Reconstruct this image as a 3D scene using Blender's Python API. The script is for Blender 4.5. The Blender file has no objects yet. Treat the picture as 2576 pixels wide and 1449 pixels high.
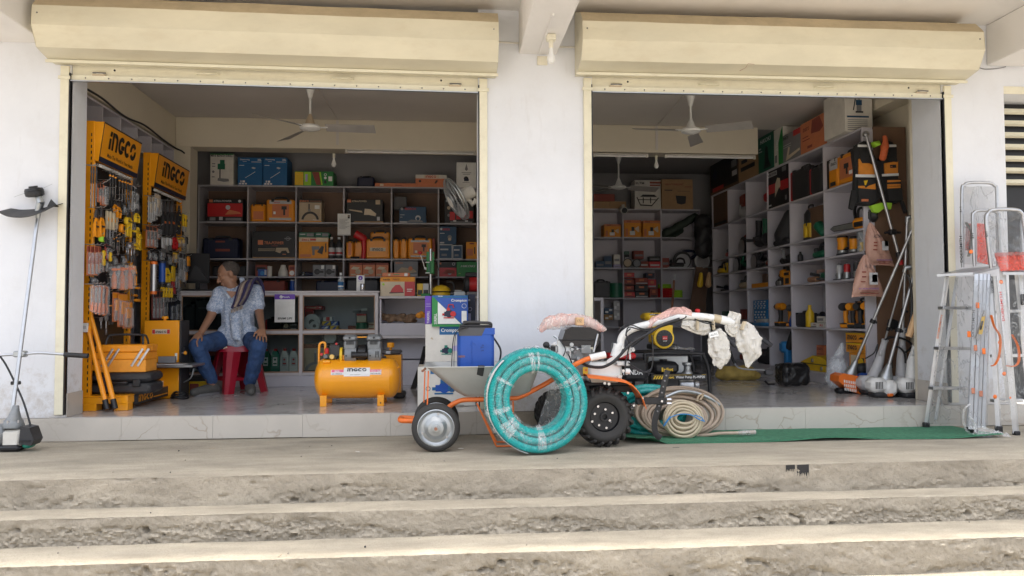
import bpy,bmesh,math,random
from mathutils import Vector,Matrix,noise
V=Vector
R=math.radians
random.seed(7)
SC=bpy.context.scene
COL=SC.collection
# ------------------------------------------------------------------ camera
F_PX=1942.0
YAW,PIT,ROL=R(5.0686),R(2.2085),R(-0.2046)
CAM=V((0,-5.8,0.70))
_f=V((math.sin(YAW),math.cos(YAW),0));_r=V((math.cos(YAW),-math.sin(YAW),0));_u=V((0,0,1))
_f2=_f*math.cos(PIT)+_u*math.sin(PIT);_u2=_u*math.cos(PIT)-_f*math.sin(PIT)
_r3=_r*math.cos(ROL)+_u2*math.sin(ROL);_u3=_u2*math.cos(ROL)-_r*math.sin(ROL)
cd=bpy.data.cameras.new('camera');cam=bpy.data.objects.new('camera',cd);COL.objects.link(cam)
cd.sensor_width=36;cd.lens=F_PX/2576*36;cd.clip_start=0.05;cd.clip_end=2000
cam.matrix_world=Matrix(((_r3.x,_u3.x,-_f2.x,CAM.x),(_r3.y,_u3.y,-_f2.y,CAM.y),(_r3.z,_u3.z,-_f2.z,CAM.z),(0,0,0,1)))
SC.camera=cam
# ------------------------------------------------------------------ world, sun, exposure
SUN_EL,SUN_AZ=R(87.5),R(8)
W=bpy.data.worlds.new('World');SC.world=W;W.use_nodes=True
nt=W.node_tree;bg=nt.nodes['Background']
sky=nt.nodes.new('ShaderNodeTexSky');sky.sky_type='NISHITA';sky.sun_disc=False
sky.sun_elevation=SUN_EL;sky.sun_rotation=SUN_AZ;sky.air_density=1.0;sky.dust_density=6.0;sky.ozone_density=1.0
hz=nt.nodes.new('ShaderNodeHueSaturation');hz.inputs['Saturation'].default_value=.42;hz.inputs['Value'].default_value=1.35
nt.links.new(sky.outputs[0],hz.inputs['Color']);nt.links.new(hz.outputs[0],bg.inputs[0]);bg.inputs[1].default_value=0.15
sd=bpy.data.lights.new('sun','SUN');sd.energy=1.3;sd.angle=R(2.0);sd.color=(1,.93,.82)
sun=bpy.data.objects.new('sun',sd);COL.objects.link(sun)
sdir=V((math.sin(SUN_AZ)*math.cos(SUN_EL),math.cos(SUN_AZ)*math.cos(SUN_EL),math.sin(SUN_EL)))
sun.rotation_euler=sdir.to_track_quat('Z','Y').to_euler();sun.location=sdir*30
SC.view_settings.view_transform='Standard';SC.view_settings.look='None'
SC.view_settings.gamma=1;SC.view_settings.use_curve_mapping=False
SC.view_settings.exposure=1.52
SC.render.engine='CYCLES'
SC.cycles.max_bounces=10;SC.cycles.diffuse_bounces=5;SC.cycles.transparent_max_bounces=24
SC.cycles.sample_clamp_indirect=6
SC.cycles.use_denoising=True
# ------------------------------------------------------------------ measuring helper: a point of the photograph on a real plane of the place
ZN=dict(D=(1,0,0),A=(.4166,0,134.2),B=(.4165,187.8,268.3),C=(.324,402.5,570.2),S1=(.2499,469.6,362.2),E=(.2499,831.8,362.2),G=(.2083,429.3,711),H=(.25,764.7,805),I=(.2962,1006.2,603.7),J=(.2222,992.8,845.2),K=(.2686,1328.2,751.3),L=(.2964,1475.8,375.6),M=(.287,1770.9,228.1),N=(.2685,1770.9,590.3),O=(.3982,2039.2,456.1),Q=(.4911,2280.7,429.3),S=(.5095,0,429.3))
def P(k,px,py,x=None,y=None,z=None):
 a,b,c=ZN[k]
 d=_f2*F_PX+_r3*(px*a+b-1288)-_u3*(py*a+c-724.5)
 if x is not None:t=(x-CAM.x)/d.x
 elif y is not None:t=(y-CAM.y)/d.y
 else:t=(z-CAM.z)/d.z
 return CAM+d*t
 # ------------------------------------------------------------------ materials
MATS={}
def mat(name,col,rough=.5,metal=0.0,var=.12,vs=5.0,bump=0.0,bs=40.0,alpha=1.0,coat=0.0,dirt=0.0,dcol=(.25,.2,.14),emis=0,stretch=None,spec=.5):
 m=bpy.data.materials.new(name);m.use_nodes=True;MATS[name]=m
 t=m.node_tree;b=t.nodes['Principled BSDF'];L=t.links.new
 b.inputs['Roughness'].default_value=rough;b.inputs['Metallic'].default_value=metal;b.inputs['Specular IOR Level'].default_value=spec
 b.inputs['Base Color'].default_value=(*col,1);b.inputs['Coat Weight'].default_value=coat
 m.diffuse_color=(*col,1)
 if alpha<1:b.inputs['Alpha'].default_value=alpha
 tc=t.nodes.new('ShaderNodeTexCoord');src=tc.outputs['Object']
 if stretch:
  mp=t.nodes.new('ShaderNodeMapping');mp.inputs['Scale'].default_value=stretch;L(src,mp.inputs[0]);src=mp.outputs[0]
 if var>0:
  n=t.nodes.new('ShaderNodeTexNoise');n.inputs['Scale'].default_value=vs;n.inputs['Detail'].default_value=6;n.inputs['Roughness'].default_value=.65;L(src,n.inputs['Vector'])
  r=t.nodes.new('ShaderNodeValToRGB');r.color_ramp.elements[0].position=.3;r.color_ramp.elements[1].position=.72
  r.color_ramp.elements[0].color=tuple(c*(1-var)for c in col)+(1,);r.color_ramp.elements[1].color=tuple(min(1,c*(1+var))for c in col)+(1,)
  L(n.outputs[0],r.inputs[0]);out=r.outputs[0]
  if dirt>0:
   n2=t.nodes.new('ShaderNodeTexNoise');n2.inputs['Scale'].default_value=vs*2.3;n2.inputs['Detail'].default_value=9;n2.inputs['Roughness'].default_value=.7;L(src,n2.inputs['Vector'])
   r2=t.nodes.new('ShaderNodeValToRGB');r2.color_ramp.elements[0].position=.52;r2.color_ramp.elements[1].position=.75
   r2.color_ramp.elements[0].color=(0,0,0,1);r2.color_ramp.elements[1].color=(dirt,dirt,dirt,1);L(n2.outputs[0],r2.inputs[0])
   mx=t.nodes.new('ShaderNodeMix');mx.data_type='RGBA';L(r2.outputs[0],mx.inputs[0]);L(out,mx.inputs[6]);mx.inputs[7].default_value=(*dcol,1);out=mx.outputs[2]
  L(out,b.inputs['Base Color'])
  rr=t.nodes.new('ShaderNodeMapRange');rr.inputs[3].default_value=max(0,rough-.08);rr.inputs[4].default_value=min(1,rough+.1);L(n.outputs[0],rr.inputs[0]);L(rr.outputs[0],b.inputs['Roughness'])
 if bump>0:
  nb=t.nodes.new('ShaderNodeTexNoise');nb.inputs['Scale'].default_value=bs;nb.inputs['Detail'].default_value=5;L(src,nb.inputs['Vector'])
  bp=t.nodes.new('ShaderNodeBump');bp.inputs['Strength'].default_value=bump;bp.inputs['Distance'].default_value=.01;L(nb.outputs[0],bp.inputs['Height']);L(bp.outputs[0],b.inputs['Normal'])
 if emis:b.inputs['Emission Color'].default_value=(*col,1);b.inputs['Emission Strength'].default_value=emis
 return m
def G(name):return MATS[name]
def veined(name,col,vein,rough,scale=2.0,width=.03,amt=.55):
 m=mat(name,col,rough,var=.05,vs=3);t=m.node_tree;L=t.links.new;b=t.nodes['Principled BSDF']
 src=b.inputs['Base Color'].links[0].from_socket
 tc=t.nodes.new('ShaderNodeNewGeometry');n=t.nodes.new('ShaderNodeTexNoise');n.inputs['Scale'].default_value=scale;n.inputs['Detail'].default_value=5;L(tc.outputs['Position'],n.inputs['Vector'])
 sc=t.nodes.new('ShaderNodeVectorMath');sc.operation='SCALE';sc.inputs[3].default_value=.7;L(n.outputs[1],sc.inputs[0])
 ad=t.nodes.new('ShaderNodeVectorMath');L(tc.outputs['Position'],ad.inputs[0]);L(sc.outputs[0],ad.inputs[1])
 v=t.nodes.new('ShaderNodeTexVoronoi');v.feature='DISTANCE_TO_EDGE';v.inputs['Scale'].default_value=scale*1.6;L(ad.outputs[0],v.inputs['Vector'])
 r=t.nodes.new('ShaderNodeValToRGB');r.color_ramp.elements[0].color=(amt,amt,amt,1);r.color_ramp.elements[1].color=(0,0,0,1);r.color_ramp.elements[1].position=width;L(v.outputs[0],r.inputs[0])
 n3=t.nodes.new('ShaderNodeTexNoise');n3.inputs['Scale'].default_value=2.2;L(tc.outputs['Position'],n3.inputs['Vector'])
 r3=t.nodes.new('ShaderNodeValToRGB');r3.color_ramp.elements[0].position=.44;r3.color_ramp.elements[1].position=.6;L(n3.outputs[0],r3.inputs[0])
 ml=t.nodes.new('ShaderNodeMath');ml.operation='MULTIPLY';L(r.outputs[0],ml.inputs[0]);L(r3.outputs[0],ml.inputs[1])
 mx=t.nodes.new('ShaderNodeMix');mx.data_type='RGBA';L(ml.outputs[0],mx.inputs[0]);L(src,mx.inputs[6]);mx.inputs[7].default_value=(*vein,1);L(mx.outputs[2],b.inputs['Base Color'])
 return m
def film(name,col,alpha,rough=.12,bs=18,strength=.8):
 """plastic film: thin body plus crinkle lines where it folds"""
 m=bpy.data.materials.new(name);m.use_nodes=True;MATS[name]=m;t=m.node_tree;L=t.links.new
 b=t.nodes['Principled BSDF'];b.inputs['Base Color'].default_value=(*col,1);b.inputs['Roughness'].default_value=rough
 tc=t.nodes.new('ShaderNodeTexCoord');mp=t.nodes.new('ShaderNodeMapping');mp.inputs['Scale'].default_value=(1,1,.45);mp.inputs['Rotation'].default_value=(.3,.5,.4);L(tc.outputs['Object'],mp.inputs[0])
 n=t.nodes.new('ShaderNodeTexNoise');n.inputs['Scale'].default_value=bs;n.inputs['Detail'].default_value=3;n.inputs['Distortion'].default_value=1.0;L(mp.outputs[0],n.inputs['Vector'])
 bp=t.nodes.new('ShaderNodeBump');bp.inputs['Strength'].default_value=strength;bp.inputs['Distance'].default_value=.02;L(n.outputs[0],bp.inputs['Height']);L(bp.outputs[0],b.inputs['Normal'])
 if alpha<.7:
  r=t.nodes.new('ShaderNodeValToRGB');e=r.color_ramp.elements;e[0].position=.44;e[1].position=.56
  hi=min(1,alpha+.24);e[0].color=(alpha*.6,)*3+(1,);e[1].color=(alpha*.9,)*3+(1,);k=e.new(.495);k.color=(hi,)*3+(1,);k=e.new(.475);k.color=(alpha*.8,)*3+(1,);k=e.new(.515);k.color=(alpha*.8,)*3+(1,)
  L(n.outputs[0],r.inputs[0]);L(r.outputs[0],b.inputs['Alpha'])
 elif alpha<1:b.inputs['Alpha'].default_value=alpha
 return m
def glassmat(name,col=(.9,.95,.93),refl=.12):
 m=bpy.data.materials.new(name);m.use_nodes=True;MATS[name]=m;t=m.node_tree;L=t.links.new
 t.nodes.remove(t.nodes['Principled BSDF'])
 tr=t.nodes.new('ShaderNodeBsdfTransparent');tr.inputs[0].default_value=(*col,1);g=t.nodes.new('ShaderNodeBsdfGlossy');g.inputs['Roughness'].default_value=.03
 lw=t.nodes.new('ShaderNodeLayerWeight');lw.inputs[0].default_value=refl;mx=t.nodes.new('ShaderNodeMixShader')
 L(lw.outputs[0],mx.inputs[0]);L(tr.outputs[0],mx.inputs[1]);L(g.outputs[0],mx.inputs[2]);L(mx.outputs[0],t.nodes['Material Output'].inputs[0])
 return m
mat('white_wall',(.70,.715,.75),.75,var=.05,vs=1.6,bump=.25,bs=14,dirt=.16,dcol=(.5,.46,.42))
mat('soffit_white',(.74,.72,.70),.8,var=.05,vs=1.2,bump=.2,bs=9,dirt=.15,dcol=(.55,.5,.44))
mat('inner_cream',(.64,.585,.47),.8,var=.05,vs=1.5,bump=.15,bs=12)
mat('inner_white',(.60,.565,.53),.8,var=.04,vs=1.5,bump=.15,bs=12)
mat('cream_paint',(.64,.595,.455),.42,var=.09,vs=2.5,bump=.06,bs=7,dirt=.42,dcol=(.52,.44,.30),stretch=(.6,1,1.6))
mat('cream_frame',(.72,.68,.53),.5,var=.06,vs=5,bump=.08,bs=30,dirt=.3,dcol=(.48,.40,.28))
mat('earth',(.30,.27,.225),.95,var=.2,vs=3,bump=.4,bs=30)
mat('laminate',(.54,.52,.565),.5,var=.05,vs=3,dirt=.12,dcol=(.42,.38,.36))
mat('cream_brown',(.50,.41,.265),.6,var=.15,vs=6,dirt=.4,dcol=(.36,.28,.17))  # darker, browner cream for the upper slope of the shutter hoods
mat('laminate_grey',(.40,.385,.415),.5,var=.06,vs=3)
mat('laminate_edge',(.56,.53,.54),.5,var=.08,vs=12)
mat('brown_board',(.15,.085,.052),.55,var=.18,vs=4,stretch=(1,1,.25))
mat('wood_trim',(.36,.22,.14),.45,var=.25,vs=12,stretch=(.2,1,1))
def concrete(name,col,dark,crack,pit,stretch=None):
 """cement render: patchy tone, hairline cracks, pits and grit"""
 m=mat(name,col,.93,var=.24,vs=3.5,bump=0,dirt=.42,dcol=dark,stretch=stretch);t=m.node_tree;L=t.links.new;b=t.nodes['Principled BSDF'];src=b.inputs['Base Color'].links[0].from_socket
 tc=t.nodes.new('ShaderNodeTexCoord');n=t.nodes.new('ShaderNodeTexNoise');n.inputs['Scale'].default_value=4;n.inputs['Detail'].default_value=8;n.inputs['Roughness'].default_value=.7;L(tc.outputs['Object'],n.inputs['Vector'])
 sc=t.nodes.new('ShaderNodeVectorMath');sc.operation='SCALE';sc.inputs[3].default_value=.5;L(n.outputs[1],sc.inputs[0]);ad=t.nodes.new('ShaderNodeVectorMath');L(tc.outputs['Object'],ad.inputs[0]);L(sc.outputs[0],ad.inputs[1])
 v=t.nodes.new('ShaderNodeTexVoronoi');v.feature='DISTANCE_TO_EDGE';v.inputs['Scale'].default_value=3.2;L(ad.outputs[0],v.inputs['Vector'])
 r=t.nodes.new('ShaderNodeValToRGB');r.color_ramp.elements[0].color=(crack,crack,crack,1);r.color_ramp.elements[1].color=(0,0,0,1);r.color_ramp.elements[1].position=.018;L(v.outputs[0],r.inputs[0])
 p=t.nodes.new('ShaderNodeTexNoise');p.inputs['Scale'].default_value=95;p.inputs['Detail'].default_value=4;p.inputs['Roughness'].default_value=.75;L(tc.outputs['Object'],p.inputs['Vector'])
 r2=t.nodes.new('ShaderNodeValToRGB');r2.color_ramp.elements[0].position=.34;r2.color_ramp.elements[1].position=.47;r2.color_ramp.elements[0].color=(pit,pit,pit,1);r2.color_ramp.elements[1].color=(0,0,0,1);L(p.outputs[0],r2.inputs[0])
 mx0=t.nodes.new('ShaderNodeMath');mx0.operation='MAXIMUM';L(r.outputs[0],mx0.inputs[0]);L(r2.outputs[0],mx0.inputs[1])
 mx=t.nodes.new('ShaderNodeMix');mx.data_type='RGBA';L(mx0.outputs[0],mx.inputs[0]);L(src,mx.inputs[6]);mx.inputs[7].default_value=tuple(c*.45 for c in col)+(1,);L(mx.outputs[2],b.inputs['Base Color'])
 inv=t.nodes.new('ShaderNodeMath');inv.operation='SUBTRACT';L(p.outputs[0],inv.inputs[0]);L(mx0.outputs[0],inv.inputs[1]);bp=t.nodes.new('ShaderNodeBump');bp.inputs['Strength'].default_value=.55;bp.inputs['Distance'].default_value=.01;L(inv.outputs[0],bp.inputs['Height']);L(bp.outputs[0],b.inputs['Normal'])
 return m
def wall_dirt(m):
 """mud splashes low on the plaster and a few rubbed marks"""
 t=m.node_tree;L=t.links.new;b=t.nodes['Principled BSDF'];src=b.inputs['Base Color'].links[0].from_socket
 g=t.nodes.new('ShaderNodeNewGeometry');sx=t.nodes.new('ShaderNodeSeparateXYZ');L(g.outputs['Position'],sx.inputs[0]);mr=t.nodes.new('ShaderNodeMapRange');mr.inputs[1].default_value=.55;mr.inputs[2].default_value=0;mr.inputs[3].default_value=.0;mr.inputs[4].default_value=.30;L(sx.outputs[2],mr.inputs[0])
 n=t.nodes.new('ShaderNodeTexNoise');n.inputs['Scale'].default_value=11;n.inputs['Detail'].default_value=9;n.inputs['Roughness'].default_value=.75;L(g.outputs['Position'],n.inputs['Vector']);ad=t.nodes.new('ShaderNodeMath');L(mr.outputs[0],ad.inputs[0]);L(n.outputs[0],ad.inputs[1])
 r=t.nodes.new('ShaderNodeValToRGB');r.color_ramp.elements[0].position=.64;r.color_ramp.elements[1].position=.86;r.color_ramp.elements[0].color=(0,0,0,1);r.color_ramp.elements[1].color=(.6,.6,.6,1);L(ad.outputs[0],r.inputs[0])
 mx=t.nodes.new('ShaderNodeMix');mx.data_type='RGBA';L(r.outputs[0],mx.inputs[0]);L(src,mx.inputs[6]);mx.inputs[7].default_value=(.42,.37,.31,1)
 mp=t.nodes.new('ShaderNodeMapping');mp.inputs['Scale'].default_value=(9,9,1.6);L(g.outputs['Position'],mp.inputs[0]);n2=t.nodes.new('ShaderNodeTexNoise');n2.inputs['Scale'].default_value=1;n2.inputs['Detail'].default_value=8;n2.inputs['Roughness'].default_value=.7;L(mp.outputs[0],n2.inputs['Vector'])
 r2=t.nodes.new('ShaderNodeValToRGB');r2.color_ramp.elements[0].position=.58;r2.color_ramp.elements[1].position=.80;r2.color_ramp.elements[0].color=(0,0,0,1);r2.color_ramp.elements[1].color=(.38,.38,.38,1);L(n2.outputs[0],r2.inputs[0])
 mx2=t.nodes.new('ShaderNodeMix');mx2.data_type='RGBA';L(r2.outputs[0],mx2.inputs[0]);L(mx.outputs[2],mx2.inputs[6]);mx2.inputs[7].default_value=(.46,.44,.42,1);L(mx2.outputs[2],b.inputs['Base Color'])
wall_dirt(G('white_wall'))
concrete('tread',(.365,.323,.25),(.48,.43,.345),.22,.35,(.55,1.7,1));concrete('riser',(.345,.305,.243),(.27,.238,.19),.28,.30,(.8,1,1.4))
veined('marble_tile',(.49,.455,.405),(.34,.28,.22),.22,1.9,.022,.8)
veined('floor_marble',(.50,.485,.47),(.27,.25,.235),.13,3.2,.16,.5)
mat('grout',(.25,.22,.19),.9)
for n,c,r in(('black',(.010,.010,.012),.45),('black_gloss',(.012,.012,.014),.18),('rubber',(.034,.032,.030),.8),('charcoal',(.028,.028,.031),.5),('dark_grey',(.065,.065,.072),.5),('mid_grey',(.20,.20,.21),.5),('light_grey',(.50,.50,.51),.5),('white_plastic',(.74,.74,.72),.4),('off_white',(.66,.63,.57),.55),('orange',(.82,.30,.012),.38),('deep_orange',(.74,.16,.018),.4),('red',(.50,.018,.022),.35),('pink',(.75,.13,.22),.45),('stool_red',(.31,.006,.022),.33),('yellow',(.78,.50,.02),.4),('lime',(.35,.65,.04),.6),('green',(.016,.22,.045),.38),('dark_green',(.012,.13,.07),.4),('teal_green',(.01,.20,.14),.4),('navy',(.009,.014,.045),.45),('blue',(.012,.075,.36),.38),('sky_blue',(.03,.22,.52),.4),('bosch_blue',(.009,.055,.125),.45),('purple',(.14,.05,.42),.45),('kraft',(.40,.25,.13),.8),('salmon',(.60,.19,.08),.5),('cream_card',(.66,.56,.42),.7),('brick_red',(.26,.055,.038),.6),('skin',(.29,.148,.088),.5),('tan_skin',(.40,.22,.13),.5),('paper',(.78,.78,.76),.8),('lavender',(.45,.40,.62),.5),('rust',(.28,.13,.08),.7),('beige',(.50,.40,.28),.7),('ivory',(.72,.68,.55),.45),('copper',(.60,.38,.2),.4)):
 mat(n,c,r,var=.10,vs=9)
mat('box_orange',(.78,.31,.03),.6,var=.12,vs=14);mat('box_blue',(.012,.115,.29),.55,var=.08,vs=8)
mat('machine_orange',(.86,.34,.008),.3,var=.05,vs=4,coat=.3,bump=.03,bs=9)
mat('frame_orange',(.72,.155,.022),.4,var=.08,vs=9)
for n,c,r in(('steel',(.45,.45,.46),.32),('alu',(.50,.51,.53),.36),('galv',(.42,.44,.45),.42),('chrome',(.55,.55,.57),.22),('dark_metal',(.16,.16,.17),.4),('brass',(.6,.42,.16),.3)):
 mat(n,c,r,metal=.9,var=.1,vs=14)
mat('zinc',(.42,.43,.42),.45,metal=.35,var=.08,vs=6,bump=.05,bs=20)
mat('cast_grey',(.22,.23,.235),.5,metal=.4,var=.12,vs=30)
mat('denim',(.026,.062,.16),.85,var=.45,vs=7,bump=.3,bs=300,dirt=.35,dcol=(.085,.14,.25))
mat('hair',(.062,.05,.043),.8,var=.4,vs=60,bump=.5,bs=200)
mat('shoe',(.085,.085,.08),.8,var=.2,vs=20)
mat('mesh_cloth',(.62,.58,.50),.8,var=.15,vs=14,bump=.8,bs=25)
mat('tan_hose',(.40,.31,.235),.5,var=.14,vs=8)
mat('cream_hose',(.50,.42,.29),.38,var=.12,vs=8)
mat('mat_green',(.07,.25,.14),.95,var=.3,vs=30,bump=1,bs=350,dirt=.3,dcol=(.09,.19,.11))
mat('sack',(.42,.30,.08),.8,var=.3,vs=8,bump=.6,bs=40)
mat('inner_dim',(.26,.255,.265),.8,var=.08,vs=1.5)  # darker grey for back walls and rear ceiling; deep-room shade put into the colour
mat('bag_black',(.012,.012,.013),.28,var=.2,vs=5,bump=1,bs=14)
mat('pink_bag',(.50,.29,.225),.4,var=.12,vs=7,bump=.8,bs=22)
mat('bag_orange',(.62,.13,.04),.55,var=.2,vs=12,bump=.6,bs=40)
glassmat('glass');glassmat('smoke_glass',(.72,.76,.75),.12)
film('wrap',(.82,.85,.86),.075);film('pack',(.75,.78,.80),.22,.1,40,.5);film('thick_wrap',(.80,.80,.79),.34,.2,22,1.2);film('pink_wrap',(.82,.50,.44),.68,.25,13,1.0);film('red_film',(.70,.09,.055),.62,.2,25,.8);film('bottle_clear',(.80,.86,.90),.35,.08,12,.2);film('worn_white',(.8,.8,.79),.25,.6,9,.2)
# ------------------------------------------------------------------ mesh builder
class MB:
 def __init__(s):s.v=[];s.f=[];s.mi=[];s.M=Matrix();s.mats=[]
 def k(s,m):
  if m not in s.mats:s.mats.append(m)
  return s.mats.index(m)
 def add(s,vs,fs,m):
  o=len(s.v);k=s.k(m);M=s.M
  s.v+=[M@V(p)for p in vs];s.f+=[tuple(i+o for i in f)for f in fs];s.mi+=[k]*len(fs);return s
 def tf(s,loc=(0,0,0),rz=0,rx=0,ry=0,sc=1):
  s.M=Matrix.Translation(V(loc))@Matrix.Rotation(rz,4,'Z')@Matrix.Rotation(ry,4,'Y')@Matrix.Rotation(rx,4,'X')@Matrix.Scale(sc,4);return s
 def frame(s,o,ux,uz=None):
  ux=V(ux).normalized();uz=V(uz or(0,0,1));uy=uz.cross(ux).normalized();uz=ux.cross(uy)
  s.M=Matrix(((ux.x,uy.x,uz.x,o[0]),(ux.y,uy.y,uz.y,o[1]),(ux.z,uy.z,uz.z,o[2]),(0,0,0,1)));return s
 def box(s,x0,y0,z0,x1,y1,z1,m,b=0):
  x0,x1=min(x0,x1),max(x0,x1);y0,y1=min(y0,y1),max(y0,y1);z0,z1=min(z0,z1),max(z0,z1)
  if b<=0:
   vs=[(x,y,z)for z in(z0,z1)for y in(y0,y1)for x in(x0,x1)]
   return s.add(vs,[(0,2,3,1),(4,5,7,6),(0,1,5,4),(2,6,7,3),(0,4,6,2),(1,3,7,5)],m)
  b=min(b,(x1-x0)*.45,(y1-y0)*.45,(z1-z0)*.45)
  vs=[];idx={}
  for i in(0,1):
   for j in(0,1):
    for l in(0,1):
     c=[(x0,x1)[i],(y0,y1)[j],(z0,z1)[l]];d=[b if q==0 else-b for q in(i,j,l)]
     for a in range(3):
      p=[c[q]+(0 if q==a else d[q])for q in range(3)];idx[i,j,l,a]=len(vs);vs.append(p)
  fs=[]
  for a in range(3):
   for sgn in(0,1):
    o=[q for q in range(3)if q!=a];lp=[]
    for u,w in((0,0),(1,0),(1,1),(0,1)):
     c=[0,0,0];c[a]=sgn;c[o[0]]=u;c[o[1]]=w;lp.append(idx[(*c,a)])
    fs.append(lp)
   o=[q for q in range(3)if q!=a]
   for u in(0,1):
    for w in(0,1):
     c0=[0,0,0];c0[o[0]]=u;c0[o[1]]=w;c1=list(c0);c1[a]=1
     fs.append([idx[(*c0,o[0])],idx[(*c1,o[0])],idx[(*c1,o[1])],idx[(*c0,o[1])]])
  for i in(0,1):
   for j in(0,1):
    for l in(0,1):fs.append([idx[i,j,l,0],idx[i,j,l,1],idx[i,j,l,2]])
  return s.add(vs,fs,m)
 def ring(s,p,t,r,n,up=None,ry=None):
  t=V(t).normalized();up=V(up)if up else(V((0,0,1))if abs(t.z)<.9 else V((1,0,0)))
  a=t.cross(up).normalized();b=a.cross(t)
  return[V(p)+a*(math.cos(2*math.pi*i/n)*r)+b*(math.sin(2*math.pi*i/n)*(ry or r))for i in range(n)]
 def tube(s,pts,r,m,n=8,caps=True,closed=False,up=None,flat=None):
  pts=[V(p)for p in pts];N=len(pts);vs=[];fs=[];prev=None
  rs=r if isinstance(r,(list,tuple))else[r]*N
  a=None
  for i,p in enumerate(pts):
   if closed:t=pts[(i+1)%N]-pts[i-1]
   else:t=pts[min(i+1,N-1)]-pts[max(i-1,0)]
   t=t.normalized()if t.length>1e-9 else V((0,0,1))
   if a is None:
    u=V(up)if up else(V((0,0,1))if abs(t.z)<.9 else V((1,0,0)))
    a=t.cross(u).normalized()
   else:a=(a-t*a.dot(t)).normalized()
   b=a.cross(t)
   for k in range(n):
    an=2*math.pi*k/n;vs.append(p+a*(math.cos(an)*rs[i])+b*(math.sin(an)*rs[i]*(flat or 1)))
  for i in range(N if closed else N-1):
   j=(i+1)%N
   for k in range(n):fs.append((i*n+k,i*n+(k+1)%n,j*n+(k+1)%n,j*n+k))
  if caps and not closed:fs+=[tuple(range(n))[::-1],tuple((N-1)*n+k for k in range(n))]
  return s.add(vs,fs,m)
 def cyl(s,p0,p1,r,m,n=14,r1=None):return s.tube([p0,p1],[r,r if r1 is None else r1],m,n)
 def lathe(s,prof,m,n=20,p=(0,0,0),ax=(0,0,1),caps=True):
  ax=V(ax).normalized();p=V(p);vs=[];fs=[]
  for r,h in prof:vs+=s.ring(p+ax*h,ax,max(r,1e-4),n)
  for i in range(len(prof)-1):
   for k in range(n):fs.append((i*n+k,i*n+(k+1)%n,(i+1)*n+(k+1)%n,(i+1)*n+k))
  if caps:fs+=[tuple(range(n))[::-1],tuple((len(prof)-1)*n+k for k in range(n))]
  return s.add(vs,fs,m)
 def ball(s,c,r,m,n=10,sc=(1,1,1)):
  vs=[];fs=[];h=n//2+1;c=V(c)
  for i in range(h+1):
   th=math.pi*(i+.02)/(h+.04)
   for k in range(n):vs.append(c+V((math.sin(th)*math.cos(2*math.pi*k/n)*sc[0],math.sin(th)*math.sin(2*math.pi*k/n)*sc[1],math.cos(th)*sc[2]))*r)
  for i in range(h):
   for k in range(n):fs.append((i*n+k,(i+1)*n+k,(i+1)*n+(k+1)%n,i*n+(k+1)%n))
  fs+=[tuple(range(n)),tuple(h*n+k for k in range(n))[::-1]]
  return s.add(vs,fs,m)
 def prism(s,poly,y0,y1,m):
  n=len(poly);vs=[(x,y0,z)for x,z in poly]+[(x,y1,z)for x,z in poly]
  fs=[tuple(range(n)),tuple(range(n,2*n))[::-1]]+[(i,i+n,(i+1)%n+n,(i+1)%n)for i in range(n)]
  return s.add(vs,fs,m)
 def xprism(s,poly,x0,x1,m):
  n=len(poly);vs=[(x0,y,z)for y,z in poly]+[(x1,y,z)for y,z in poly]
  return s.add(vs,[tuple(range(n)),tuple(range(n,2*n))[::-1]]+[(i,i+n,(i+1)%n+n,(i+1)%n)for i in range(n)],m)
 def zprism(s,poly,z0,z1,m):
  n=len(poly);vs=[(x,y,z0)for x,y in poly]+[(x,y,z1)for x,y in poly]
  return s.add(vs,[tuple(range(n)),tuple(range(n,2*n))[::-1]]+[(i,i+n,(i+1)%n+n,(i+1)%n)for i in range(n)],m)
 def sheet(s,fn,nu,nv,m,thick=0):
  vs=[V(fn(i/nu,j/nv))for j in range(nv+1)for i in range(nu+1)]
  fs=[(j*(nu+1)+i,j*(nu+1)+i+1,(j+1)*(nu+1)+i+1,(j+1)*(nu+1)+i)for j in range(nv)for i in range(nu)]
  if thick:
   o=len(vs);nm=[V((0,0,0))for _ in vs]
   for f in fs:
    q=(vs[f[1]]-vs[f[0]]).cross(vs[f[3]]-vs[f[0]])
    for i in f:nm[i]+=q
   vs+=[p-n_.normalized()*thick if n_.length>0 else p for p,n_ in zip(vs,nm)]
   fs+=[tuple(i+o for i in f[::-1])for f in fs]
   e={}
   for f in fs[:nu*nv]:
    for a,b in zip(f,f[1:]+f[:1]):
     if(b,a)in e:del e[b,a]
     else:e[a,b]=1
   fs+=[(b,a,a+o,b+o)for a,b in e]
  return s.add(vs,fs,m)
 def text(s,t,o,ux,uz,h,m,w=None,bold=.0,italic=0,lift=.0015):
  vs,fs=glyphs(t,bold);o=V(o);ux=V(ux);uz=V(uz);nn=ux.cross(uz)
  x1=max(p[0]for p in vs)or 1;x0=min(p[0]for p in vs);sx=(w/(x1-x0))if w else h/.72
  return s.add([o+ux*((p[0]-x0+p[1]*italic)*sx)+uz*(p[1]*h/.72)+nn*lift for p in vs],fs,m)
 def front(s,t,x,z,h,m,y=0,w=None,bold=0.0,italic=0):return s.text(t,(x,y,z),(1,0,0),(0,0,1),h,m,w,bold,italic)
 def rect(s,x0,z0,x1,z1,m,y=-.0012):return s.box(x0,y,z0,x1,y+.001,z1,m)
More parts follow.
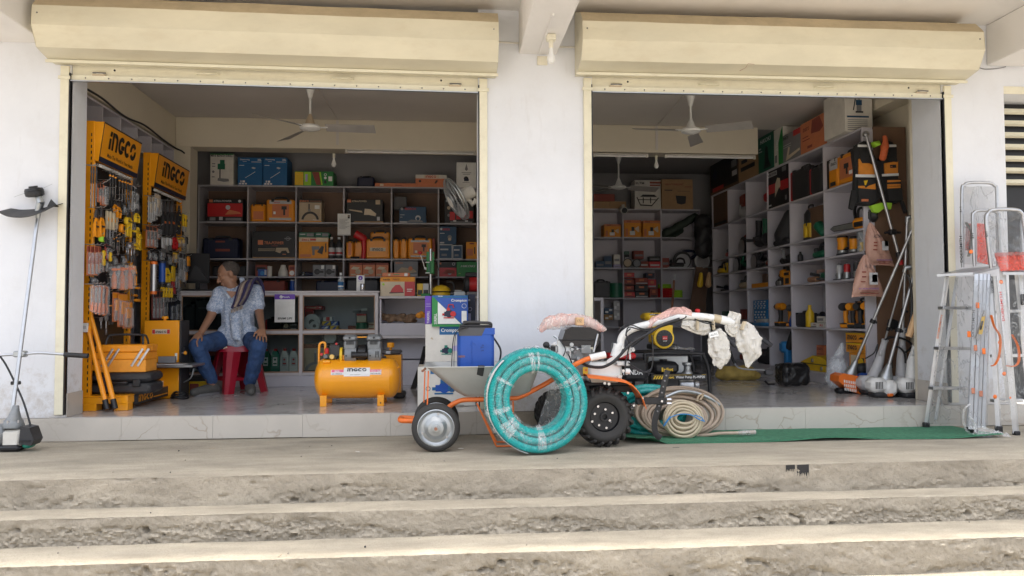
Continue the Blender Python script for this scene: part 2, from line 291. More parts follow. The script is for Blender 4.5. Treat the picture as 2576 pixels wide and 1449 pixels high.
 def build(s,name,parent=None,ang=38,kind=None,loc=None):
  me=bpy.data.meshes.new(name)
  me.from_pydata([tuple(p)for p in s.v],[],s.f)
  for q in s.mats:me.materials.append(G(q))
  me.polygons.foreach_set('material_index',s.mi)
  me.polygons.foreach_set('use_smooth',[bool(ang)]*len(s.f))
  bm=bmesh.new();bm.from_mesh(me);bmesh.ops.recalc_face_normals(bm,faces=bm.faces);bm.to_mesh(me);bm.free()
  if ang:me.set_sharp_from_angle(angle=R(ang))
  o=bpy.data.objects.new(name,me);COL.objects.link(o)
  if parent:o.parent=parent
  if loc:o.location=loc
  if kind:o['kind']=kind
  return o
_gl={}
def glyphs(t,bold=0.0):
 if(t,bold)in _gl:return _gl[t,bold]
 c=bpy.data.curves.new('t','FONT');c.body=t;c.size=1;c.resolution_u=2;c.offset=bold
 o=bpy.data.objects.new('t',c);COL.objects.link(o)
 me=bpy.data.meshes.new_from_object(o.evaluated_get(bpy.context.evaluated_depsgraph_get()))
 r=([tuple(v.co)for v in me.vertices],[tuple(p.vertices)for p in me.polygons])
 bpy.data.objects.remove(o);bpy.data.curves.remove(c);bpy.data.meshes.remove(me)
 _gl[t,bold]=r;return r
def _arc(cx,cz,rx,rz,w,a0,a1,n=10):
 q=[];
 for i in range(n+1):
  a=R(a0+(a1-a0)*i/n);q.append((cx+math.cos(a)*rx,cz+math.sin(a)*rz))
 for i in range(n,-1,-1):
  a=R(a0+(a1-a0)*i/n);q.append((cx+math.cos(a)*(rx-w),cz+math.sin(a)*(rz-w)))
 return q
_LOGO=[[(0,0),(.25,0),(.25,.60),(0,.60)],[(.02,.72),(.27,.72),(.30,1),(.05,1)],[(.38,0),(.63,0),(.63,1),(.38,1)],_arc(.76,.64,.40,.36,.25,0,112),[(.91,0),(1.16,0),(1.16,.64),(.91,.64)],_arc(1.68,.5,.43,.5,.25,38,322,16),[(1.66,.30),(2.11,.30),(2.11,.54),(1.66,.54)],_arc(2.56,.5,.43,.5,.25,42,318,16),_arc(3.40,.5,.45,.5,.25,35,190,12),_arc(3.40,.5,.45,.5,.25,215,370,12)]
def logo(mb,o,ux,uz,h,m,w=None,lift=.0015):
 sx=(w/3.85)if w else h;o=V(o);ux=V(ux);uz=V(uz);nn=ux.cross(uz)
 for q in _LOGO:
  n=len(q);vs=[o+ux*(a*sx)+uz*(b*h)+nn*lift for a,b in q]
  if n==4:mb.add(vs,[(0,1,2,3)],m)
  else:
   k=n//2;mb.add(vs,[(i,i+1,n-2-i,n-1-i)for i in range(k-1)],m)
 return mb
def flogo(mb,x,z,h,m,w=None,y=0):return logo(mb,(x,y,z),V((1,0,0)),V((0,0,1)),h,m,w)
# ------------------------------------------------------------------ things
def tag(o,label,cat,group=None):
 o['label']=label;o['category']=cat
 if group:o['group']=group
 return o
def T(name,label,cat,loc=(0,0,0),rz=0,group=None,rx=0,ry=0):
 o=bpy.data.objects.new(name,None);COL.objects.link(o);o.empty_display_size=.05
 o.location=loc;o.rotation_euler=(rx,ry,rz);return tag(o,label,cat,group)
def dup(root,loc,rz=None,label=None,group=None):
 r=root.copy();COL.objects.link(r);r.location=loc
 if rz is not None:r.rotation_euler=(root.rotation_euler[0],root.rotation_euler[1],rz)
 if label:r['label']=label
 if group:r['group']=group
 for ch in list(root.children):
  c=ch.copy();COL.objects.link(c);c.parent=r
  for g in list(ch.children):
   d=g.copy();COL.objects.link(d);d.parent=c
 return r
def blob(mb,name,parent=None,vox=.006,smooth=6,disp=0,dscale=10,kind=None):
 o=mb.build(name,None,ang=0)
 r=o.modifiers.new('r','REMESH');r.mode='VOXEL';r.voxel_size=vox;r.use_smooth_shade=True
 if smooth:q=o.modifiers.new('s','SMOOTH');q.iterations=smooth;q.factor=.5
 me=bpy.data.meshes.new_from_object(o.evaluated_get(bpy.context.evaluated_depsgraph_get()));me.name=name
 old=o.data;bpy.data.objects.remove(o);bpy.data.meshes.remove(old)
 if disp:
  me.calc_loop_triangles()
  ns=[v.normal.copy()for v in me.vertices]
  for v,n_ in zip(me.vertices,ns):
   q=noise.noise(v.co*dscale)+.5*noise.noise(v.co*dscale*2.3);v.co+=n_*(q*disp)
 me.polygons.foreach_set('use_smooth',[True]*len(me.polygons))
 if not me.materials:me.materials.append(G(mb.mats[0]))
 o=bpy.data.objects.new(name,me);COL.objects.link(o)
 if parent:o.parent=parent
 return o
def cap(mb,p0,p1,r0,r1,m,n=12):
 p0=V(p0);p1=V(p1);d=(p1-p0).normalized();pts=[];rs=[]
 for a in(-85,-55,-25):pts.append(p0+d*(math.sin(R(a))*r0));rs.append(math.cos(R(a))*r0)
 pts+=[p0,p1];rs+=[r0,r1]
 for a in(25,55,85):pts.append(p1+d*(math.sin(R(a))*r1));rs.append(math.cos(R(a))*r1)
 mb.tube(pts,rs,m,n);return mb
def spline(pts,n=8):
 pts=[V(p)for p in pts];out=[]
 for i in range(len(pts)-1):
  p0=pts[max(i-1,0)];p1=pts[i];p2=pts[i+1];p3=pts[min(i+2,len(pts)-1)]
  for k in range(n):
   t=k/n;out.append(.5*((2*p1)+(p2-p0)*t+(2*p0-5*p1+4*p2-p3)*t*t+(3*p1-p0-3*p2+p3)*t**3))
 return out+[pts[-1]]
 # ================================================================== SETTING
LZ=-.17
def rough_step(name,y_back,y_front,z,z_low,seed,amp):
 """tread from y_back to y_front at height z, then a rough riser down to z_low"""
 mb=MB();nx=1350;x0,x1=-4.6,6.0;yt=7;nr=18;vs=[];fs=[]
 prof=[(y_back+(y_front-y_back)*(i/yt)**.6,z,0)for i in range(yt)]
 prof+=[(y_front,z-.004,.3)]+[(y_front,z-(z-z_low)*(i+.5)/nr,1)for i in range(nr+1)]
 prof[-1]=(y_front,z_low-.03,.2)
 rows=len(prof);N_=noise.noise
 for(y,zz,w)in prof:
  h=(zz-z_low)/(z-z_low)
  for i in range(nx+1):
   x=x0+(x1-x0)*i/nx
   dy=.012*N_(V((x*.5,seed,2)));dz=.004*N_(V((x*.8,y*2,seed)))
   if w==0:dz+=.003*N_(V((x*2.3,y*5,seed+4)))
   else:
    b=N_(V((x*11,h*3.5,seed+5)));c=N_(V((x*38,h*9,seed+7)));e=N_(V((x*95,h*24,seed)))
    br=N_(V((x*1.1,seed*3,1)))*.8+.38+.12*N_(V((x*7,seed,3)))
    k=max(0,min(1,(br-h)/.10));pit=max(0,N_(V((x*17,h*5,seed+9)))-.42)*.09
    d=amp*(.006*N_(V((x*3.1,h*1.5,seed)))+(.003+.005*k)*b+(.003+.006*k)*c+(.003+.004*k)*e-k*.005)-pit*(.3+k)
    dy-=d*w
    if w<1:dz+=.002*b+.003*c;dy+=.003*c
   vs.append((x,y+dy,zz+dz))
 for j in range(rows-1):
  for i in range(nx):fs.append((j*(nx+1)+i,(j+1)*(nx+1)+i,(j+1)*(nx+1)+i+1,j*(nx+1)+i+1))
 mb.add(vs,fs[:nx*(yt-0)],'tread');o=len(vs)
 mb.mats.append('riser');mb.f+=fs[nx*yt:];mb.mi+=[1]*(len(fs)-nx*yt)
 return mb.build(name,None,30,'structure')
rough_step('porch_landing',.0,-1.345,LZ,-.335,1.7,.9)
rough_step('porch_step',-1.33,-1.535,-.335,-.484,5.2,1.25)
rough_step('porch_step.001',-1.51,-1.857,-.484,-.663,9.4,1.25)
rough_step('porch_step.002',-1.83,-2.45,-.663,-.80,13.1,1.2)
mb=MB();mb.sheet(lambda u,v:(-150+300*u,-150+300*v,-.80),8,8,'earth');mb.build('ground',None,0,'structure')
# litter on the steps: torn paper, pebbles, straw (nobody would count it)
mb=MB()
for i in range(26):
 x=random.uniform(-2.4,3.3);st=random.choice([(LZ,-.3,-1.3),(LZ,-.3,-1.3),(-.335,-1.37,-1.5),(-.484,-1.56,-1.82)]);y=random.uniform(st[1],st[2]);k=random.random()
 a=random.uniform(0,3.1)
 if k<.1:mb.tf((x,y,st[0]+.006),a);mb.zprism([(-.018,-.004),(0,-.009),(.02,-.002),(.008,.008),(-.012,.006)],0,.002,'off_white')
 elif k<.65:mb.tf((x,y,st[0]+.005),a);mb.ball((0,0,0),random.uniform(.003,.006),random.choice(['riser','charcoal','grout']),6)
 else:mb.tf((x,y,st[0]+.005),a);mb.box(-.022,-.001,0,.022,.001,.002,random.choice(['beige','charcoal']))
o=mb.build('step_litter',None,0,'stuff');tag(o,'scattered pebbles, straw and paper scraps on the concrete landing and steps','litter')
# dark bitumen stains on the landing riser
mb=MB()
for cx,w,h in((P('D',1987,1165,y=-1.345).x,.055,.05),(P('D',2018,1165,y=-1.345).x,.075,.095)):
 pl=[(cx-w/2,-.178),(cx+w/2,-.176)]
 for i in range(22):pl.append((cx+w/2-w*i/21+random.uniform(-.002,.002),-.178-h*(.45+.55*abs(noise.noise(V((i*.31,cx,2))))+.25*(i%4==0))))
 mb.prism(pl,-1.353,-1.33,'black')
o=mb.build('tar_stain',None,0);o['kind']='structure'
# shop floors: polished tiles on a bed
mb=MB();mb.box(-3.3,.002,-.16,4.6,6.3,-.004,'grout');floor=mb.build('shop_floor',None,0,'structure')
tile=MB();tile.box(.0012,.0012,-.0036,.5988,.5988,0,'floor_marble');t0=None
for j in range(11):
 for i in range(13):
  x=-3.3+i*.6;y=.005+j*.6
  if j>=7 and x<.5:continue
  if t0 is None:t0=tile.build('floor_tile',floor,0);o=t0
  else:o=t0.copy();COL.objects.link(o);o.parent=floor
  o.location=(x,y,random.uniform(0,.0006))
  # plinth: veined tiles standing on the landing, raw cement in front of the pillar
mb=MB();mb.box(-4.6,-.012,-.168,6.0,.001,-.006,'riser');plinth=mb.build('shop_plinth',None,0,'structure')
x=-4.2
while x<5.8:
 w=.635
 if not(.42<x+w and x<1.0 and False):
  if x+w<.46 or x>.98 or True:
   xa,xb=x+.0006,x+w-.0006
   if xa<.44<xb:xb=.44
   if xa<1.03<xb:xa=1.03
   if not(xa>=.44 and xb<=1.03):
    m_=MB();m_.box(xa,-.024,-.166+random.uniform(0,.003),xb,-.013,-.001+random.uniform(-.001,.001),'marble_tile',.0008);m_.build('plinth_tile',plinth,0)
 x+=w
 # ------------------------------------------------------------------ the building
B=T('shop_building','white plastered shop building with two open bays and a deep concrete porch','building')
CZ=2.95
def part(name,*boxes,m='white_wall',parent=B,b=0):
 mb=MB()
 for q in boxes:mb.box(*q,m,b)
 return mb.build(name,parent,0)
part('front_wall',(-4.6,0,0,-2.69,.25,3.048));part('front_wall',(3.98,0,0,4.51,.40,3.05))
part('pillar',(.262,0,0,1.137,.25,3.05))
part('front_wall',(-2.69,.06,2.62,.262,.25,3.05));part('front_wall',(1.137,.06,2.62,3.98,.25,3.05));part('front_wall',(4.51,.02,2.5,6.2,.40,3.05))
part('porch_slab',(-5,-1.62,3.05,6.6,6.6,3.22),m='soffit_white')
part('porch_beam',(.573,-1.61,2.715,.864,-.002,3.048),m='soffit_white',b=.006);part('porch_beam',(-3.2,-1.61,2.70,-2.865,-.002,3.048),m='soffit_white',b=.006);part('porch_beam',(4.37,-1.61,2.72,4.68,-.002,3.048),m='soffit_white',b=.006)
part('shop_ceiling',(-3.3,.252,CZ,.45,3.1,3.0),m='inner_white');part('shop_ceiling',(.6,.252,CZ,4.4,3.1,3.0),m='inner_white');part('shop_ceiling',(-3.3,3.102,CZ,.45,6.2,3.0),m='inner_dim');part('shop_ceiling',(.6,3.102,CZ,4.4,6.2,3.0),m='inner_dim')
part('side_wall',(-3.45,.252,0,-3.3,4.35,3.048),m='inner_cream');part('side_wall',(4.4,.402,0,4.55,6.2,3.048),m='inner_cream');part('partition_wall',(.45,.252,0,.6,6.2,3.048),m='inner_cream')
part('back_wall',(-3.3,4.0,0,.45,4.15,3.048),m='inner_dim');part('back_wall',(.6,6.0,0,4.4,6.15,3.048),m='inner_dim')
part('ceiling_beam',(-2.965,3.0,2.615,.449,3.25,CZ-.002),m='inner_cream',b=.004);part('ceiling_beam',(.601,3.0,2.63,3.72,3.25,CZ-.002),m='inner_cream',b=.004)
part('ceiling_beam',(-3.299,.253,2.60,-2.967,3.26,CZ-.003),m='inner_cream',b=.004);part('ceiling_beam',(4.2,.41,2.72,4.399,5.9,CZ-.003),m='inner_cream',b=.004)
part('pilaster',(-3.1,2.99,.002,-2.80,3.24,2.612),m='inner_cream');part('pilaster',(3.98,.401,.002,4.03,.44,2.7),m='inner_cream')
part('skirting_tile',(-2.689,.01,.002,-2.682,.248,.17),m='marble_tile');part('skirting_tile',(3.972,.01,.002,3.979,.398,.17),m='marble_tile')
# the neighbour bay beyond the right wall: louvres over a grey door
LV=T('louvre_window','cream horizontal louvre bars over a dark door right of the ladders','window',(4.51,.25,0))
mb=MB();mb.box(.001,.05,0,1.6,.08,2.499,'black');mb.build('door_panel',LV,0)
for i in range(7):
 mb=MB();mb.tf((0,0,1.82+i*.10),rx=R(-25));mb.box(.002,-.02,-.018,1.6,.012,.018,'cream_frame');mb.build('louvre_slat',LV,0)
mb=MB();mb.box(.0,-.24,2.50,1.6,-.231,2.56,'cream_frame');mb.build('ledge',LV,0)
# conduit and wires
def wire(name,pts,r,m,label,cat='cable',n=6,sp=True,grp=None):
 mb=MB();mb.tube(spline(pts,7)if sp else pts,r,m,n);return tag(mb.build(name),label,cat,grp)
a=P('D',1208,60,y=-.004);wire('wall_conduit',[(.40,-.008,2.80),(.572,-.008,2.795)],.007,'off_white','grey conduit between the left shutter hood and porch beam','conduit',sp=False)
wire('wall_conduit',[(.866,-.008,2.775),(1.02,-.008,2.775)],.007,'off_white','grey conduit between the porch beam and right shutter hood','conduit',sp=False)
wire('loose_wire',[P('D',u,v,y=-.01)for u,v in((2462,170),(2480,174),(2510,172),(2530,168))],.004,'mid_grey','thin grey wire running from the right shutter hood to the wall edge')
wire('sagging_cable',[(-2.955,y,2.605-.02*math.sin(y*5))for y in(.6,1.1,1.6,2.1,2.6,2.96)]+[P('A',1110,600,y=2.98),P('A',1180,690,y=3.3),P('A',1190,1000,y=3.42),P('A',1185,1180,y=3.45)],.009,'charcoal','dark cable sagging along the left ceiling beam and down the corner')
# ------------------------------------------------------------------ rolling shutters
def shutter(x0,x1,xo0,xo1,name_label,zl,zr,dz):
 """opening x0..x1, hood xo0..xo1; zl and zr are bar heights at the two ends"""
 t=T('rolling_shutter',name_label,'shutter',(x0,0,0));W_=x1-x0
 tilt=lambda x:(zr-zl)*(x)/W_+zl-2.43
 pr=[(-.004,3.03),(-.25,2.935),(-.34,2.835),(-.35,2.695),(-.275,2.565),(-.10,2.53),(-.004,2.53)]
 def hood(u,v):
  x=xo0-x0+(xo1-xo0)*u;k=v*(len(pr)-1);i=min(int(k),len(pr)-2);f=k-i
  y=pr[i][0]*(1-f)+pr[i+1][0]*f;z=pr[i][1]*(1-f)+pr[i+1][1]*f
  dent=.012*noise.noise(V((x*1.6+x0,v*6,3)))+.006*noise.noise(V((x*5+x0,v*9,8)))
  return(x,y+(dent if 0<v<1 else 0),z+tilt(x)+dz)
 mb=MB();mb.sheet(lambda u,v:hood(u,v/3),60,6,'cream_brown');mb.sheet(lambda u,v:hood(u,1/3+v*2/3),60,12,'cream_paint')
 for xe in(xo0-x0,xo1-x0):
  mb.add([(xe,y,z+tilt(xe)+dz)for y,z in pr],[tuple(range(len(pr)))],'cream_paint')
 h=mb.build('hood',t,11)
 for xs in(xo0-x0+.035,xo1-x0-.035):mb=MB();mb.ball((xs,-.342,2.78+tilt(xs)+dz),.006,'dark_metal',6);mb.build('screw',h)
 mb=MB();mb.add([(x,y,z+tilt(x)+dz)for x in(xo0-x0-.01,xo1-x0+.01)for(y,z)in((-.13,2.508),(-.118,2.508),(-.118,2.528),(-.13,2.528))],[(0,1,2,3),(4,7,6,5),(0,4,5,1),(1,5,6,2),(2,6,7,3),(3,7,4,0)],'cream_frame');mb.build('hood_flange',t,0)
 e=.002
 def slab(za,zb,y0,y1,m):
  return[(x,y,z+tilt(x))for x in(e,W_-e)for(y,z)in((y0,za),(y1,za),(y1,zb),(y0,zb))]
 bx=[(0,1,2,3),(4,7,6,5),(0,4,5,1),(1,5,6,2),(2,6,7,3),(3,7,4,0)]
 mb=MB();mb.add(slab(2.468,2.66,.012,.022,0),bx,'cream_frame');mb.build('curtain_slat',t,0)
 mb=MB();mb.add(slab(2.428,2.468,-.006,.008,0),bx,'cream_frame');mb.add(slab(2.420,2.4275,-.02,.014,0),bx,'alu');bar=mb.build('bottom_bar',t,0)
 mb=MB();n=18
 for i in range(n):
  x=.1+(W_-.2)*i/(n-1);mb.ball((x,-.007,2.448+tilt(x)),.0055,'dark_metal',6)
 o=mb.build('rivet',bar);o['kind']='stuff'
 for fx in(.325,.655):
  x=W_*fx;z=2.505+tilt(x);mb=MB();mb.tube(spline([(x-.075,.01,z),(x-.055,-.02,z-.004),(x,-.028,z-.006),(x+.055,-.02,z-.004),(x+.075,.01,z)],4),.011,'cream_frame',8,flat=.6);mb.build('pull_handle',t)
 for fx in(.065,.94):
  x=W_*fx;z=2.482+tilt(x);mb=MB();mb.box(x-.045,-.008,z-.016,x+.045,.011,z-.004,'beige');mb.box(x-.02,-.012,z-.004,x+.03,.011,z+.012,'cream_frame',.003);mb.tube([(x-.04,-.012,z+.004),(x+.05,-.012,z+.004)],.005,'dark_metal',6);mb.build('slide_lock',t)
 for fx in(.10,.905):
  x=W_*fx;z=2.515+tilt(x);mb=MB();mb.cyl((x,.0108,z),(x,.013,z),.008,'black',10);mb.build('keyhole',t)
 for sx,gx in((-1,0),(1,W_)):
  zt=2.53+tilt(gx);mb=MB()
  a,b_=(gx-.068,gx-.008)if sx<0 else(gx+.008,gx+.068)
  mb.box(a,-.022,.02,b_,-.001,zt,'cream_frame',.003);mb.box((gx-.008)if sx<0 else gx,-.02,.02,gx if sx<0 else(gx+.008),.02,zt-.05,'black')
  mb.box(a-.012,-.032,zt-.10,b_+.012,-.0225,zt-.075,'cream_frame',.003)
  mb.build('guide_rail',t,0)
 return t
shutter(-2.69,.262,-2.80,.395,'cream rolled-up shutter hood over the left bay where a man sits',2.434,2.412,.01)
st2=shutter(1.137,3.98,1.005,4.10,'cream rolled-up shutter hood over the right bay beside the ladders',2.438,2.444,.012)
mb=MB();mb.tube([P('D',u,v,y=-.335)-st2.location for u,v in((1861,178),(1876,170),(1882,160),(1898,162))],.0016,'rust',5);mb.build('paint_scratch',st2)
# ------------------------------------------------------------------ shelving
def board(parent,name,*q,m='laminate'):
 mb=MB();mb.box(*q,m,.0015);return mb.build(name,parent,0)
t=T('wall_shelving','pale open shelving along the left wall behind the tool display racks','shelf unit',(-2.967,0,0))
for y in(.42,.80,1.175,1.552,1.939,2.304,2.63,2.96):board(t,'divider',-.325,y-.009,.05,0,y+.009,2.56)
for z in(.1,.55,1.0,1.45,1.9,2.35,2.57):board(t,'shelf_board',-.325,.30,z-.009,-.004,2.98,z+.009)
board(t,'back_panel',-.331,.30,.05,-.326,2.98,2.57)
SLX=[-2.894,-2.324,-1.762,-1.198,-.628,-.062,.42];SLZ=[.55,.78,1.005,1.195,1.41,1.848,2.285]
t=T('back_shelving','grey pigeonhole shelving across the back of the left bay behind the man','shelf unit',(-2.894,3.6,0))
for x in SLX:board(t,'divider',x+2.894-.009,0,.05,x+2.894+.009,.36,2.276,m='laminate_grey')
for z in SLZ:board(t,'shelf_board',-.009,-.004,z-.010,3.325,.36,z+.008,m='laminate_grey')
board(t,'back_panel',-.009,.361,.05,3.325,.366,2.285,m='brown_board')
SRY=[1.15,1.90,2.70,3.31,3.98,4.62,5.26];SRZ=[.104,.574,1.06,1.307,1.53,2.005,2.485]
t=T('side_shelving','white pigeonhole shelving with brown end panel along the right wall','shelf unit',(3.95,1.15,0))
for y in SRY:board(t,'divider',.004,y-1.15-.009,.02,.37,y-1.15+.009,2.476)
for z in SRZ:board(t,'shelf_board',0,-.012,z-.011,.372,4.12,z+.009)
board(t,'kick_board',.015,-.008,.001,.03,4.11,.092)
board(t,'back_panel',.373,-.012,.02,.379,4.12,2.49)
board(t,'end_panel',.105,-.024,.001,.43,-.013,2.50,m='brown_board');board(t,'end_edge',0,-.022,.001,.104,-.013,2.475)
SBX=[2.09,2.672,3.255,3.849];SBZ=[.12,.55,.985,1.432,1.892,2.315]
t=T('back_shelving','dim lilac shelving across the far back of the right bay','shelf unit',(2.09,5.5,0))
for x in SBX:board(t,'divider',x-2.09-.009,0,.05,x-2.09+.009,.34,2.306)
for z in SBZ:board(t,'shelf_board',-.6,-.004,z-.010,1.768,.34,z+.008)
board(t,'back_panel',-.6,.341,.05,1.768,.346,2.31)
# ------------------------------------------------------------------ counters
t=T('glass_counter','long glass-fronted display counter behind the seated man','counter',(-2.70,2.345,0));L_=2.023
mb=MB();mb.box(-.02,-.01,.966,L_+.01,.52,.986,'laminate_edge',.004);mb.build('counter_top',t)
for x in(.0,.60,1.215,L_-.036):board(t,'post',x,0,.11,x+.032,.03,.965,m='laminate_edge')
for z in(.545,.112):board(t,'rail',.033,.002,z,L_-.037,.03,z+.03,m='laminate_edge')
board(t,'rail',.033,.002,.94,L_-.037,.03,.965,m='laminate_edge')
for x0,x1 in((.034,.599),(.633,1.214),(1.248,L_-.037)):
 for z0,z1 in((.143,.544),(.576,.939)):
  for q in((x0,z0,x1,z0+.012),(x0,z1-.012,x1,z1),(x0,z0+.0125,x0+.010,z1-.0125),(x1-.010,z0+.0125,x1,z1-.0125)):
   board(t,'bead',q[0],.006,q[1],q[2],.022,q[3],m='wood_trim')
  mb=MB();mb.box(x0+.011,.012,z0+.013,x1-.011,.015,z1-.013,'smoke_glass');mb.build('glass_pane',t,0)
board(t,'inner_shelf',.033,.032,.556,L_-.02,.5,.57);board(t,'inner_shelf',.033,.032,.122,L_-.02,.5,.14)
board(t,'side_panel',L_-.018,.031,.0,L_,.51,.965);board(t,'side_panel',-.02,.031,.0,-.002,.51,.965);board(t,'back_panel',0,.502,.001,L_-.02,.508,.965)
board(t,'kick_board',-.02,.012,.001,L_,.03,.110)
t=T('side_counter','white open-fronted counter with a shelf left of the water pump cartons','counter',(-.665,2.345,0))
mb=MB();mb.box(-.005,-.03,.905,1.10,.50,.93,'laminate_edge',.004);mb.build('counter_top',t)
board(t,'side_panel',0,0,.001,.018,.49,.904);board(t,'side_panel',1.08,0,.001,1.098,.49,.904);board(t,'back_panel',.019,.484,.001,1.079,.49,.904)
board(t,'shelf_board',.019,0,.63,1.079,.483,.648);board(t,'apron',.019,-.006,.52,1.079,.012,.646);board(t,'rail',.019,-.012,.490,1.079,.015,.518,m='laminate_edge')
board(t,'lower_panel',.019,.03,.10,1.079,.045,.26);board(t,'lower_panel',.019,.26,.262,1.079,.275,.49);board(t,'kick_board',.019,.02,.001,1.079,.032,.098)
# ================================================================== FOREGROUND
def loc_of(k,px,py,y,z=None):
 p=P(k,px,py,y=y)
 return V((p.x,y,p.z if z is None else z))
 # ---- air compressor
Y0=.62;o=loc_of('H',537,880,Y0,0)
cp=T('air_compressor','orange horizontal-tank air compressor with grey twin motor at the edge of the floor','compressor',o)
q=lambda px,py,d=0:P('H',px,py,y=Y0+d)-o
xl,xr=q(108,700).x,q(968,700).x;zc=.212;rt=.162
mb=MB();n=9
prof=[(rt*math.sin(R(90*i/n)),.075*(1-math.cos(R(90*i/n))))for i in range(1,n+1)]
L_=xr-xl
prof=[(.001,0)]+prof+[(rt+.0015,.078),(rt+.0015,.082),(rt,.084)]+[(rt,L_-.084),(rt+.0015,L_-.082),(rt+.0015,L_-.078)]+[(r,L_-h)for r,h in prof[::-1]]+[(.001,L_)]
mb.lathe(prof,'machine_orange',40,(xl,0,zc),(1,0,0));tank=mb.build('tank',cp,30)
for px in(224,787):
 for sy in(-1,1):
  x=q(px,850).x;mb=MB();mb.box(x-.026,sy*.165,0.001,x+.026,sy*.158,.088,'machine_orange',.002);mb.box(x-.026,sy*.158,.082,x+.026,sy*.09,.088,'machine_orange',.002);mb.box(x-.026,sy*.158,.001,x+.026,sy*.12,.006,'machine_orange',.002)
  if px>500 and sy<0:mb.cyl((x,-.1655,.026),(x,-.168,.026),.006,'black',8)
  mb.build('foot',cp)
  # name plate wrapped on the tank front
mb=MB();za=.045
def on_tank(x,z,lift=.0015):
 a=math.asin(max(-1,min(1,(z-zc)/rt)));return V((x,-math.cos(a)*(rt+lift),zc+math.sin(a)*(rt+lift)))
ax,bx_=q(298,570).x,q(792,570).x;zt=zc+.088;c0,c1=q(425,560).x,q(680,560).x
mb.sheet(lambda u,v:on_tank(ax+(bx_-ax)*u,zt-.050+.040*v),20,4,'white_plastic',.001)
mb.sheet(lambda u,v:on_tank(c0+(c1-c0)*u,zt-.062+.066*v,.0028),14,5,'white_plastic',.001)
for x0,x1 in((ax+.004,c0-.002),(c1+.002,bx_-.004)):mb.sheet(lambda u,v:on_tank(x0+(x1-x0)*u,zt-.030+.019*v,.0022),8,2,'pink')
pl=mb.build('name_plate',cp)
mb=MB();zz=zt-.025;e1=on_tank(0,zz);e2=on_tank(0,zz+.03);uz=(e2-e1).normalized()
logo(mb,on_tank(c0+.026,zz,.004),V((1,0,0)),uz,.028,'black',c1-c0-.052)
mb.text('50L',on_tank(ax+.028,zt-.028,.003),(1,0,0),uz,.013,'white_plastic',.045,.03);mb.text('13.2 Gal',on_tank(c1+.010,zt-.028,.003),(1,0,0),uz,.013,'white_plastic',.075,.03)
mb.text('AIR COMPRESSOR',on_tank(ax+.008,zt-.046,.003),(1,0,0),uz,.009,'black',.082,.01);mb.text('SILENT & OIL-FREE',on_tank(c1+.004,zt-.046,.003),(1,0,0),uz,.009,'black',.082,.01);mb.text('www.ingco.com',on_tank(c0+.05,zt-.052,.004),(1,0,0),uz,.007,'black',.08)
mb.build('lettering',pl,0)
# carrying handle
pts=[q(150,470),q(152,300),q(158,245),q(180,228),q(200,228),q(214,245),q(212,330),q(212,460)]
mb=MB();mb.tube(spline(pts,5),.0095,'machine_orange',8);mb.build('handle',cp)
mb=MB();zb=q(415,470,-.06).z
for px in(415,718):a=q(px,440,-.05);mb.box(a.x-.022,-.06,.365,a.x+.022,.06,.405,'machine_orange',.003)
mb.build('motor_bracket',cp)
# twin-head motor
mz=q(590,330).z;x0,x1=q(405,300).x,q(782,300).x;xm0,xm1=q(536,300).x,q(640,300).x
mo=MB();mo.lathe([(.055,0),(.078,.012),(.078,xm1-xm0-.012),(.055,xm1-xm0)],'black',24,(xm0,0,mz-.01),(1,0,0));motor=mo.build('motor',cp)
for a,b in((x0,xm0),(xm1,x1)):
 mb=MB();w=b-a;mb.lathe([(.05,0),(.088,.014),(.088,w-.002),(.06,w)],'cast_grey',24,(a,0,mz-.012),(1,0,0))
 mb.box(a+.004,-.075,mz+.03,b-.004,.075,mz+.098,'cast_grey',.008);mb.box(a-.002,-.08,mz+.10,b+.002,.08,mz+.142,'cast_grey',.012);mb.box(a+.01,-.066,mz+.1405,b-.01,.066,mz+.150,'cast_grey',.005)
 for k in range(6):mb.box(a+.026+k*.0105,-.0815,mz+.07,a+.032+k*.0105,-.074,mz+.098,'black')
 for k in range(3):mb.box(a+w*.62+k*.011,-.0905,mz-.035+.02*(k%2),a+w*.62+.005+k*.011,-.083,mz+.016,'black')
 mb.cyl((a+w*.25,-.0895,mz-.02),(a+w*.25,-.084,mz-.02),.007,'black',8);mb.cyl((a+w*.5,-.079,mz+.125),(a+w*.5,-.0825,mz+.125),.009,'black',10)
 for fx in(.2,.8):mb.ball((a+w*fx,-.082,mz+.118),.005,'chrome',6)
 mb.cyl((a+w*.3,-.03,.40),(a+w*.3,-.03,mz-.06),.016,'black',10)
 mb.build('cylinder_head',motor)
mb=MB();mb.tube([(xm0-.01,-.02,mz+.128),(xm1+.01,-.02,mz+.128)],.006,'machine_orange',8);mb.build('air_pipe',motor)
mb=MB();a=q(265,365);b=q(365,250);mb.box(a.x,-.04,a.z,b.x,.035,b.z,'charcoal',.004);mb.build('pressure_switch',cp)
mb=MB();a=q(228,330,-.05);mb.lathe([(.016,0),(.019,.01),(.017,.038),(.011,.044)],'red',12,a-V((0,0,.006)));mb.build('regulator_knob',cp)
mb=MB()
for px,py,r_,m in((215,365,.017,'dark_metal'),(280,370,.019,'brass'),(225,432,.018,'brass'),(175,345,.012,'red'),(325,240,.009,'red')):
 a=q(px,py,-.07);mb.cyl(a,a+V((0,.03,0)),r_,m,12)
mb.build('pressure_gauge',cp)
mb=MB();a=q(235,450);b=q(330,385);mb.box(a.x-.02,-.05,.375,b.x-.03,.02,b.z,'black',.006);mb.tube(spline([q(300,400,-.05),q(345,450,-.06),q(360,400,-.05),q(400,380,-.04)],5),.006,'black',6);mb.tube(spline([q(330,380,-.04),q(320,440,-.05),q(280,460,-.03)],5),.005,'black',6);mb.build('valve_block',cp)
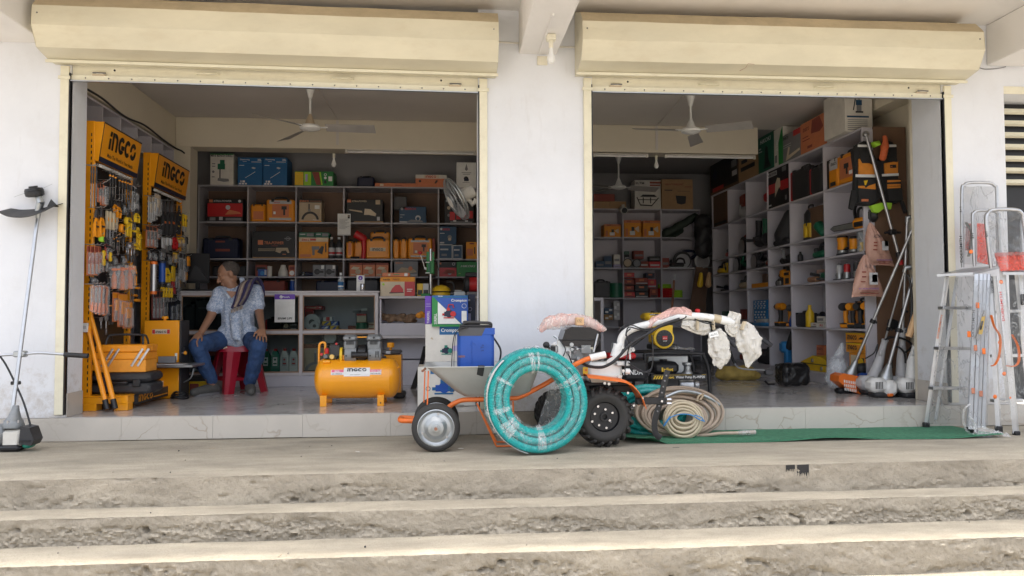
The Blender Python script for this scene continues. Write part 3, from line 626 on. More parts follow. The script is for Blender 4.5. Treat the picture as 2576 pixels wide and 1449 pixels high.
mb=MB();a=q(372,445);mb.cyl((a.x,-.03,q(372,350).z),(a.x+.018,-.03,q(372,350).z),.062,'yellow',18);mb.build('fan_guard',motor)
mb=MB();a=q(482,450,-.09);b=q(642,450,-.09);mb.cyl((a.x,-.09,.405),(b.x,-.09,.405),.024,'black',14);mb.build('capacitor',cp)
mb=MB();a=q(232,485,-.1);mb.cyl((a.x-.03,-.10,.352),(a.x+.022,-.10,.352),.014,'machine_orange',12);mb.build('port_boss',cp)
mb=MB();mb.tube(spline([q(890,488,-.06),q(930,492,-.07),q(960,470,-.06)],5),.006,'machine_orange',6);mb.build('hook',cp)
# ---- tall orange machine standing behind the compressor
o=loc_of('H',900,760,1.15,0)
pw=T('pressure_washer','upright orange machine with round top knob behind the right end of the compressor','machine',o)
q=lambda px,py,d=0:P('H',px,py,y=1.15+d)-o
mb=MB();a=q(790,700);b=q(985,345);mb.xprism([(-.1,.03),(.16,.03),(.16,b.z-.03),(.10,b.z),(-.1,b.z)],a.x+.02,b.x,'machine_orange');mb.build('body',pw)
mb=MB();mb.box(q(785,1).x,-.12,q(1,345).z,q(985,1).x,.10,q(1,308).z,'dark_grey',.012);mb.box(q(835,1).x,-.124,q(1,345).z+.004,q(880,1).x,-.11,q(1,308).z-.004,'light_grey');mb.build('top_band',pw)
mb=MB();c=q(872,300);mb.lathe([(.012,0),(.012,.02),(.032,.022),(.032,.06),(.024,.066)],'machine_orange',16,c);mb.build('knob',pw)
mb=MB();mb.box(q(770,1).x,-.13,q(1,470).z,q(838,1).x,-.101,q(1,362).z,'charcoal',.005);c=q(803,400);mb.cyl((c.x,-.131,c.z),(c.x,-.134,c.z),.013,'black',12);mb.build('control_box',pw)
mb=MB();mb.box(q(905,1).x,-.15,0.001,q(1025,1).x,.12,.05,'charcoal',.015);mb.build('base',pw)
# ---- wheelbarrow
YN,YF=-.72,-.30;o=V((P('J',467,1040,y=YN).x,-.5,LZ))
wb=T('wheelbarrow','galvanised two-wheeled wheelbarrow with orange tube frame carrying the blue sprayer','wheelbarrow',o)
J=lambda px,py,y:P('J',px,py,y=y)-o
rw=.158;hub=J(467,1040,YN);
for yy in(YN,YF):
 c=V((hub.x,yy-o.y,rw))
 mb=MB();pr=[]
 for i in range(17):
  a=R(-100+200*i/16);pr.append((rw-.030+.030*math.cos(a)*1.0,.030*math.sin(a)))
 mb.lathe([(rw-.045,-.022)]+pr+[(rw-.045,.022)],'rubber',48,c,(0,-1,0),False);w=mb.build('wheel',wb)
 mb=MB();mb.lathe([(rw-.037,-.026),(rw-.036,.027),(rw-.043,.030),(rw-.050,.020),(rw-.062,.013),(.075,.018),(.064,.028),(.05,.040),(.028,.044),(.026,.05),(.018,.051),(.016,.062),(.004,.062)],'galv',40,c,(0,-1,0));rim=mb.build('rim',w,25)
 mb=MB()
 for a in(80,200,320):mb.cyl(c+V((math.cos(R(a))*.092,-.014,math.sin(R(a))*.092)),c+V((math.cos(R(a))*.092,-.028,math.sin(R(a))*.092)),.008,'steel',6)
 mb.cyl(c+V((0,-.05,0)),c+V((0,-.07,0)),.011,'rust',8);mb.build('bolt',rim)
mb=MB();mb.cyl((hub.x,YN-o.y,rw),(hub.x,YF-o.y,rw),.010,'dark_metal',8);mb.build('axle',wb)
# tray: lofted rounded rectangles
zr=J(350,353,-.74).z;zb=J(800,685,-.6).z;xa,xb=J(350,353,-.74).x,J(1655,360,-.74).x;ba,bb=J(770,680,-.6).x,J(1490,650,-.6).x
def loopz(x0,x1,y0,y1,z,r,n=6):
 p=[]
 for cx,cy,a0 in((x1-r,y1-r,0),(x0+r,y1-r,90),(x0+r,y0+r,180),(x1-r,y0+r,270)):
  for i in range(n+1):a=R(a0+90*i/n);p.append(V((cx+r*math.cos(a),cy+r*math.sin(a),z)))
 return p
def tray(mb,specs,m):
 n=None;vs=[];fs=[]
 for s in specs:
  lp=loopz(*s);n=len(lp);vs+=lp
 for j in range(len(specs)-1):
  for i in range(n):fs.append((j*n+i,j*n+(i+1)%n,(j+1)*n+(i+1)%n,(j+1)*n+i))
 fs.append(tuple((len(specs)-1)*n+i for i in range(n)));mb.add(vs,fs,m)
yn,yf=-.74-o.y,-.16-o.y;e=.003
mb=MB()
tray(mb,[(xa-.012,xb+.008,yn-.012,yf+.012,zr-.003,.05),(xa-.012,xb+.008,yn-.012,yf+.012,zr+.003,.05),(xa,xb,yn,yf,zr,.05),(ba-.04,bb+.03,yn+.085,yf-.085,zb+.03,.06),(ba+.01,bb-.02,yn+.12,yf-.12,zb,.06)],'zinc')
tray(mb,[(xa+.002,xb-.002,yn+.002,yf-.002,zr-.002,.05),(ba-.038,bb+.028,yn+.088,yf-.088,zb+.032,.06),(ba+.01,bb-.02,yn+.12,yf-.12,zb+.004,.06)],'zinc')
tr=mb.build('tray',wb,30)
mb=MB();zz=J(850,445,-.69).z;a=J(705,445,-.69);b=J(1090,445,-.69);mb.box(a.x,yn+.038,zz-.006,b.x,yn+.046,zz+.003,'zinc',.002);mb.build('pressed_rib',tr)
mb=MB();a0,a1=J(945,345,-.76),J(1020,345,-.76);mb.add([(a0.x,yn-.016,zr+.006),(a1.x,yn-.016,zr+.006),(a1.x-.012,yn+.050,zr-.093),(a0.x-.012,yn+.050,zr-.088),(a0.x,yn+.05,zr+.006),(a1.x,yn+.05,zr+.006)],[(0,1,2,3),(0,4,5,1)],'charcoal');mb.build('tape_strip',tr)
ys=(-.60-o.y,-.42-o.y)
for yy,yw in zip(ys,(-.60,-.42)):
 pts=[V((hub.x-.02,yy,rw)),J(590,830,yw),J(670,765,yw),J(780,725,yw),J(985,718,yw),J(1290,705,yw),J(1400,695,yw),J(1560,620,yw),J(1760,510,yw),J(2010,345,yw-.03),J(2120,285,yw-.04),J(2215,250,yw-.05),J(2380,212,yw-.05)]
 mb=MB();mb.tube(spline(pts,7),.0165,'frame_orange',10);fr=mb.build('frame_tube',wb)
 mb=MB();mb.cyl(pts[-2]+V((-.002,0,0)),pts[-1]+V((.004,0,.002)),.024,'white_plastic',12);mb.build('handle_grip',fr)
yb=YN-.055-o.y
a=J(55,965,-.55);mb=MB();mb.tube(spline([V((hub.x,-.60-o.y,rw+.01)),V((hub.x-.15,-.60-o.y,rw+.028)),V((a.x+.03,-.59-o.y,rw+.03)),V((a.x+.004,-.555-o.y,rw+.03)),V((a.x+.004,-.46-o.y,rw+.03)),V((a.x+.03,-.43-o.y,rw+.03)),V((hub.x,-.42-o.y,rw+.01))],6),.0165,'frame_orange',10);mb.build('bumper_tube',wb)
for yy,yw in zip(ys,(-.60,-.42)):
 mb=MB();d=0 if yw==-.60 else 0
 for p0,p1 in(((930,760),(1150,1190)),((1340,735),(1350,1000))):
  a=J(*p0,yw);b=J(*p1,yw);b.z=.012;mb.tube([a,b],.0062,'frame_orange',6)
 mb.tube([V((J(1150,1190,yw).x,yy,.010)),V((J(1350,1190,yw).x,yy,.010))],.0062,'frame_orange',6);mb.build('leg',wb)
for px,yw in((382,-.70),(343,-.52)):
 mb=MB();a=J(px,395,yw);b=V((J(px-12,780,yw).x,a.y,rw*1.9));mb.tube([a,b],.0048,'frame_orange',6);mb.build('tray_stay',wb)
for px,py in((330,385),(316,395),(345,372)):mb=MB();c=J(px,py,-.68);mb.ball(c,.009,'rust',6);mb.build('stay_bolt',wb)
# ---- blue battery sprayer in the tray
o=V((P('I',640,1000,y=-.45).x,-.45,wb.location.z+zb+.006))
sp=T('knapsack_sprayer','blue battery knapsack sprayer with black top standing in the wheelbarrow tray','sprayer',o)
q=lambda px,py,d=0:P('I',px,py,y=-.45+d)-o
x0,x1=q(485,1).x,q(792,1).x;zt=q(1,780).z;yd=.085
mb=MB();mb.box(x0,-yd,.001,x1,yd,zt,'blue',.022);mb.prism([(x0+.14,zt-.02),(x1+.004,zt-.02),(x1+.004,zt+.024),(x0+.18,zt+.024)],-yd-.002,yd+.002,'blue');mb.box(x0+.095,-yd-.004,.05,x0+.102,-yd+.01,zt-.06,'blue',.002);tank=mb.build('tank',sp)
mb=MB();mb.tube([(x0+.105+.02*math.cos(R(a)),-yd-.001,zt-.095+.02*math.sin(R(a)))for a in range(0,181,20)],.003,'blue',6);mb.build('level_window',tank)
mb=MB();mb.box(x0+.012,-yd+.004,zt+.001,x1-.01,yd-.004,zt+.035,'charcoal',.012);mb.prism([(x0+.01,zt-.028),(x0+.165,zt-.028),(x0+.19,zt+.024),(x0+.01,zt+.024)],-yd-.003,yd+.003,'dark_grey');top=mb.build('top_shroud',sp)
zz=zt+.035;xs,xe=q(505,1).x,q(770,1).x;mb=MB();mb.box(xs,-.07,zz,xe,.07,zz+.012,'charcoal',.004)
mb.lathe([(.058,0),(.06,.006),(.06,.022),(.05,.027)],'black',20,(x0+.10,0,zz+.0125));mb.tube(spline([(xs+.02,-.05,zz+.01),(xs+.05,-.06,zz+.028),(xe-.06,-.06,zz+.026),(xe-.005,-.05,zz+.02),(xe-.003,-.04,zz-.01)],5),.010,'charcoal',8);mb.build('lid',top)
for sx,px in((0,430),(1,0)):
 mb=MB()
 if sx==0:mb.tube(spline([(x0+.07,-yd-.012,zt+.03),(x0-.005,-yd-.02,zt+.002),(x0-.033,-yd-.02,zt-.10),(x0-.043,-yd-.02,.03)],6),.011,'black',6,flat=.25);mb.tube(spline([(x0-.012,-yd-.01,zt-.02),(x0-.022,-yd-.01,zt-.14),(x0-.025,-yd-.01,.02)],6),.012,'black',6,flat=.2)
 else:mb.tube(spline([q(790,825,-.02),q(815,860,-.02),q(850,920,-.02),q(855,980,-.02),q(835,1070,-.02)],6),.0065,'black',8)
 mb.build('strap' if sx==0 else 'hose',sp)
mb=MB();mb.front('S To',0,0,.02,'navy',0,.045);s_=mb.build('lettering',tank,0);s_.location=(q(705,940).x,-yd-.001,q(705,940).z);s_.rotation_euler=(0,R(-90),0)
mb=MB();mb.front('NEW',q(495,990).x,q(495,990).z-.002,.014,'rust',-yd-.0005,.045,.04);mb.build('lettering',tank,0)
# ---- teal suction hose coil
def ribbed(mb,cpts,r,m,rib=.0095,amp=.11,n=8,closed=True):
 """tube along a closed loop with moulded ribs"""
 L=sum((V(cpts[i])-V(cpts[i-1])).length for i in range(len(cpts)));k=int(L/rib)*2;N=len(cpts);pts=[];rs=[]
 for i in range(k):
  f=i/k*(N if closed else N-1);a=int(f);t=f-a;pts.append(V(cpts[a%N]).lerp(V(cpts[(a+1)%N]),t));rs.append(r*(1+(amp if i%2 else-amp)))
 return mb.tube(pts,rs,m,n,closed=closed)
c=P('J',1600,760,y=-.80);hc=T('hose_coil','large teal suction hose coil in clear film leaning on the wheelbarrow','hose',(c.x,-.80,LZ),rz=R(9))
ro=.335;rh=.0245;tl=R(-10);zc_=ro+.006
def ringpts(rr,dy,n=96,cz=zc_):return[(math.cos(2*math.pi*i/n)*rr,dy+math.sin(2*math.pi*i/n)*rr*math.sin(-tl),cz+math.sin(2*math.pi*i/n)*rr*math.cos(tl))for i in range(n)]
mat('teal_hose',(.032,.37,.355),.25,var=.12,vs=30,coat=.4)
mb=MB()
for a in range(3):
 for b in range(3):ribbed(mb,ringpts(ro-rh-b*rh*2.02+(a%2)*.004,-.05+a*.05),rh,'teal_hose')
mb.build('hose',hc,80)
mb=MB();mid=ro-.078;vs=[];fs=[];na,nb=110,26
for i in range(na):
 a=2*math.pi*i/na;cx=V((math.cos(a),math.sin(a)*math.sin(-tl),math.sin(a)*math.cos(tl)))
 for j in range(nb):
  b=2*math.pi*j/nb;w=.007*noise.noise(V((math.cos(a)*9,math.sin(a)*9,b*1.2)))+.003*noise.noise(V((math.cos(a)*30,math.sin(a)*30,b*3)))
  p=cx*(mid+math.cos(b)*(.086+w));vs.append((p.x,p.y+math.sin(b)*(.088+w),zc_+p.z))
for i in range(na):
 for j in range(nb):fs.append((i*nb+j,((i+1)%na)*nb+j,((i+1)%na)*nb+(j+1)%nb,i*nb+(j+1)%nb))
mb.add(vs,fs,'wrap');mb.build('wrap_film',hc)
for ang,wd in((97,.03),(88,.014),(30,.03),(24,.012),(222,.05),(212,.03),(270,.05),(192,.03),(150,.02)):
 def band(u,v):
  a=R(ang)+(u-.5)*wd/mid+.25*(v-.5)*.12;b=2*math.pi*v;cx=V((math.cos(a),math.sin(a)*math.sin(-tl),math.sin(a)*math.cos(tl)))
  w=.004*noise.noise(V((u*5,v*22,ang)));p=cx*(mid+math.cos(b)*(.091+w));return(p.x,p.y+math.sin(b)*(.092+w),zc_+p.z)
 mb=MB();mb.sheet(band,6,30,'thick_wrap');mb.build('film_band',hc)
 # printed white tape round the outer left face of the coil
mb=MB()
def tape(u,v):
 a=R(130+125*u);rr=ro+.006;cx=V((math.cos(a),math.sin(a)*math.sin(-tl),math.sin(a)*math.cos(tl)))*rr;return(cx.x,cx.y-.035-.045*v,zc_+cx.z)
mb.sheet(tape,40,1,'white_plastic',.001);tp=mb.build('printed_tape',hc)
mb=MB()
for i,ch in enumerate('AGCOMAX AGCOMAX'):
 if ch==' ':continue
 a=R(168+i*4.2);rr=ro+.0085;c_=V((math.cos(a),math.sin(a)*math.sin(-tl),math.sin(a)*math.cos(tl)))*rr
 tg=V((-math.sin(a),math.cos(a)*math.sin(-tl),math.cos(a)*math.cos(tl)));mb.text(ch,(c_.x,c_.y-.040,zc_+c_.z),tg,V((0,-1,0)),.020,'black',.016,.02,lift=-.002)
mb.build('lettering',tp,0)
# loose film tail hanging inside the coil
mb=MB();A=P('J',1790,470,y=-.60);Bp=P('J',1880,470,y=-.62);Cc=P('J',1560,1190,y=-.50);Dd=P('J',1880,1150,y=-.52)
def tail(u,v):
 p=A.lerp(Bp,u).lerp(Cc.lerp(Dd,u),v);p=V(p);p.y+=.02*noise.noise(V((u*4,v*5,1)));return p-hc.location
mb.sheet(tail,12,18,'thick_wrap');tl_o=mb.build('film_tail',None);tag(tl_o,'grey clear film sheet hanging behind the hole of the teal hose coil','plastic film');tl_o.location=hc.location
# ---- green mat
mb=MB();xa,xb=1.22,3.98
def gm(u,v):
 x=xa+(xb-xa)*u;y=-.028+(-.585+.028)*v;w=.5+.5*math.sin(x*5+.6);z=.003+.022*v*v*w*w*(x>2.15)+.003*noise.noise(V((x*3,y*6,2)))
 y+=.015*noise.noise(V((x*1.5,0,4)))*v
 d=(x-xa)-.30*v
 if d<0 and v>.3:z+=min(.06,-d*.5)*(v-.3);x+=-d*.45*(v-.3)
 return(x,y,LZ+z)
mb.sheet(gm,90,16,'mat_green',.005);gmo=mb.build('floor_mat',None,30);tag(gmo,'long green woven mat with a curled corner along the foot of the plinth','mat')
mb=MB()
for i in range(150):
 u=(i+.5)/150;a=V(gm(u,.965));mb.box(a.x-.004,a.y-.003,a.z+.004,a.x+.004,a.y+.006,a.z+.008,'lime' if 0 else 'dark_green')
s_=mb.build('stitching',gmo,0);s_['kind']='stuff'
# ---- tan garden hose pile
o=V((P('K',1430,1300,y=-.36).x,-.36,LZ+.012));th=T('hose_pile','dusty tan garden hose coiled in a big heap on the green mat','hose',o)
q=lambda px,py,y:P('K',px,py,y=y)-o
def ell(px,py,rx,ry,y0,lean,ph=0,n=64,wob=.01,seed=0):
 k=.2686*(5.8+y0)/F_PX;c=q(px,py,y0);out=[]
 for i in range(n):
  a=2*math.pi*i/n+ph;w=1+wob*2*noise.noise(V((math.cos(a)*1.2,math.sin(a)*1.2,seed)))
  out.append((c.x+math.cos(a)*rx*k*w,c.y+math.sin(a)*ry*k*lean,max(-.0,c.z+math.sin(a)*ry*k*w)))
 return out
mb=MB();k=0
for(py,rx,ry,y0)in((1060,418,228,-.20),(1064,400,214,-.235),(1072,385,200,-.20),(1078,366,192,-.25),(1086,344,178,-.22),(1092,328,168,-.26),(1098,300,160,-.23),(1104,282,148,-.265),(1108,256,140,-.24),(1112,236,128,-.27),(1070,410,222,-.15),(1082,375,196,-.14),(1096,330,172,-.15)):
 k+=1;mb.tube(ell(1415+16*math.sin(k*2.1),py,rx,ry,y0,.22,wob=.02,seed=k),.0122,'tan_hose',8,closed=True)
mb.tube(spline([q(1580,1285,-.30),q(1700,1275,-.34),q(1800,1262,-.36),q(1960,1258,-.36),q(2060,1252,-.36)],8),.0118,'tan_hose',8)
mb.tube(spline([q(1290,920,-.28),q(1420,870,-.28),q(1560,880,-.26),q(1690,930,-.24),q(1790,995,-.20)],8),.0125,'galv',8)
mb.build('hose',th)
mb=MB();a=q(1960,1258,-.36);b=q(2130,1250,-.36);mb.tube([a,a.lerp(b,.3),a.lerp(b,.65),b],[.0135,.019,.020,.017],'thick_wrap',8);mb.cyl(a.lerp(b,.6),b,.014,'tan_hose',8);mb.build('taped_end',th)
mb=MB();mb.tube(spline([q(1580,960,-.285),q(1600,910,-.28),q(1640,900,-.27),q(1610,950,-.29)],5),.014,'beige',6,flat=.5);mb.build('cloth_tie',th)
o2=V((P('K',1450,1300,y=-.42).x,-.42,LZ+.012));ch=T('hose_coil','smaller shiny cream hose coil tied with blue string before the tan heap','hose',o2)
o=o2;mb=MB();k=20
for(px,py,rx,ry,y0)in((1455,1130,188,172,-.36),(1450,1134,172,156,-.385),(1462,1130,160,140,-.36),(1452,1132,146,124,-.39),(1460,1128,130,106,-.36),(1456,1126,118,90,-.385),(1466,1122,104,72,-.36),(1470,1118,90,52,-.38)):
 k+=1;mb.tube(ell(px,py,rx,ry,y0,.12,wob=.025,seed=k),.0105,'cream_hose',8,closed=True)
mb.build('hose',ch)
mb=MB()
for p in(((1290,1170),(1340,1110),(1430,1082),(1530,1090),(1600,1130),(1655,1150)),((1560,1090),(1620,1110),(1650,1150)),((1290,1175),(1270,1190),(1330,1100))):mb.tube(spline([q(*t_,-.418)for t_ in p],5),.004,'sky_blue',5)
mb.build('string',ch)
# second teal coil lying behind
o=V((P('K',1080,860,y=-.12).x,-.15,LZ));gc=T('hose_coil','teal hose coil lying behind the tiller wheel and the tan hose heap','hose',o)
mb=MB();q=lambda px,py,y:P('K',px,py,y=y)-o
for i,(dx,dz,s_)in enumerate(((0,0,1),(.0,-.045,1.0),(0,.0,.82),(0,-.05,.82))):
 pts=[(dx+math.cos(2*math.pi*j/64)*.26*s_+.05,.02+math.sin(2*math.pi*j/64)*.06*s_+(.03 if i%2 else 0),.20+dz+math.sin(2*math.pi*j/64)*.145*s_)for j in range(64)]
 ribbed(mb,pts,.024,'teal_hose',.0095)
mb.build('hose',gc,80)
# ---- power tiller
TY=-.62
o=V((P('K',715,1120,y=TY).x,-.45,LZ));pt=T('power_tiller','walk-behind power tiller with white handlebar, orange fender and lugged tyres','tiller',o)
K=lambda px,py,y=TY:P('K',px,py,y=y)-o
def lug_tyre(mb,c,r,w,m='rubber'):
 pr=[(r*.50,-w*.36)]
 for i in range(13):
  a=R(-105+210*i/12);pr.append((r*.70+r*.23*math.cos(a),w*.5*math.sin(a)))
 pr.append((r*.50,w*.36));mb.lathe(pr,m,48,c,(0,-1,0),False);c=V(c)
 for i in range(20):
  for sgn in(-1,1):
   a=2*math.pi*(i+(.5 if sgn>0 else 0))/20;ln=.32
   vs=[]
   for t_,yy in((0,.02),(.55,sgn*w*.34),(1,sgn*w*.53)):
    aa=a+t_*.20;rr=r*(.925 if t_<1 else .80)
    for da in(-.05,.05):
     for dr in(0,r*.075):vs.append(c+V((math.cos(aa+da)*(rr+dr),yy,math.sin(aa+da)*(rr+dr))))
   fs=[]
   for j in(0,4):fs+=[(j,j+1,j+5,j+4),(j+2,j+6,j+7,j+3),(j+1,j+3,j+7,j+5),(j,j+4,j+6,j+2)]
   fs+=[(0,2,3,1),(8,9,11,10)]
   mb.add(vs,fs,m)
wr=.201;cw=K(706,1120);cw.z=wr+.002
for i,(c,wd,rr)in enumerate(((cw,.145,wr),(V((P('D',1402,1050,y=-.12).x-o.x,.32,.172)),.125,.170))):
 mb=MB();lug_tyre(mb,c,rr,wd);w=mb.build('wheel',pt)
 mb=MB();mb.lathe([(rr*.56,-.03),(rr*.56,.052),(rr*.53,.056),(rr*.50,.030),(rr*.46,.034),(.030,.034),(.030,.048),(.018,.048),(.016,.02),(.004,.02)],'black',40,c,(0,-1,0));rim=mb.build('rim',w,25)
 if i==0:
  for(px,py)in((658,1023),(727,1050),(793,1082),(768,1153),(736,1222),(668,1196),(603,1163),(627,1092)):
   p=K(px,py,TY-.05);mb=MB();d=V((p.x-cw.x,0,K(px,py).z-K(706,1120).z));p=cw+d;mb.cyl(p+V((0,-.034,0)),p+V((0,-.046,0)),.0085,'chrome',6);mb.build('bolt',rim)
  mb=MB();p=cw+V((.033,0,-.03));mb.cyl(p+V((0,-.03,0)),p+V((.008,-.055,-.004)),.004,'steel',6);mb.build('valve',rim)
  # chassis and fender
mb=MB();mb.box(K(540,1).x,-.13,K(1,830).z,K(960,1).x,.22,K(1,800).z,'black',.004);mb.box(K(800,1).x,-.1,K(1,900).z,K(1000,1).x,.10,K(1,830).z,'black',.006);mb.box(K(600,1).x,-.06,K(1,1010).z,K(700,1).x,.20,K(1,832).z,'charcoal',.01);mb.build('chassis',pt)
fp=[K(530,712),K(620,722),K(740,738),K(860,755),K(930,785),K(985,835),K(1030,900),K(1065,1000)]
fp=spline(fp,4);mb=MB();vs=[]
mb.sheet(lambda u,v:fp[min(int(u*(len(fp)-1)),len(fp)-1)]+V((0,-.13+.21*v,(.006 if 0<v<1 else-.010))),len(fp)-1,4,'frame_orange',.003);mb.build('fender',pt)
# engine
EY=-.45
def kb(name,x0,y0,x1,y1,dn,df,m,b=.008,parent=pt,yy=EY):
 a=K(x0,y0,yy);c_=K(x1,y1,yy);mb=MB();mb.box(a.x,dn,c_.z,c_.x,df,a.z,m,b);return mb.build(name,parent)
eng=kb('engine_block',400,470,600,720,-.05,.16,'cast_grey',.01)
mb=MB();c=K(310,520,-.48);mb.lathe([(.02,0),(.088,.008),(.094,.03),(.094,.11),(.06,.115)],'white_plastic',28,c+V((0,.06,0)),(0,-1,0));mb.build('fan_shroud',eng)
kb('side_cover',230,425,405,600,-.075,.06,'white_plastic',.02,eng)
kb('muffler_guard',200,430,265,505,-.10,.0,'galv',.01,eng)
mb=MB()
for i in range(5):a=K(212+9*i,500,-.55);b=K(220+9*i,445,-.55);mb.box(a.x,-.1022,a.z,a.x+.007,-.098,b.z,'black')
mb.build('vent_slot',eng)['kind']='stuff'
a=K(298,440,EY);b=K(640,262,EY);mb=MB()
mb.prism([(a.x+.012,a.z+.0),(b.x-.02,a.z-.01),(b.x+.004,a.z+.035),(b.x-.004,b.z-.03),(b.x-.06,b.z-.004),(a.x+.07,b.z),(a.x+.025,b.z-.02),(a.x-.003,a.z+.03)],-.10,.12,'black_gloss');mb.box(a.x-.006,-.108,a.z+.038,b.x+.008,.128,a.z+.046,'black',.003)
mb.build('fuel_tank',eng)
mb=MB();mb.tube([K(205,470,-.54),K(170,440,-.54),K(158,415,-.54)],.009,'black',8);mb.ball(K(172,435,-.55),.024,'black',12,(1,.7,1));mb.build('choke_knob',eng)
mb=MB();mb.tube(spline([K(92,520,-.45),K(68,480,-.45),K(75,450,-.45),K(105,462,-.45),K(120,510,-.45)],4),.009,'alu',8);mb.build('lift_handle',eng)
mb=MB()
for i in range(9):x=K(500+9.5*i,1,-.56).x;mb.box(x,-.115,K(1,515,-.56).z,x+.0035,-.08,K(1,440,-.56).z,'galv')
mb.box(K(497,1,-.56).x,-.082,K(1,517,-.56).z,K(586,1,-.56).x,-.07,K(1,438,-.56).z,'galv');o_=mb.build('cooling_fins',eng);o_['kind']='stuff'
for p,r_ in(((408,430),.014),((412,475),.010),((375,505),.011),((462,470),.008),((440,500),.013),((470,560),.012),((430,620),.014)):
 mb=MB();c=K(*p,-.56);mb.cyl(c+V((0,.03,0)),c-V((0,.008,0)),r_,random.choice(['galv','dark_metal','steel']),8);mb.build('fitting',eng)
for pts,r_,m in((((375,510),(395,560),(410,605)),.005,'black'),(((240,350),(275,380),(265,430)),.007,'alu'),(((655,330),(635,415),(615,500)),.006,'alu'),(((430,450),(500,475),(545,450)),.005,'dark_metal'),(((300,390),(350,470),(330,540)),.004,'black')):
 mb=MB();mb.tube(spline([K(*p,-.56)for p in pts],4),r_,m,6);mb.build('linkage',eng)
mb=MB();c=K(455,520,-.54);mb.box(c.x-.04,c.y,c.z-.04,c.x+.05,c.y+.03,c.z+.05,'cast_grey',.008);mb.build('carburettor',eng)
gb=kb('gearbox',570,600,890,790,-.09,.13,'white_plastic',.02,pt,-.55)
mb=MB();a=K(570,780,-.57);b=K(880,720,-.57);mb.prism([(a.x+.02,a.z-.004),(b.x-.03,a.z-.006),(b.x+.004,b.z),(a.x,b.z)],-.125,.10,'off_white')
for p in((715,790),(847,728),(755,797),(890,675)):c=K(*p,-.58);mb.cyl(c,c-V((0,.014,0)),.011,'chrome',6)
c=K(905,680,-.56);mb.cyl(c,c+V((.035,0,0)),.020,'white_plastic',10);mb.box(K(820,1,-.56).x,-.12,K(1,640,-.56).z,K(950,1,-.56).x,-.08,K(1,590,-.56).z,'alu',.006);mb.build('gear_cover',gb)
mb=MB();a=K(513,710,-.57);b=K(560,640,-.57);mb.box(a.x,-.128,a.z,b.x,-.122,b.z,'yellow',.002);c=a.lerp(b,.6);mb.cyl((c.x,-.1285,c.z),(c.x,-.131,c.z),.009,'deep_orange',12);mb.build('warning_label',gb,0)
# handlebar
HY=-.52
col=[K(720,600,HY),K(820,590,HY)]
mb=MB();mb.prism([(K(715,1,HY).x,K(1,600,HY).z),(K(745,1,HY).x,K(1,610,HY).z),(K(985,1,HY).x,K(1,490,HY).z),(K(975,1,HY).x,K(1,462,HY).z),(K(940,1,HY).x,K(1,468,HY).z),(K(740,1,HY).x,K(1,570,HY).z)],-.11,-.09,'white_plastic');c=K(968,478,HY);mb.cyl(c+V((0,-.045,0)),c+V((0,-.058,0)),.012,'steel',8);mb.build('handle_bracket',pt)
mb=MB();mb.tube([K(815,545,HY),K(850,430,HY)],.034,'white_plastic',14);mb.tube([K(800,540,HY+.04),K(812,415,HY+.04)],.02,'galv',10);mb.build('steering_column',pt)
hb=[K(868,470,HY),K(868,400,HY),K(890,345,HY),K(935,305,HY),K(1010,270,HY),K(1110,245,HY),K(1250,205,HY),K(1400,172,HY),K(1500,162,HY),K(1640,170,HY),K(1780,190,HY),K(1920,215,HY)]
mb=MB();mb.tube(spline(hb,6),[.026]*60+[.017]*7,'white_plastic',14);bar=mb.build('handlebar',pt)
mb=MB();fa=hb[5].lerp(hb[6],.1);pts=spline([K(1120,245,HY),K(1200,185,HY),K(1330,130,HY),K(1440,108,HY),K(1530,140,HY)],6)
def foam(u,v):
 i=u*(len(pts)-1);a_=int(min(i,len(pts)-2));p=pts[a_].lerp(pts[a_+1],i-a_);b=2*math.pi*v;rr=.031*(1+.35*noise.noise(V((u*7,math.cos(b)*1.5,math.sin(b)*1.5))))*(.75 if u in(0,1)else 1);return p+V((0,math.cos(b)*rr,math.sin(b)*rr-.006))
mb.sheet(foam,26,14,'pink_wrap');mb.build('foam_sleeve',bar)
mb=MB();mb.cyl(K(1800,195,HY),K(1922,222,HY),.031,'white_plastic',14);mb.build('foam_tube',bar);mb=MB();mb.cyl(K(1545,164,HY),K(1625,168,HY),.024,'white_plastic',12);mb.build('foam_tube',bar)
mb=MB();mb.cyl(K(1640,170,HY),K(1690,176,HY),.026,'cream_hose',12);mb.build('tape_wrap',bar);mb=MB();mb.cyl(K(1735,182,HY),K(1800,196,HY),.030,'cream_hose',12);mb.build('tape_wrap',bar)
mb=MB();mb.tube([K(1520,200,HY+.05),K(1580,135,HY+.05)],.006,'dark_metal',6);c=K(1588,112,HY+.05);mb.build('gear_lever',pt)
mb=MB();mb.lathe([(.004,-.026),(.012,-.022),(.018,-.004),(.018,.006),(.010,.012)],'red',14,c);mb.build('lever_knob',pt)
for pts in(((510,605),(580,635),(690,642),(780,605),(850,545),(920,465),(1000,395),(1110,335),(1250,250),(1420,190)),):
 mb=MB();mb.tube(spline([K(*p,-.60)for p in pts],6),.0105,'black',8);mb.build('cable_sheath',pt)
for pts in(((845,310),(900,255),(980,250),(1090,285),(1250,260),(1440,190)),((915,350),(940,270),(1030,285),(1170,315)),((905,720),(915,600),(945,440),(920,330),(960,280)),((940,600),(1050,670),(1130,690),(1165,620),(1170,480),(1160,340)),((1110,300),(1280,255),(1460,185),(1480,160)),((980,450),(1080,370),(1160,310)),((1560,190),(1650,225),(1740,240)),((960,640),(1080,690),(1150,660))):
 mb=MB();mb.tube(spline([K(*p,-.585)for p in pts],6),.0048,'black',6);mb.build('throttle_cable',pt)
mb=MB();a=K(955,570,-.59);b=K(955,440,-.59);mb.tube([a,b],.004,'steel',6);mb.tube([a,a.lerp(b,.4)],.008,'alu',8);mb.build('clutch_spring',pt)
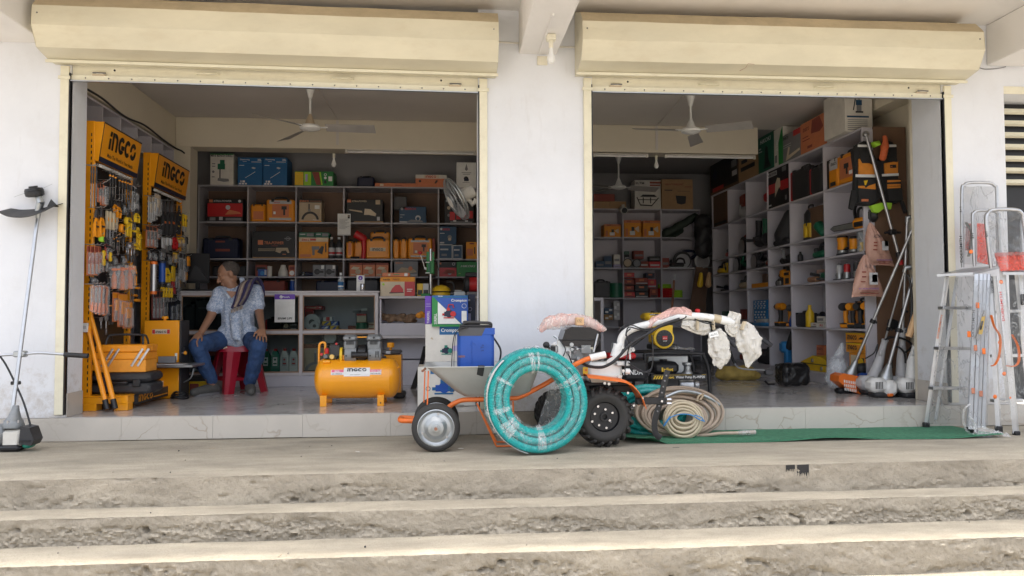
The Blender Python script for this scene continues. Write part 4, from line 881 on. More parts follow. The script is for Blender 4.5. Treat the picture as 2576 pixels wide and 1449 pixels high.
# depth bar and hitch
mb=MB();w=.010;pts=[K(1308,670,-.66),K(1270,820,-.66),K(1235,980,-.66),K(1195,1110,-.66),K(1185,1200,-.66),K(1200,1270,-.66),K(1245,1308,-.66)]
mb.tube(spline(pts,5),.021,'black',4,flat=.25,up=(0,1,0));db=mb.build('depth_bar',pt)
mb=MB()
for px,py in((1297,720),(1282,770),(1268,825),(1256,880),(1228,1005),(1215,1055)):c=K(px,py,-.672);mb.cyl(c+V((0,.008,0)),c-V((0,.0015,0)),.0055,'mid_grey',8)
mb.build('bar_hole',db)['kind']='stuff'
mb=MB();a=K(1010,965,-.65);b=K(1285,925,-.65);mb.box(a.x,-.235,a.z-.016,b.x,-.17,b.z,'black',.004);hi=mb.build('hitch',pt)
for px,py in((1067,930),(1248,958),(1300,945),(1300,983),(985,998),(930,880)):
 c=K(px,py,-.69);mb=MB();d=V((.03,0,0))if px==1300 else V((0,-.02,0));mb.cyl(c,c+d,.0085,'chrome',6);mb.build('hitch_bolt',hi)
 # plastic bags tied round the levers
def bag(name,pts,rads,m,label,cat='plastic bag',y=HY,zone='K',disp=.010):
 rads=[r_*1.38 for r_ in rads];c=P(zone,*pts[0],y=y);cs=spline([P(zone,*p,y=y)-c for p in pts],6);n=len(cs)-1;sd_=pts[0][0]*.01;K_=len(rads)-1
 def loft(u,v):
  k=min(int(v*n+.5),n);g=v*K_;i=min(int(g),K_-1);g-=i;w=rads[i]*(1-g)+rads[i+1]*g;a=2*math.pi*u;t=(cs[min(k+1,n)]-cs[max(k-1,0)]).normalized();sd=t.cross(V((0,1,0))).normalized()
  fold=.22*math.sin(a*6+3*noise.noise(V((u*3,v*4,sd_))))+.35*noise.noise(V((math.cos(a)*2.5,math.sin(a)*2.5,v*9+sd_)))+.2*noise.noise(V((math.cos(a)*7,math.sin(a)*7,v*24+sd_)))
  return cs[k]+sd*(math.cos(a)*w*(1+fold*.5))+V((0,math.sin(a)*w*.5*(1+fold),disp*noise.noise(V((u*9,sd_,1)))*v))
 mb=MB();mb.sheet(loft,48,34,m);ob=mb.build(name,None,60);ob.location=c;return tag(ob,label,cat)
film('bag_film',(.68,.655,.60),.80,.35,26,1.0)
bag('plastic_bag',[(1940,130),(1920,210),(1900,280),(1960,310)],[.030,.036,.030,.028],'bag_film','crinkled white plastic bag knotted over the far end of the tiller handlebar')
bag('plastic_bag',[(2010,230),(2040,310),(2065,400),(2080,500),(2065,580),(2050,640)],[.022,.052,.066,.055,.022,.008],'bag_film','large white plastic bag hanging from the far end of the tiller handlebar',disp=.015)
bag('plastic_bag',[(1740,300),(1770,370),(1790,470),(1800,560),(1765,640)],[.030,.050,.055,.048,.018],'bag_film','long white plastic bag with a printed sticker hanging below the tiller handlebar',disp=.016)
bag('plastic_bag',[(1440,235),(1530,255),(1630,280),(1700,270)],[.016,.028,.034,.024],'bag_film','white plastic bag bound with yellow tape under the middle of the tiller handlebar')
mb=MB();c=P('K',1740,335,y=HY-.038);mb.tf(c,rx=R(-8),ry=R(-12));mb.box(-.032,-.003,-.018,.032,-.001,.018,'paper');mb.front('A2 FC',-.026,-.008,.014,'black',-.003,.05);o_=mb.build('sticker',None,0);o_.parent=pt;o_.location=-o
mb=MB()
for p,p2 in(((1735,215),(1740,290)),((1590,190),(1585,290)),((2030,215),(2000,290))):mb=MB();mb.tube([K(*p,HY-.03),K(*p2,HY-.04)],.019,'cream_hose',8,flat=.5);mb.build('tape_wrap',pt)
# pink foam in a plastic bag on top of the tank
mb=MB();pts=[K(130,290,EY),K(200,215,EY),K(320,195,EY),K(440,195,EY),K(560,220,EY),K(660,270,EY),K(700,285,EY)]
for a,b,r0,r1 in zip(pts[:-1],pts[1:],(.022,.045,.045,.042,.042,.03),(.045,.045,.042,.042,.03,.022)):cap(mb,a,b,r0,r1,'pink_wrap',10)
fo=blob(mb,'foam_wrap',pt,.008,4,.010,20)
mb=MB();a=K(440,250,EY-.05);b=K(512,175,EY-.05);mb.box(a.x,-.105,a.z,b.x,-.045,b.z,'copper',.004);mb.front('17Z',a.x+.008,a.z+.022,.018,'black',-.1055,.03);mb.build('tape_label',fo,0)
film('clear_bag',(.85,.78,.73),.38,.15,12,.9)
mb=MB();pts=[K(95,285,EY),K(190,235,EY),K(330,205,EY),K(470,205,EY),K(600,240,EY),K(715,290,EY)]
for a,b,r0,r1 in zip(pts[:-1],pts[1:],(.008,.05,.054,.05,.046),(.05,.054,.05,.046,.014)):cap(mb,a,b,r0,r1,'clear_bag',10)
blob(mb,'clear_bag',fo,.009,3,.012,16)
# ---- Honda-type engine, water pumps
o=V((P('K',990,760,y=.55).x,.62,0));he=T('engine','black engine with a red top and white side lettering behind the tiller gearbox','engine',o)
q=lambda px,py,d=0:P('K',px,py,y=.62+d)-o
mb=MB();a=q(860,770);b=q(1095,565);mb.box(a.x,-.12,max(0.001,a.z),b.x,.14,b.z,'black',.03);mb.box(a.x+.02,-.13,.001,b.x-.02,.15,.03,'charcoal',.004);body=mb.build('body',he)
mb=MB();mb.front('HONDA',q(858,1,-.121).x,q(1,722,-.121).z,.042,'white_plastic',-.1205,.19,.02);mb.build('lettering',body,0)
mb=MB();a=q(725,562);b=q(985,518);mb.box(a.x,-.11,a.z,b.x,.1,b.z+.012,'red',.015);mb.build('fuel_tank',he)
PY_=.85;o=V((P('K',1400,850,y=PY_).x,PY_+.1,0));wp=T('water_pump','black framed engine water pump with yellow striped name bar facing the street','water pump',o)
q=lambda px,py,d=0:P('K',px,py,y=PY_+d)-o
fr=MB();yf_,yb_=-.13,.28
for yy in(yf_,yb_):
 a,b,c,d=q(1110,720),q(1072,515),q(1640,512),q(1692,905)
 d.z=.012
 pts=[V((a.x-.04,yy,.012)),V((a.x-.01,yy,a.z)),V((b.x+.012,yy,b.z-.03)),V((b.x+.06,yy,b.z)),V((c.x-.05,yy,c.z)),V((c.x-.005,yy,c.z-.025)),V((c.x+.035,yy,c.z-.14)),V((d.x,yy,.012))]
 m_=MB();m_.tube(spline(pts,5),.016,'black',10);m_.build('frame_tube',wp)
for px in(1085,1665):
 m_=MB();p=q(px,720);m_.cyl((p.x,yf_,p.z),(p.x,yb_,p.z),.012,'black',8);m_.build('cross_bar',wp)
mb=MB();a=q(1145,762,-.02);b=q(1668,702,-.02);mb.box(a.x,yf_-.022,a.z,b.x,yf_-.016,b.z,'black',.002);nb=mb.build('name_bar',wp)
mb=MB();h=b.z-a.z;L_=b.x-a.x;yy=yf_-.0225
for i in range(4):x=a.x+.016+i*.022;mb.add([(x,yy,a.z+h*.18),(x+.014,yy,a.z+h*.18),(x+.030,yy,a.z+h*.72),(x+.016,yy,a.z+h*.72)],[(0,1,2,3)],'yellow')
mb.box(a.x+.02,yy,a.z+h*.84,a.x+L_*.72,yy+.0005,a.z+h*.88,'yellow');mb.box(b.x-.05,yy,a.z+h*.84,b.x-.01,yy+.0005,a.z+h*.88,'yellow')
mb.front('pilot',a.x+L_*.235,a.z+h*.30,h*.42,'yellow',yy,L_*.17,.03);mb.front('Water Pump PL-WP20',a.x+L_*.435,a.z+h*.30,h*.42,'white_plastic',yy,L_*.52,.025);mb.build('lettering',nb,0)
mb=MB();a=q(1165,705,.05);b=q(1405,590,.05);mb.box(a.x,-.1,a.z,b.x,.16,b.z,'black',.03);mb.lathe([(.032,0),(.036,.01),(.034,.02)],'black',14,(a.x*.6+b.x*.4+.02,-.0,b.z));ft=mb.build('fuel_tank',wp)
mb=MB();mb.front('pilot',a.x+(b.x-a.x)*.38,a.z+(b.z-a.z)*.26,.030,'yellow',-.1005,.085,.03);mb.box(a.x+(b.x-a.x)*.30,-.1012,a.z+(b.z-a.z)*.2,a.x+(b.x-a.x)*.36,-.1002,a.z+(b.z-a.z)*.55,'yellow');mb.build('lettering',ft,0)
mb=MB();a=q(1180,880,.05);b=q(1420,760,.05);mb.box(a.x,-.08,.03,b.x,.16,a.z+.15,'charcoal',.02);mb.build('engine_block',wp)
mb=MB();c=q(1500,815,.0);mb.lathe([(.07,-.07),(.085,-.05),(.085,.05),(.06,.075),(.03,.08)],'alu',22,(c.x,-.02,c.z),(1,0,0));mb.cyl((c.x+.07,-.02,c.z),(c.x+.115,-.02,c.z),.04,'alu',16);mb.build('pump_casing',wp)
mb=MB();c=q(1492,700,.0);t_=q(1492,598).z-c.z;mb.lathe([(.05,0),(.046,.01),(.030,.03),(.030,t_-.03),(.042,t_-.02),(.042,t_)],'galv',20,c);mb.build('outlet',wp)
mb=MB();a=q(1140,700,.25);b=q(1512,540,.25);mb.box(a.x,.19,a.z,b.x,.25,b.z,'galv',.003);mb.build('heat_shield',wp)
zt=q(1300,492).z
# small yellow pump on top
o=V((P('K',1275,490,y=PY_).x,PY_+.1,P('K',1300,500,y=PY_).z+.016));yp=T('water_pump','small yellow petrol pump standing on top of the black framed pump','water pump',o)
q=lambda px,py,d=0:P('K',px,py,y=PY_+d)-o
mb=MB();c=q(1298,372,-.1);c.y=-.12;mb.lathe([(.03,.07),(.088,.05),(.096,.02),(.090,-.004),(.06,-.010)],'yellow',28,c,(0,1,0));rc=mb.build('recoil_housing',yp)
mb=MB();mb.lathe([(.072,.0),(.072,.014),(.02,.022)],'black',28,c+V((0,-.008,0)),(0,-1,0))
for i in range(14):a=2*math.pi*i/14;p=c+V((math.cos(a)*.054,-.0235,math.sin(a)*.054));mb.tf(p,0,0,-a);mb.box(-.014,-.002,-.003,.014,.003,.003,'charcoal')
mb.tf();fanc=mb.build('fan_cover',rc)
mb=MB();mb.box(c.x-.021,c.y-.034,c.z-.013,c.x+.021,c.y-.030,c.z+.020,'red');mb.front('pilot',c.x-.017,c.z-.003,.012,'white_plastic',c.y-.0342,.034);mb.front('2.5HP',c.x-.018,c.z-.030,.012,'white_plastic',c.y-.032,.036);mb.build('badge',fanc,0)
mb=MB();mb.box(q(1165,1).x,-.10,.004,q(1400,1).x,.12,.05,'charcoal',.008);mb.box(q(1175,1).x,-.07,.05,q(1345,1).x,.10,q(1,262).z,'yellow',.02);mb.prism([(q(1210,1).x,q(1,330).z),(q(1340,1).x,q(1,330).z),(q(1345,1).x,q(1,255).z),(q(1245,1).x,q(1,250).z)],-.13,-.02,'yellow');mb.build('engine_block',yp)
mb=MB();a=q(1100,205,0);b=q(1300,122,0);mb.box(a.x,-.12,a.z,b.x+.03,.10,b.z-.01,'yellow',.022);mb.box(a.x+.006,-.126,a.z+.030,b.x+.02,.104,a.z+.040,'yellow',.004);mb.lathe([(.03,0),(.03,.016),(.024,.02)],'charcoal',14,(a.x+.1,-.02,b.z-.01));tk=mb.build('fuel_tank',yp)
mb=MB();mb.rect(a.x+.035,a.z+.044,b.x+.01,b.z-.018,'charcoal',-.1215);mb.front('pilot',a.x+.040,a.z+.048,.014,'white_plastic',-.1225,.04);mb.front('WP15',a.x+.115,a.z+.048,.014,'yellow',-.1225,.055);mb.build('lettering',tk,0)
mb=MB();p0=P('K',1330,490,y=.8)
def crum(u,v):return V((p0.x+.02+.20*u,.72+.20*v,p0.z+.012+.035*abs(noise.noise(V((u*4,v*4,3))))+.02*(1-u)*v))
mb.sheet(crum,14,10,'thick_wrap');tag(mb.build('plastic_film'),'crumpled clear film lying on the black pump frame right of the yellow pump','plastic film')
# ---- second brush cutter in a black bag, lying on the floor
o=loc_of('N',790,1440,1.72,0);bb=T('bagged_brush_cutter','brush cutter with its engine tied up in a black bin bag on the shop floor','brush cutter',o)
q=lambda px,py,d=0:P('N',px,py,y=1.72+d)-o
mb=MB()
mb.box(q(678,1).x,-.12,.012,q(932,1).x,.12,q(1,1212).z,'bag_black',.035);cap(mb,q(690,1238),q(790,1228),.02,.018,'bag_black')
blob(mb,'bin_bag',bb,.008,3,.007,16)
mb=MB();mb.tube(spline([q(650,1285),q(560,1270),q(400,1262),q(330,1248),q(300,1225),q(285,1195)],5),.0085,'alu',8);mb.build('handlebar',bb)
mb=MB();mb.tube([q(288,1205),q(262,1150),q(245,1092)],.015,'black',10);mb.build('hand_grip',bb)
mb=MB();c=q(600,1290);mb.box(c.x-.035,-.03,c.z-.025,c.x+.045,.03,c.z+.03,'dark_metal',.006);mb.tube([q(570,1370),q(600,1400),q(660,1400)],.011,'black',6);mb.build('clamp',bb)
for(p0,p1)in(((205,950),(300,1045)),((510,945),(632,1040))):
 mb=MB();mb.tube([P('N',*p0,y=1.3),P('N',*p1,y=1.3)],.022,'dark_grey',10);tag(mb.build('grey_grip'),'grey rubber grip %s the big hanging plastic bag of the tiller'%('left of' if p0[0]<400 else 'right of'),'grip')
o=loc_of('N',310,1345,2.55,0);mb=MB();mb.box(-.21,-.1,0,.21,.12,.155,'sack',.05);cap(mb,(-.19,0,.06),(.22,0,.05),.055,.05,'sack');s_=blob(mb,'sack',None,.012,5,.010,12);s_.location=o;tag(s_,'dirty yellow sack lying on the floor below the tiller bags','sack')
# ---- cartons of pumps by the pillar
def carton(name,label,cat,k,rect,y,d,m,prints=None,z=None,grp=None,rz=0,top=None,xp=None):
 """box whose front face spans a rectangle measured in the photograph at depth y (or on plane x = xp, facing -x)"""
 px0,py0,px1,py1=rect
 if xp is None:
  a=P(k,px0,py1,y=y);b=P(k,px1,py0,y=y);w=b.x-a.x;h=b.z-(a.z if z is None else z);o=V(((a.x+b.x)/2,y,a.z if z is None else z));r=rz
 else:
  a=P(k,px0,py1,x=xp);b=P(k,px1,py0,x=xp);w=abs(a.y-b.y);zz=a.z if z is None else z;bz=P(k,px0,py0,x=xp).z if y is None else b.z
  h=bz-zz;o=V((xp,(a.y+b.y)/2,zz));r=R(-90)
 t=T(name,label,cat,o,r,grp);mb=MB();mb.box(-w/2,0,.0005,w/2,d,h,m,.003)
 body=mb.build('box',t,0)
 mb=MB();mb.box(-w/2+.004,d*.47,h-.002,w/2-.004,d*.53,h+.0008,'beige');mb.build('tape',body,0)
 pr=MB();tx=MB()
 X=lambda u:-w/2+u*w
 for i,s in enumerate(prints or[]):
  yy=-.0008-.0006*i
  if s[0]=='r':pr.box(X(s[1]),yy,s[2]*h,X(s[3]),yy+.0005,s[4]*h,s[5])
  elif s[0]=='p':pr.add([(X(u),yy,v*h)for u,v in s[1]],[tuple(range(len(s[1])))],s[2])
  elif s[0]=='c':pr.cyl((X(s[1]),yy+.0005,s[2]*h),(X(s[1]),yy,s[2]*h),s[3]*h,s[4],16)
  elif s[0]=='l':pr.tube([(X(u),yy,v*h)for u,v in s[1]],s[2]*h,s[3],5,flat=.15 if 0 else 1)
  elif s[0]=='t':tx.front(s[1],X(s[2]),s[3]*h,s[4]*h,s[6],yy,s[5]*w if s[5]else None,.02,s[7]if len(s)>7 else 0)
  elif s[0]=='v':
   vs,fs=glyphs(s[1],.02);hh=s[4]*w;L_=max(p[0]for p in vs);tx.add([(X(s[2])-p[1]*hh/.72,yy,s[3]*h+p[0]*s[5]*h/L_)for p in vs],fs,s[6])
  elif s[0]=='g':flogo(tx,X(s[1]),s[2]*h,s[3]*h,s[5],s[4]*w,yy)
 if pr.v:pr.build('printed_picture',body,0)
 if tx.v:tx.build('lettering',body,0)
 return t
MOT=lambda cx,cz,s,m,m2:[('c',cx,cz,s*.42,m),('r',cx-s*.45,cz-s*.30,cx+s*.35,cz+s*.18,m),('r',cx-s*.62,cz-s*.22,cx-s*.44,cz+s*.02,m2),('r',cx-s*.5,cz-s*.52,cx+s*.45,cz-s*.40,m2),('c',cx+s*.38,cz-s*.05,s*.30,m2),('r',cx-s*.2,cz+s*.3,cx+s*.1,cz+s*.6,m2)]
cy=.36
carton('pump_carton','white pump carton with a blue motor picture, lowest of the stack by the pillar','carton','I',(150,1075,640,1420),cy,.36,'off_white',[('p',[(.22,1),(.62,1),(.62,.82),(.22,.82)],'box_blue'),('c',.18,.45,.06,'charcoal'),('c',.18,.45,.045,'off_white')]+MOT(.46,.48,.34,'blue','box_blue')+[('t','Mini Master',.42,.06,.05,.30,'charcoal'),('r',.40,.02,.8,.035,'mid_grey')],z=.002)
z1=P('I',300,1075,y=cy).z
carton('pump_carton','white pump carton with blue brand banner, second in the stack behind the sprayer','carton','I',(216,715,640,1075),cy+.02,.30,'off_white',[('r',.28,.75,.8,.97,'box_blue'),('t','Crompton',.31,.82,.085,.40,'white_plastic')]+MOT(.42,.38,.20,'navy','teal_green')+[('p',[(.55,.48),(.95,.55),(.95,.42),(.55,.36)],'lavender'),('p',[(.10,.66),(.13,.70),(.16,.63)],'beige')],z=z1+.001)
z2=P('I',300,745,y=cy).z
carton('pump_carton','green and blue pump carton with a red pump picture on top of the stack','carton','I',(272,470,578,745),cy-.01,.2,'box_blue',[('r',0,0,1,.93,'dark_green'),('r',0,0,1,.06,'green'),('p',[(.06,.92),(1,.92),(1,.06),(.85,.06)],'blue'),('p',[(.16,.09),(.16,.80),(.80,.09)],'paper'),('p',[(0,.0),(.16,.0),(.16,.80),(.06,.93),(0,.93)],'green'),('t','Crompton',.53,.80,.085,.44,'white_plastic'),('v','SUREFILL',.13,.08,.075,.34,'white_plastic'),('c',.89,.66,.075,'paper'),('c',.89,.66,.065,'blue'),('r',.82,.13,.96,.50,'paper')]+MOT(.47,.42,.30,'navy','red')+[('l',[(.44,.60),(.46,.70),(.58,.70),(.60,.60)],.02,'red'),('t','PLUS',.17,.955,.035,.12,'white_plastic')],z=z2+.008)
carton('pump_carton','purple pump carton edge showing left of the green carton with red pump','carton','I',(212,475,268,722),cy+.10,.28,'purple',[('v','TURBOFILL',.66,.02,.36,.44,'white_plastic'),('r',.1,.62,.9,.64,'lavender'),('r',.1,.70,.9,.72,'lavender')],z=z2+.03)
carton('pump_carton','dark blue pump carton showing right of the green carton with red pump','carton','I',(580,462,640,760),cy+.12,.2,'navy',[('t','n',.02,.80,.08,.24,'white_plastic'),('c',.25,.55,.06,'lavender'),('c',.25,.55,.05,'navy'),('r',.02,.1,.35,.42,'lavender')],z=z2+.002)
# ---- brush cutters
def shaft(mb,a,b,r=.0125,m='alu',n=10):mb.tube([a,b],r,m,n)
# left one, upright against the outer wall
yb,yt=-.36,-.05
o=loc_of('S',80,1390,yb,LZ);t=T('brush_cutter','brush cutter standing upside down against the outer wall left of the bay','brush cutter',o)
def Sp(px,py,f):return P('S',px,py,y=yb+(yt-yb)*f)-o
mb=MB();shaft(mb,Sp(62,1185,.12),Sp(186,235,.98),.0135);mb.build('shaft',t)
e=lambda x,y,d=0:Sp(x,y,0)+V((0,d,0))
mb=MB();a,b=e(20,1380),e(118,1275);mb.box(a.x,-.05,.02,b.x,.06,b.z,'off_white',.018);mb.build('fuel_tank',t)
mb=MB();a,b=e(118,1355),e(195,1255);mb.prism([(a.x+.002,a.z+.02),(b.x-.02,a.z+.005),(b.x,a.z+.04),(b.x-.03,b.z-.01),(a.x+.012,b.z)],-.07,.05,'charcoal');mb.box(a.x+.01,-.074,a.z+.03,b.x-.02,-.069,a.z+.042,'black');mb.build('air_filter',t)
mb=MB();a,b=e(6,1398),e(135,1372);mb.box(a.x,-.07,.003,b.x-.02,.06,.045,'black',.015);c=e(150,1350);mb.box(c.x-.025,-.06,c.z-.02,c.x+.025,.03,c.z+.02,'teal_green',.012);mb.build('base_guard',t)
mb=MB();c=e(70,1250);mb.lathe([(.062,-.03),(.066,0),(.056,.025),(.042,.045),(.026,.09),(.019,.125)],'cast_grey',20,c-V((.004,0,.004)),Sp(186,235,.98)-Sp(62,1185,.12))
for i in range(6):a=R(60*i+20);mb.cyl(c+V((math.cos(a)*.058,math.sin(a)*.058,.01)),c+V((math.cos(a)*.058,math.sin(a)*.058,.028)),.006,'steel',6)
mb.build('clutch_housing',t)
mb=MB();a,b=e(-20,1330),e(40,1250);mb.box(a.x,-.06,a.z-.03,b.x,.07,b.z,'cast_grey',.02);mb.build('cylinder',t)
f_=.45;mb=MB();mb.tube(spline([Sp(-60,915,f_),Sp(0,912,f_),Sp(60,908,f_),Sp(130,905,f_),Sp(200,900,f_),Sp(325,908,f_)],5),.0095,'alu',8);c=Sp(100,905,f_);mb.box(c.x-.035,-.03+c.y,c.z-.022,c.x+.04,c.y+.03,c.z+.022,'galv',.008);mb.build('handlebar',t)
mb=MB();mb.tube([Sp(318,908,f_),Sp(435,915,f_)],.0175,'black',10);mb.build('hand_grip',t)
mb=MB();mb.tube(spline([Sp(-5,910,f_),Sp(30,960,f_-.1),Sp(75,1050,f_-.15),Sp(115,1140,.12),Sp(140,1220,.05),Sp(152,1265,0)],6),.0062,'black',8);c=Sp(78,1048,.3);mb.box(c.x-.025,c.y-.022,c.z-.012,c.x+.026,c.y+.02,c.z+.012,'black',.004);mb.build('throttle_cable',t)
mb=MB();c=Sp(190,170,.98);h2=Sp(175,105,.98);mb.tube([Sp(186,235,.98),Sp(190,190,.98),Sp(200,160,.96)],[.016,.022,.026],'galv',12);mb.tube([Sp(203,162,.95),h2+V((.008,0,-.01))],[.026,.020],'galv',12);mb.build('gear_head',t)
mb=MB();d=V((-.12,-.25,1)).normalized();mb.lathe([(.045,-.03),(.060,-.022),(.063,.004),(.060,.010),(.062,.014),(.055,.030),(.030,.034),(.028,.046),(.006,.046)],'black',22,Sp(170,108,.98),d);sh_=mb.build('spool_head',t)
mb=MB();mb.tube([Sp(120,112,1),Sp(70,130,1)],.0012,'galv',4);mb.tube([Sp(215,85,1),Sp(258,66,1)],.0012,'galv',4);mb.build('trimmer_line',sh_)
g0,g1,g2=Sp(18,208,.9),Sp(150,235,.8),Sp(290,180,.9)
mb=MB();gp=spline([g0,Sp(70,232,.86),g1,Sp(230,212,.82),g2],6)
mb.sheet(lambda u,v:gp[min(int(u*24+.5),24)]+V((0,.16*(v-.45),.045*v+.035*math.sin(u*3.14)*v)),24,4,'charcoal',.004);gd=mb.build('guard',t)
mb=MB();a=Sp(250,145,.9);mb.add([Sp(232,178,.88),Sp(252,140,.88),Sp(292,180,.88),Sp(232,178,.95),Sp(252,140,.95),Sp(292,180,.95)],[(0,1,2),(3,5,4),(0,3,4,1),(1,4,5,2),(2,5,3,0)],'black');mb.build('guard_fin',gd)
# right group leaning in the corner: (label, engine px, base y, shaft bottom px, shaft top px, top y, colours)
def cutter(label,k,eng,y0,sb,st,y1,mbody,mcover,kind,r=.0125,loop=None,grip=None):
 o=loc_of(k,eng[0],eng[1],y0,0);t=T('brush_cutter',label,'brush cutter',o)
 a=P(k,*sb,y=y0+.02)-o;b=P(k,*st,y=y1)-o
 mb=MB();mb.tube([a,b],r,'alu',10);s_=mb.build('shaft',t);d=(b-a).normalized()
 mb=MB();mb.tube([a.lerp(b,.30)-d*.018,a.lerp(b,.30)+d*.018],r*1.9,'black',10);mb.ball(a.lerp(b,.30)+V((.02,-.02,-.01)),.012,'black',8);mb.build('clamp',s_)
 if kind=='orange':
  mb=MB();q=lambda x,y,d_=0:P(k,x,y,y=y0+d_)-o
  mb.prism([(q(118,1).x,q(1,1260).z),(q(120,1).x,q(1,1225).z),(q(150,1).x,q(1,1210).z),(q(255,1).x,q(1,1232).z),(q(262,1).x,q(1,1345).z),(q(190,1).x,q(1,1320).z)],-.10,.06,mbody);cv=mb.build('engine_cover',t)
  mb=MB()
  for j in range(3):
   for i in range(7):x=q(185+11*i+2*j,1,-.1).x;z=q(1,1265+25*j+2*i,-.1).z;mb.box(x,-.1015,z-.013,x+.009,-.098,z+.012,'white_plastic')
  mb.build('grille',cv)['kind']='stuff'
  mb=MB();mb.prism([(q(258,1).x,q(1,1340).z),(q(270,1).x,q(1,1245).z),(q(325,1).x,q(1,1282).z),(q(305,1).x,q(1,1350).z)],-.105,.05,'white_plastic')
  for i in range(6):x=q(268+8*i,1,-.105).x;mb.box(x,-.107,q(1,1330,-.105).z,x+.006,-.104,q(1,1275,-.105).z,'charcoal')
  mb.build('starter_cover',t)
  mb=MB();mb.box(q(130,1).x,-.07,.001,q(200,1).x,.03,.05,'black',.015);mb.box(q(210,1).x,-.05,.001,q(300,1).x,.05,.06,'charcoal',.012);mb.build('base',t)
  mb=MB();mb.lathe([(.055,-.03),(.05,.0),(.034,.03),(.026,.07),(.018,.10)],'galv',16,a-d*.06,d);mb.build('clutch_housing',t)
 else:
  mb=MB();c=V((0,0,.11));w=.10
  mb.box(-.115,-.09,.045,.035,.075,.17,mbody,.035);mb.box(.0,-.10,.02,.115,.06,.150,mcover,.03);mb.build('engine_cover',t)
  mb=MB();mb.box(-.085,-.075,.001,.10,.06,.05,'charcoal',.018);mb.box(.02,-.095,.012,.07,-.05,.045,'deep_orange',.01);mb.build('base',t)
  mb=MB()
  for i in range(5):mb.box(-.09+i*.014,-.0925,.08,-.083+i*.014,-.088,.14,'charcoal')
  mb.build('vent_slot',t)['kind']='stuff'
  base=a-d*.10
  if grip:mb=MB();mb.tube([V((.02,0,.14)),base.lerp(a,.2),a.lerp(b,.04),a.lerp(b,.13),a.lerp(b,.165)],[.055,.042,.028,.026,.030],mbody,12);mb.box(a.x-.035,-.02,a.z-.02,a.x-.01,.01,a.z+.03,mbody,.006);mb.build('rear_grip',t)
  else:mb=MB();mb.lathe([(.065,-.06),(.058,-.02),(.04,.02),(.03,.05),(.018,.085)],'galv',16,a-d*.06,d);mb.build('clutch_housing',t)
 if loop:mb=MB();mb.tube(spline([P(k,*p,y=y0+.1)-o for p in loop],5),.009,'black',8);mb.build('loop_handle',t)
 mb=MB();mb.tube([b-d*.02,b+d*.02,b+d*.03+V((.04,-.01,-.005))],[.018,.022,.024],'galv',10);mb.build('gear_head',t)
 return t
cutter('brush cutter with an orange engine cover leaning into the right corner','O',(220,1345),1.0,(275,1160),(682,212),.62,'deep_orange','white_plastic','orange',.0135)
cutter('brush cutter with a white rounded engine, centre of the right corner group','O',(440,1378),.62,(492,1170),(706,400),.50,'white_plastic','white_plastic','white',.0145,loop=((470,1000),(520,985),(600,1000),(640,1040),(600,1080)))
cutter('slim brush cutter with long grey rear grip behind the white engine','O',(380,1340),.85,(447,1085),(595,560),.62,'light_grey','light_grey','white',.009,grip=True)
cutter('brush cutter with black and white engine nearest the right jamb','O',(630,1378),.56,(652,1085),(716,800),.44,'white_plastic','charcoal','white',.0105,grip=True,loop=((515,1180),(510,1080),(545,1045),(590,1080),(600,1150)))
cutter('brush cutter standing upright in the corner behind the others','O',(565,1300),.75,(578,1060),(610,245),.70,'light_grey','charcoal','white',.012,grip=True)
# long chrome pole hanging in front of the vest
mb=MB();a=P('M',1420,385,y=.98);b=P('M',1700,1415,y=.92);o=V(a);t=T('pole_attachment','long steel pole attachment with black clamp hanging in front of the tool vest','pole',o)
mb.tube([V((0,0,0)),b-o],.0145,'steel',10);mb.build('pole',t)
mb=MB();mb.lathe([(.020,-.03),(.03,-.012),(.03,.012),(.012,.02),(.011,.03)],'steel',16,(0,0,.005),(.1,-1,.1));mb.build('coupling',t)
mb=MB();c=P('M',1650,1245,y=.93)-o;mb.box(c.x-.03,c.y-.03,c.z-.02,c.x+.03,c.y+.02,c.z+.03,'black',.006);mb.box(c.x-.075,c.y-.012,c.z-.01,c.x+.085,c.y+.012,c.z+.012,'black',.005);mb.build('clamp',t)
mb=MB();e_=b-o;d=e_.normalized();mb.tube([e_,e_+d*.075],.026,'black',10);mb.build('end_sleeve',t)
mb=MB();mb.tube([e_+d*.076,e_+d*.12],.024,'red',10);mb.build('end_cap',t)
# orange post-hole auger handle and wrapped orange tube in the corner
mb=MB();a=P('O',620,980,y=.50);b=P('O',705,740,y=.42);mb.tube([a,b],.030,'copper',12);tag(mb.build('wrapped_tube'),'brown tube with clear film leaning in the right corner behind the shafts','tube')
mb=MB();mb.box(-.08,-.06,0,.12,.06,.07,'blue',.03);o_=blob(mb,'blue_case',None,.01,3,.006,14);o_.location=P('O',345,1235,y=1.15)-V((0,0,.035));tag(o_,'blue plastic tool body behind the orange brush cutter engine','power tool')
mb=MB();mb.box(-.09,-.06,0,.09,.06,.11,'charcoal',.03);o_=blob(mb,'dark_case',None,.01,3,.006,14);o_.location=P('O',345,1195,y=1.25)-V((0,0,.04));tag(o_,'dark engine part lying above the blue tool body in the right corner','engine part')
mb=MB();mb.tube(spline([P('O',*p,y=.9)for p in((345,1120),(400,1085),(425,1030),(410,1150),(480,990),(560,1000))],6),.006,'black',6);tag(mb.build('cable'),'loose black cable among the brush cutters in the right corner','cable')
mb=MB();mb.tube(spline([P('O',*p,y=.5)for p in((612,590),(628,640),(640,760),(630,880),(600,960))],6),.010,'black',6);tag(mb.build('carry_strap'),'black carry strap hanging along the brush cutter shafts by the jamb','strap')
mb=MB();mb.box(-.06,-.02,-.045,.06,.02,.045,'black',.015);o_=mb.build('black_guard');o_.location=P('O',525,905,y=.85);o_.rotation_euler=(0,.35,0);tag(o_,'small black plastic guard between the brush cutter shafts','guard')
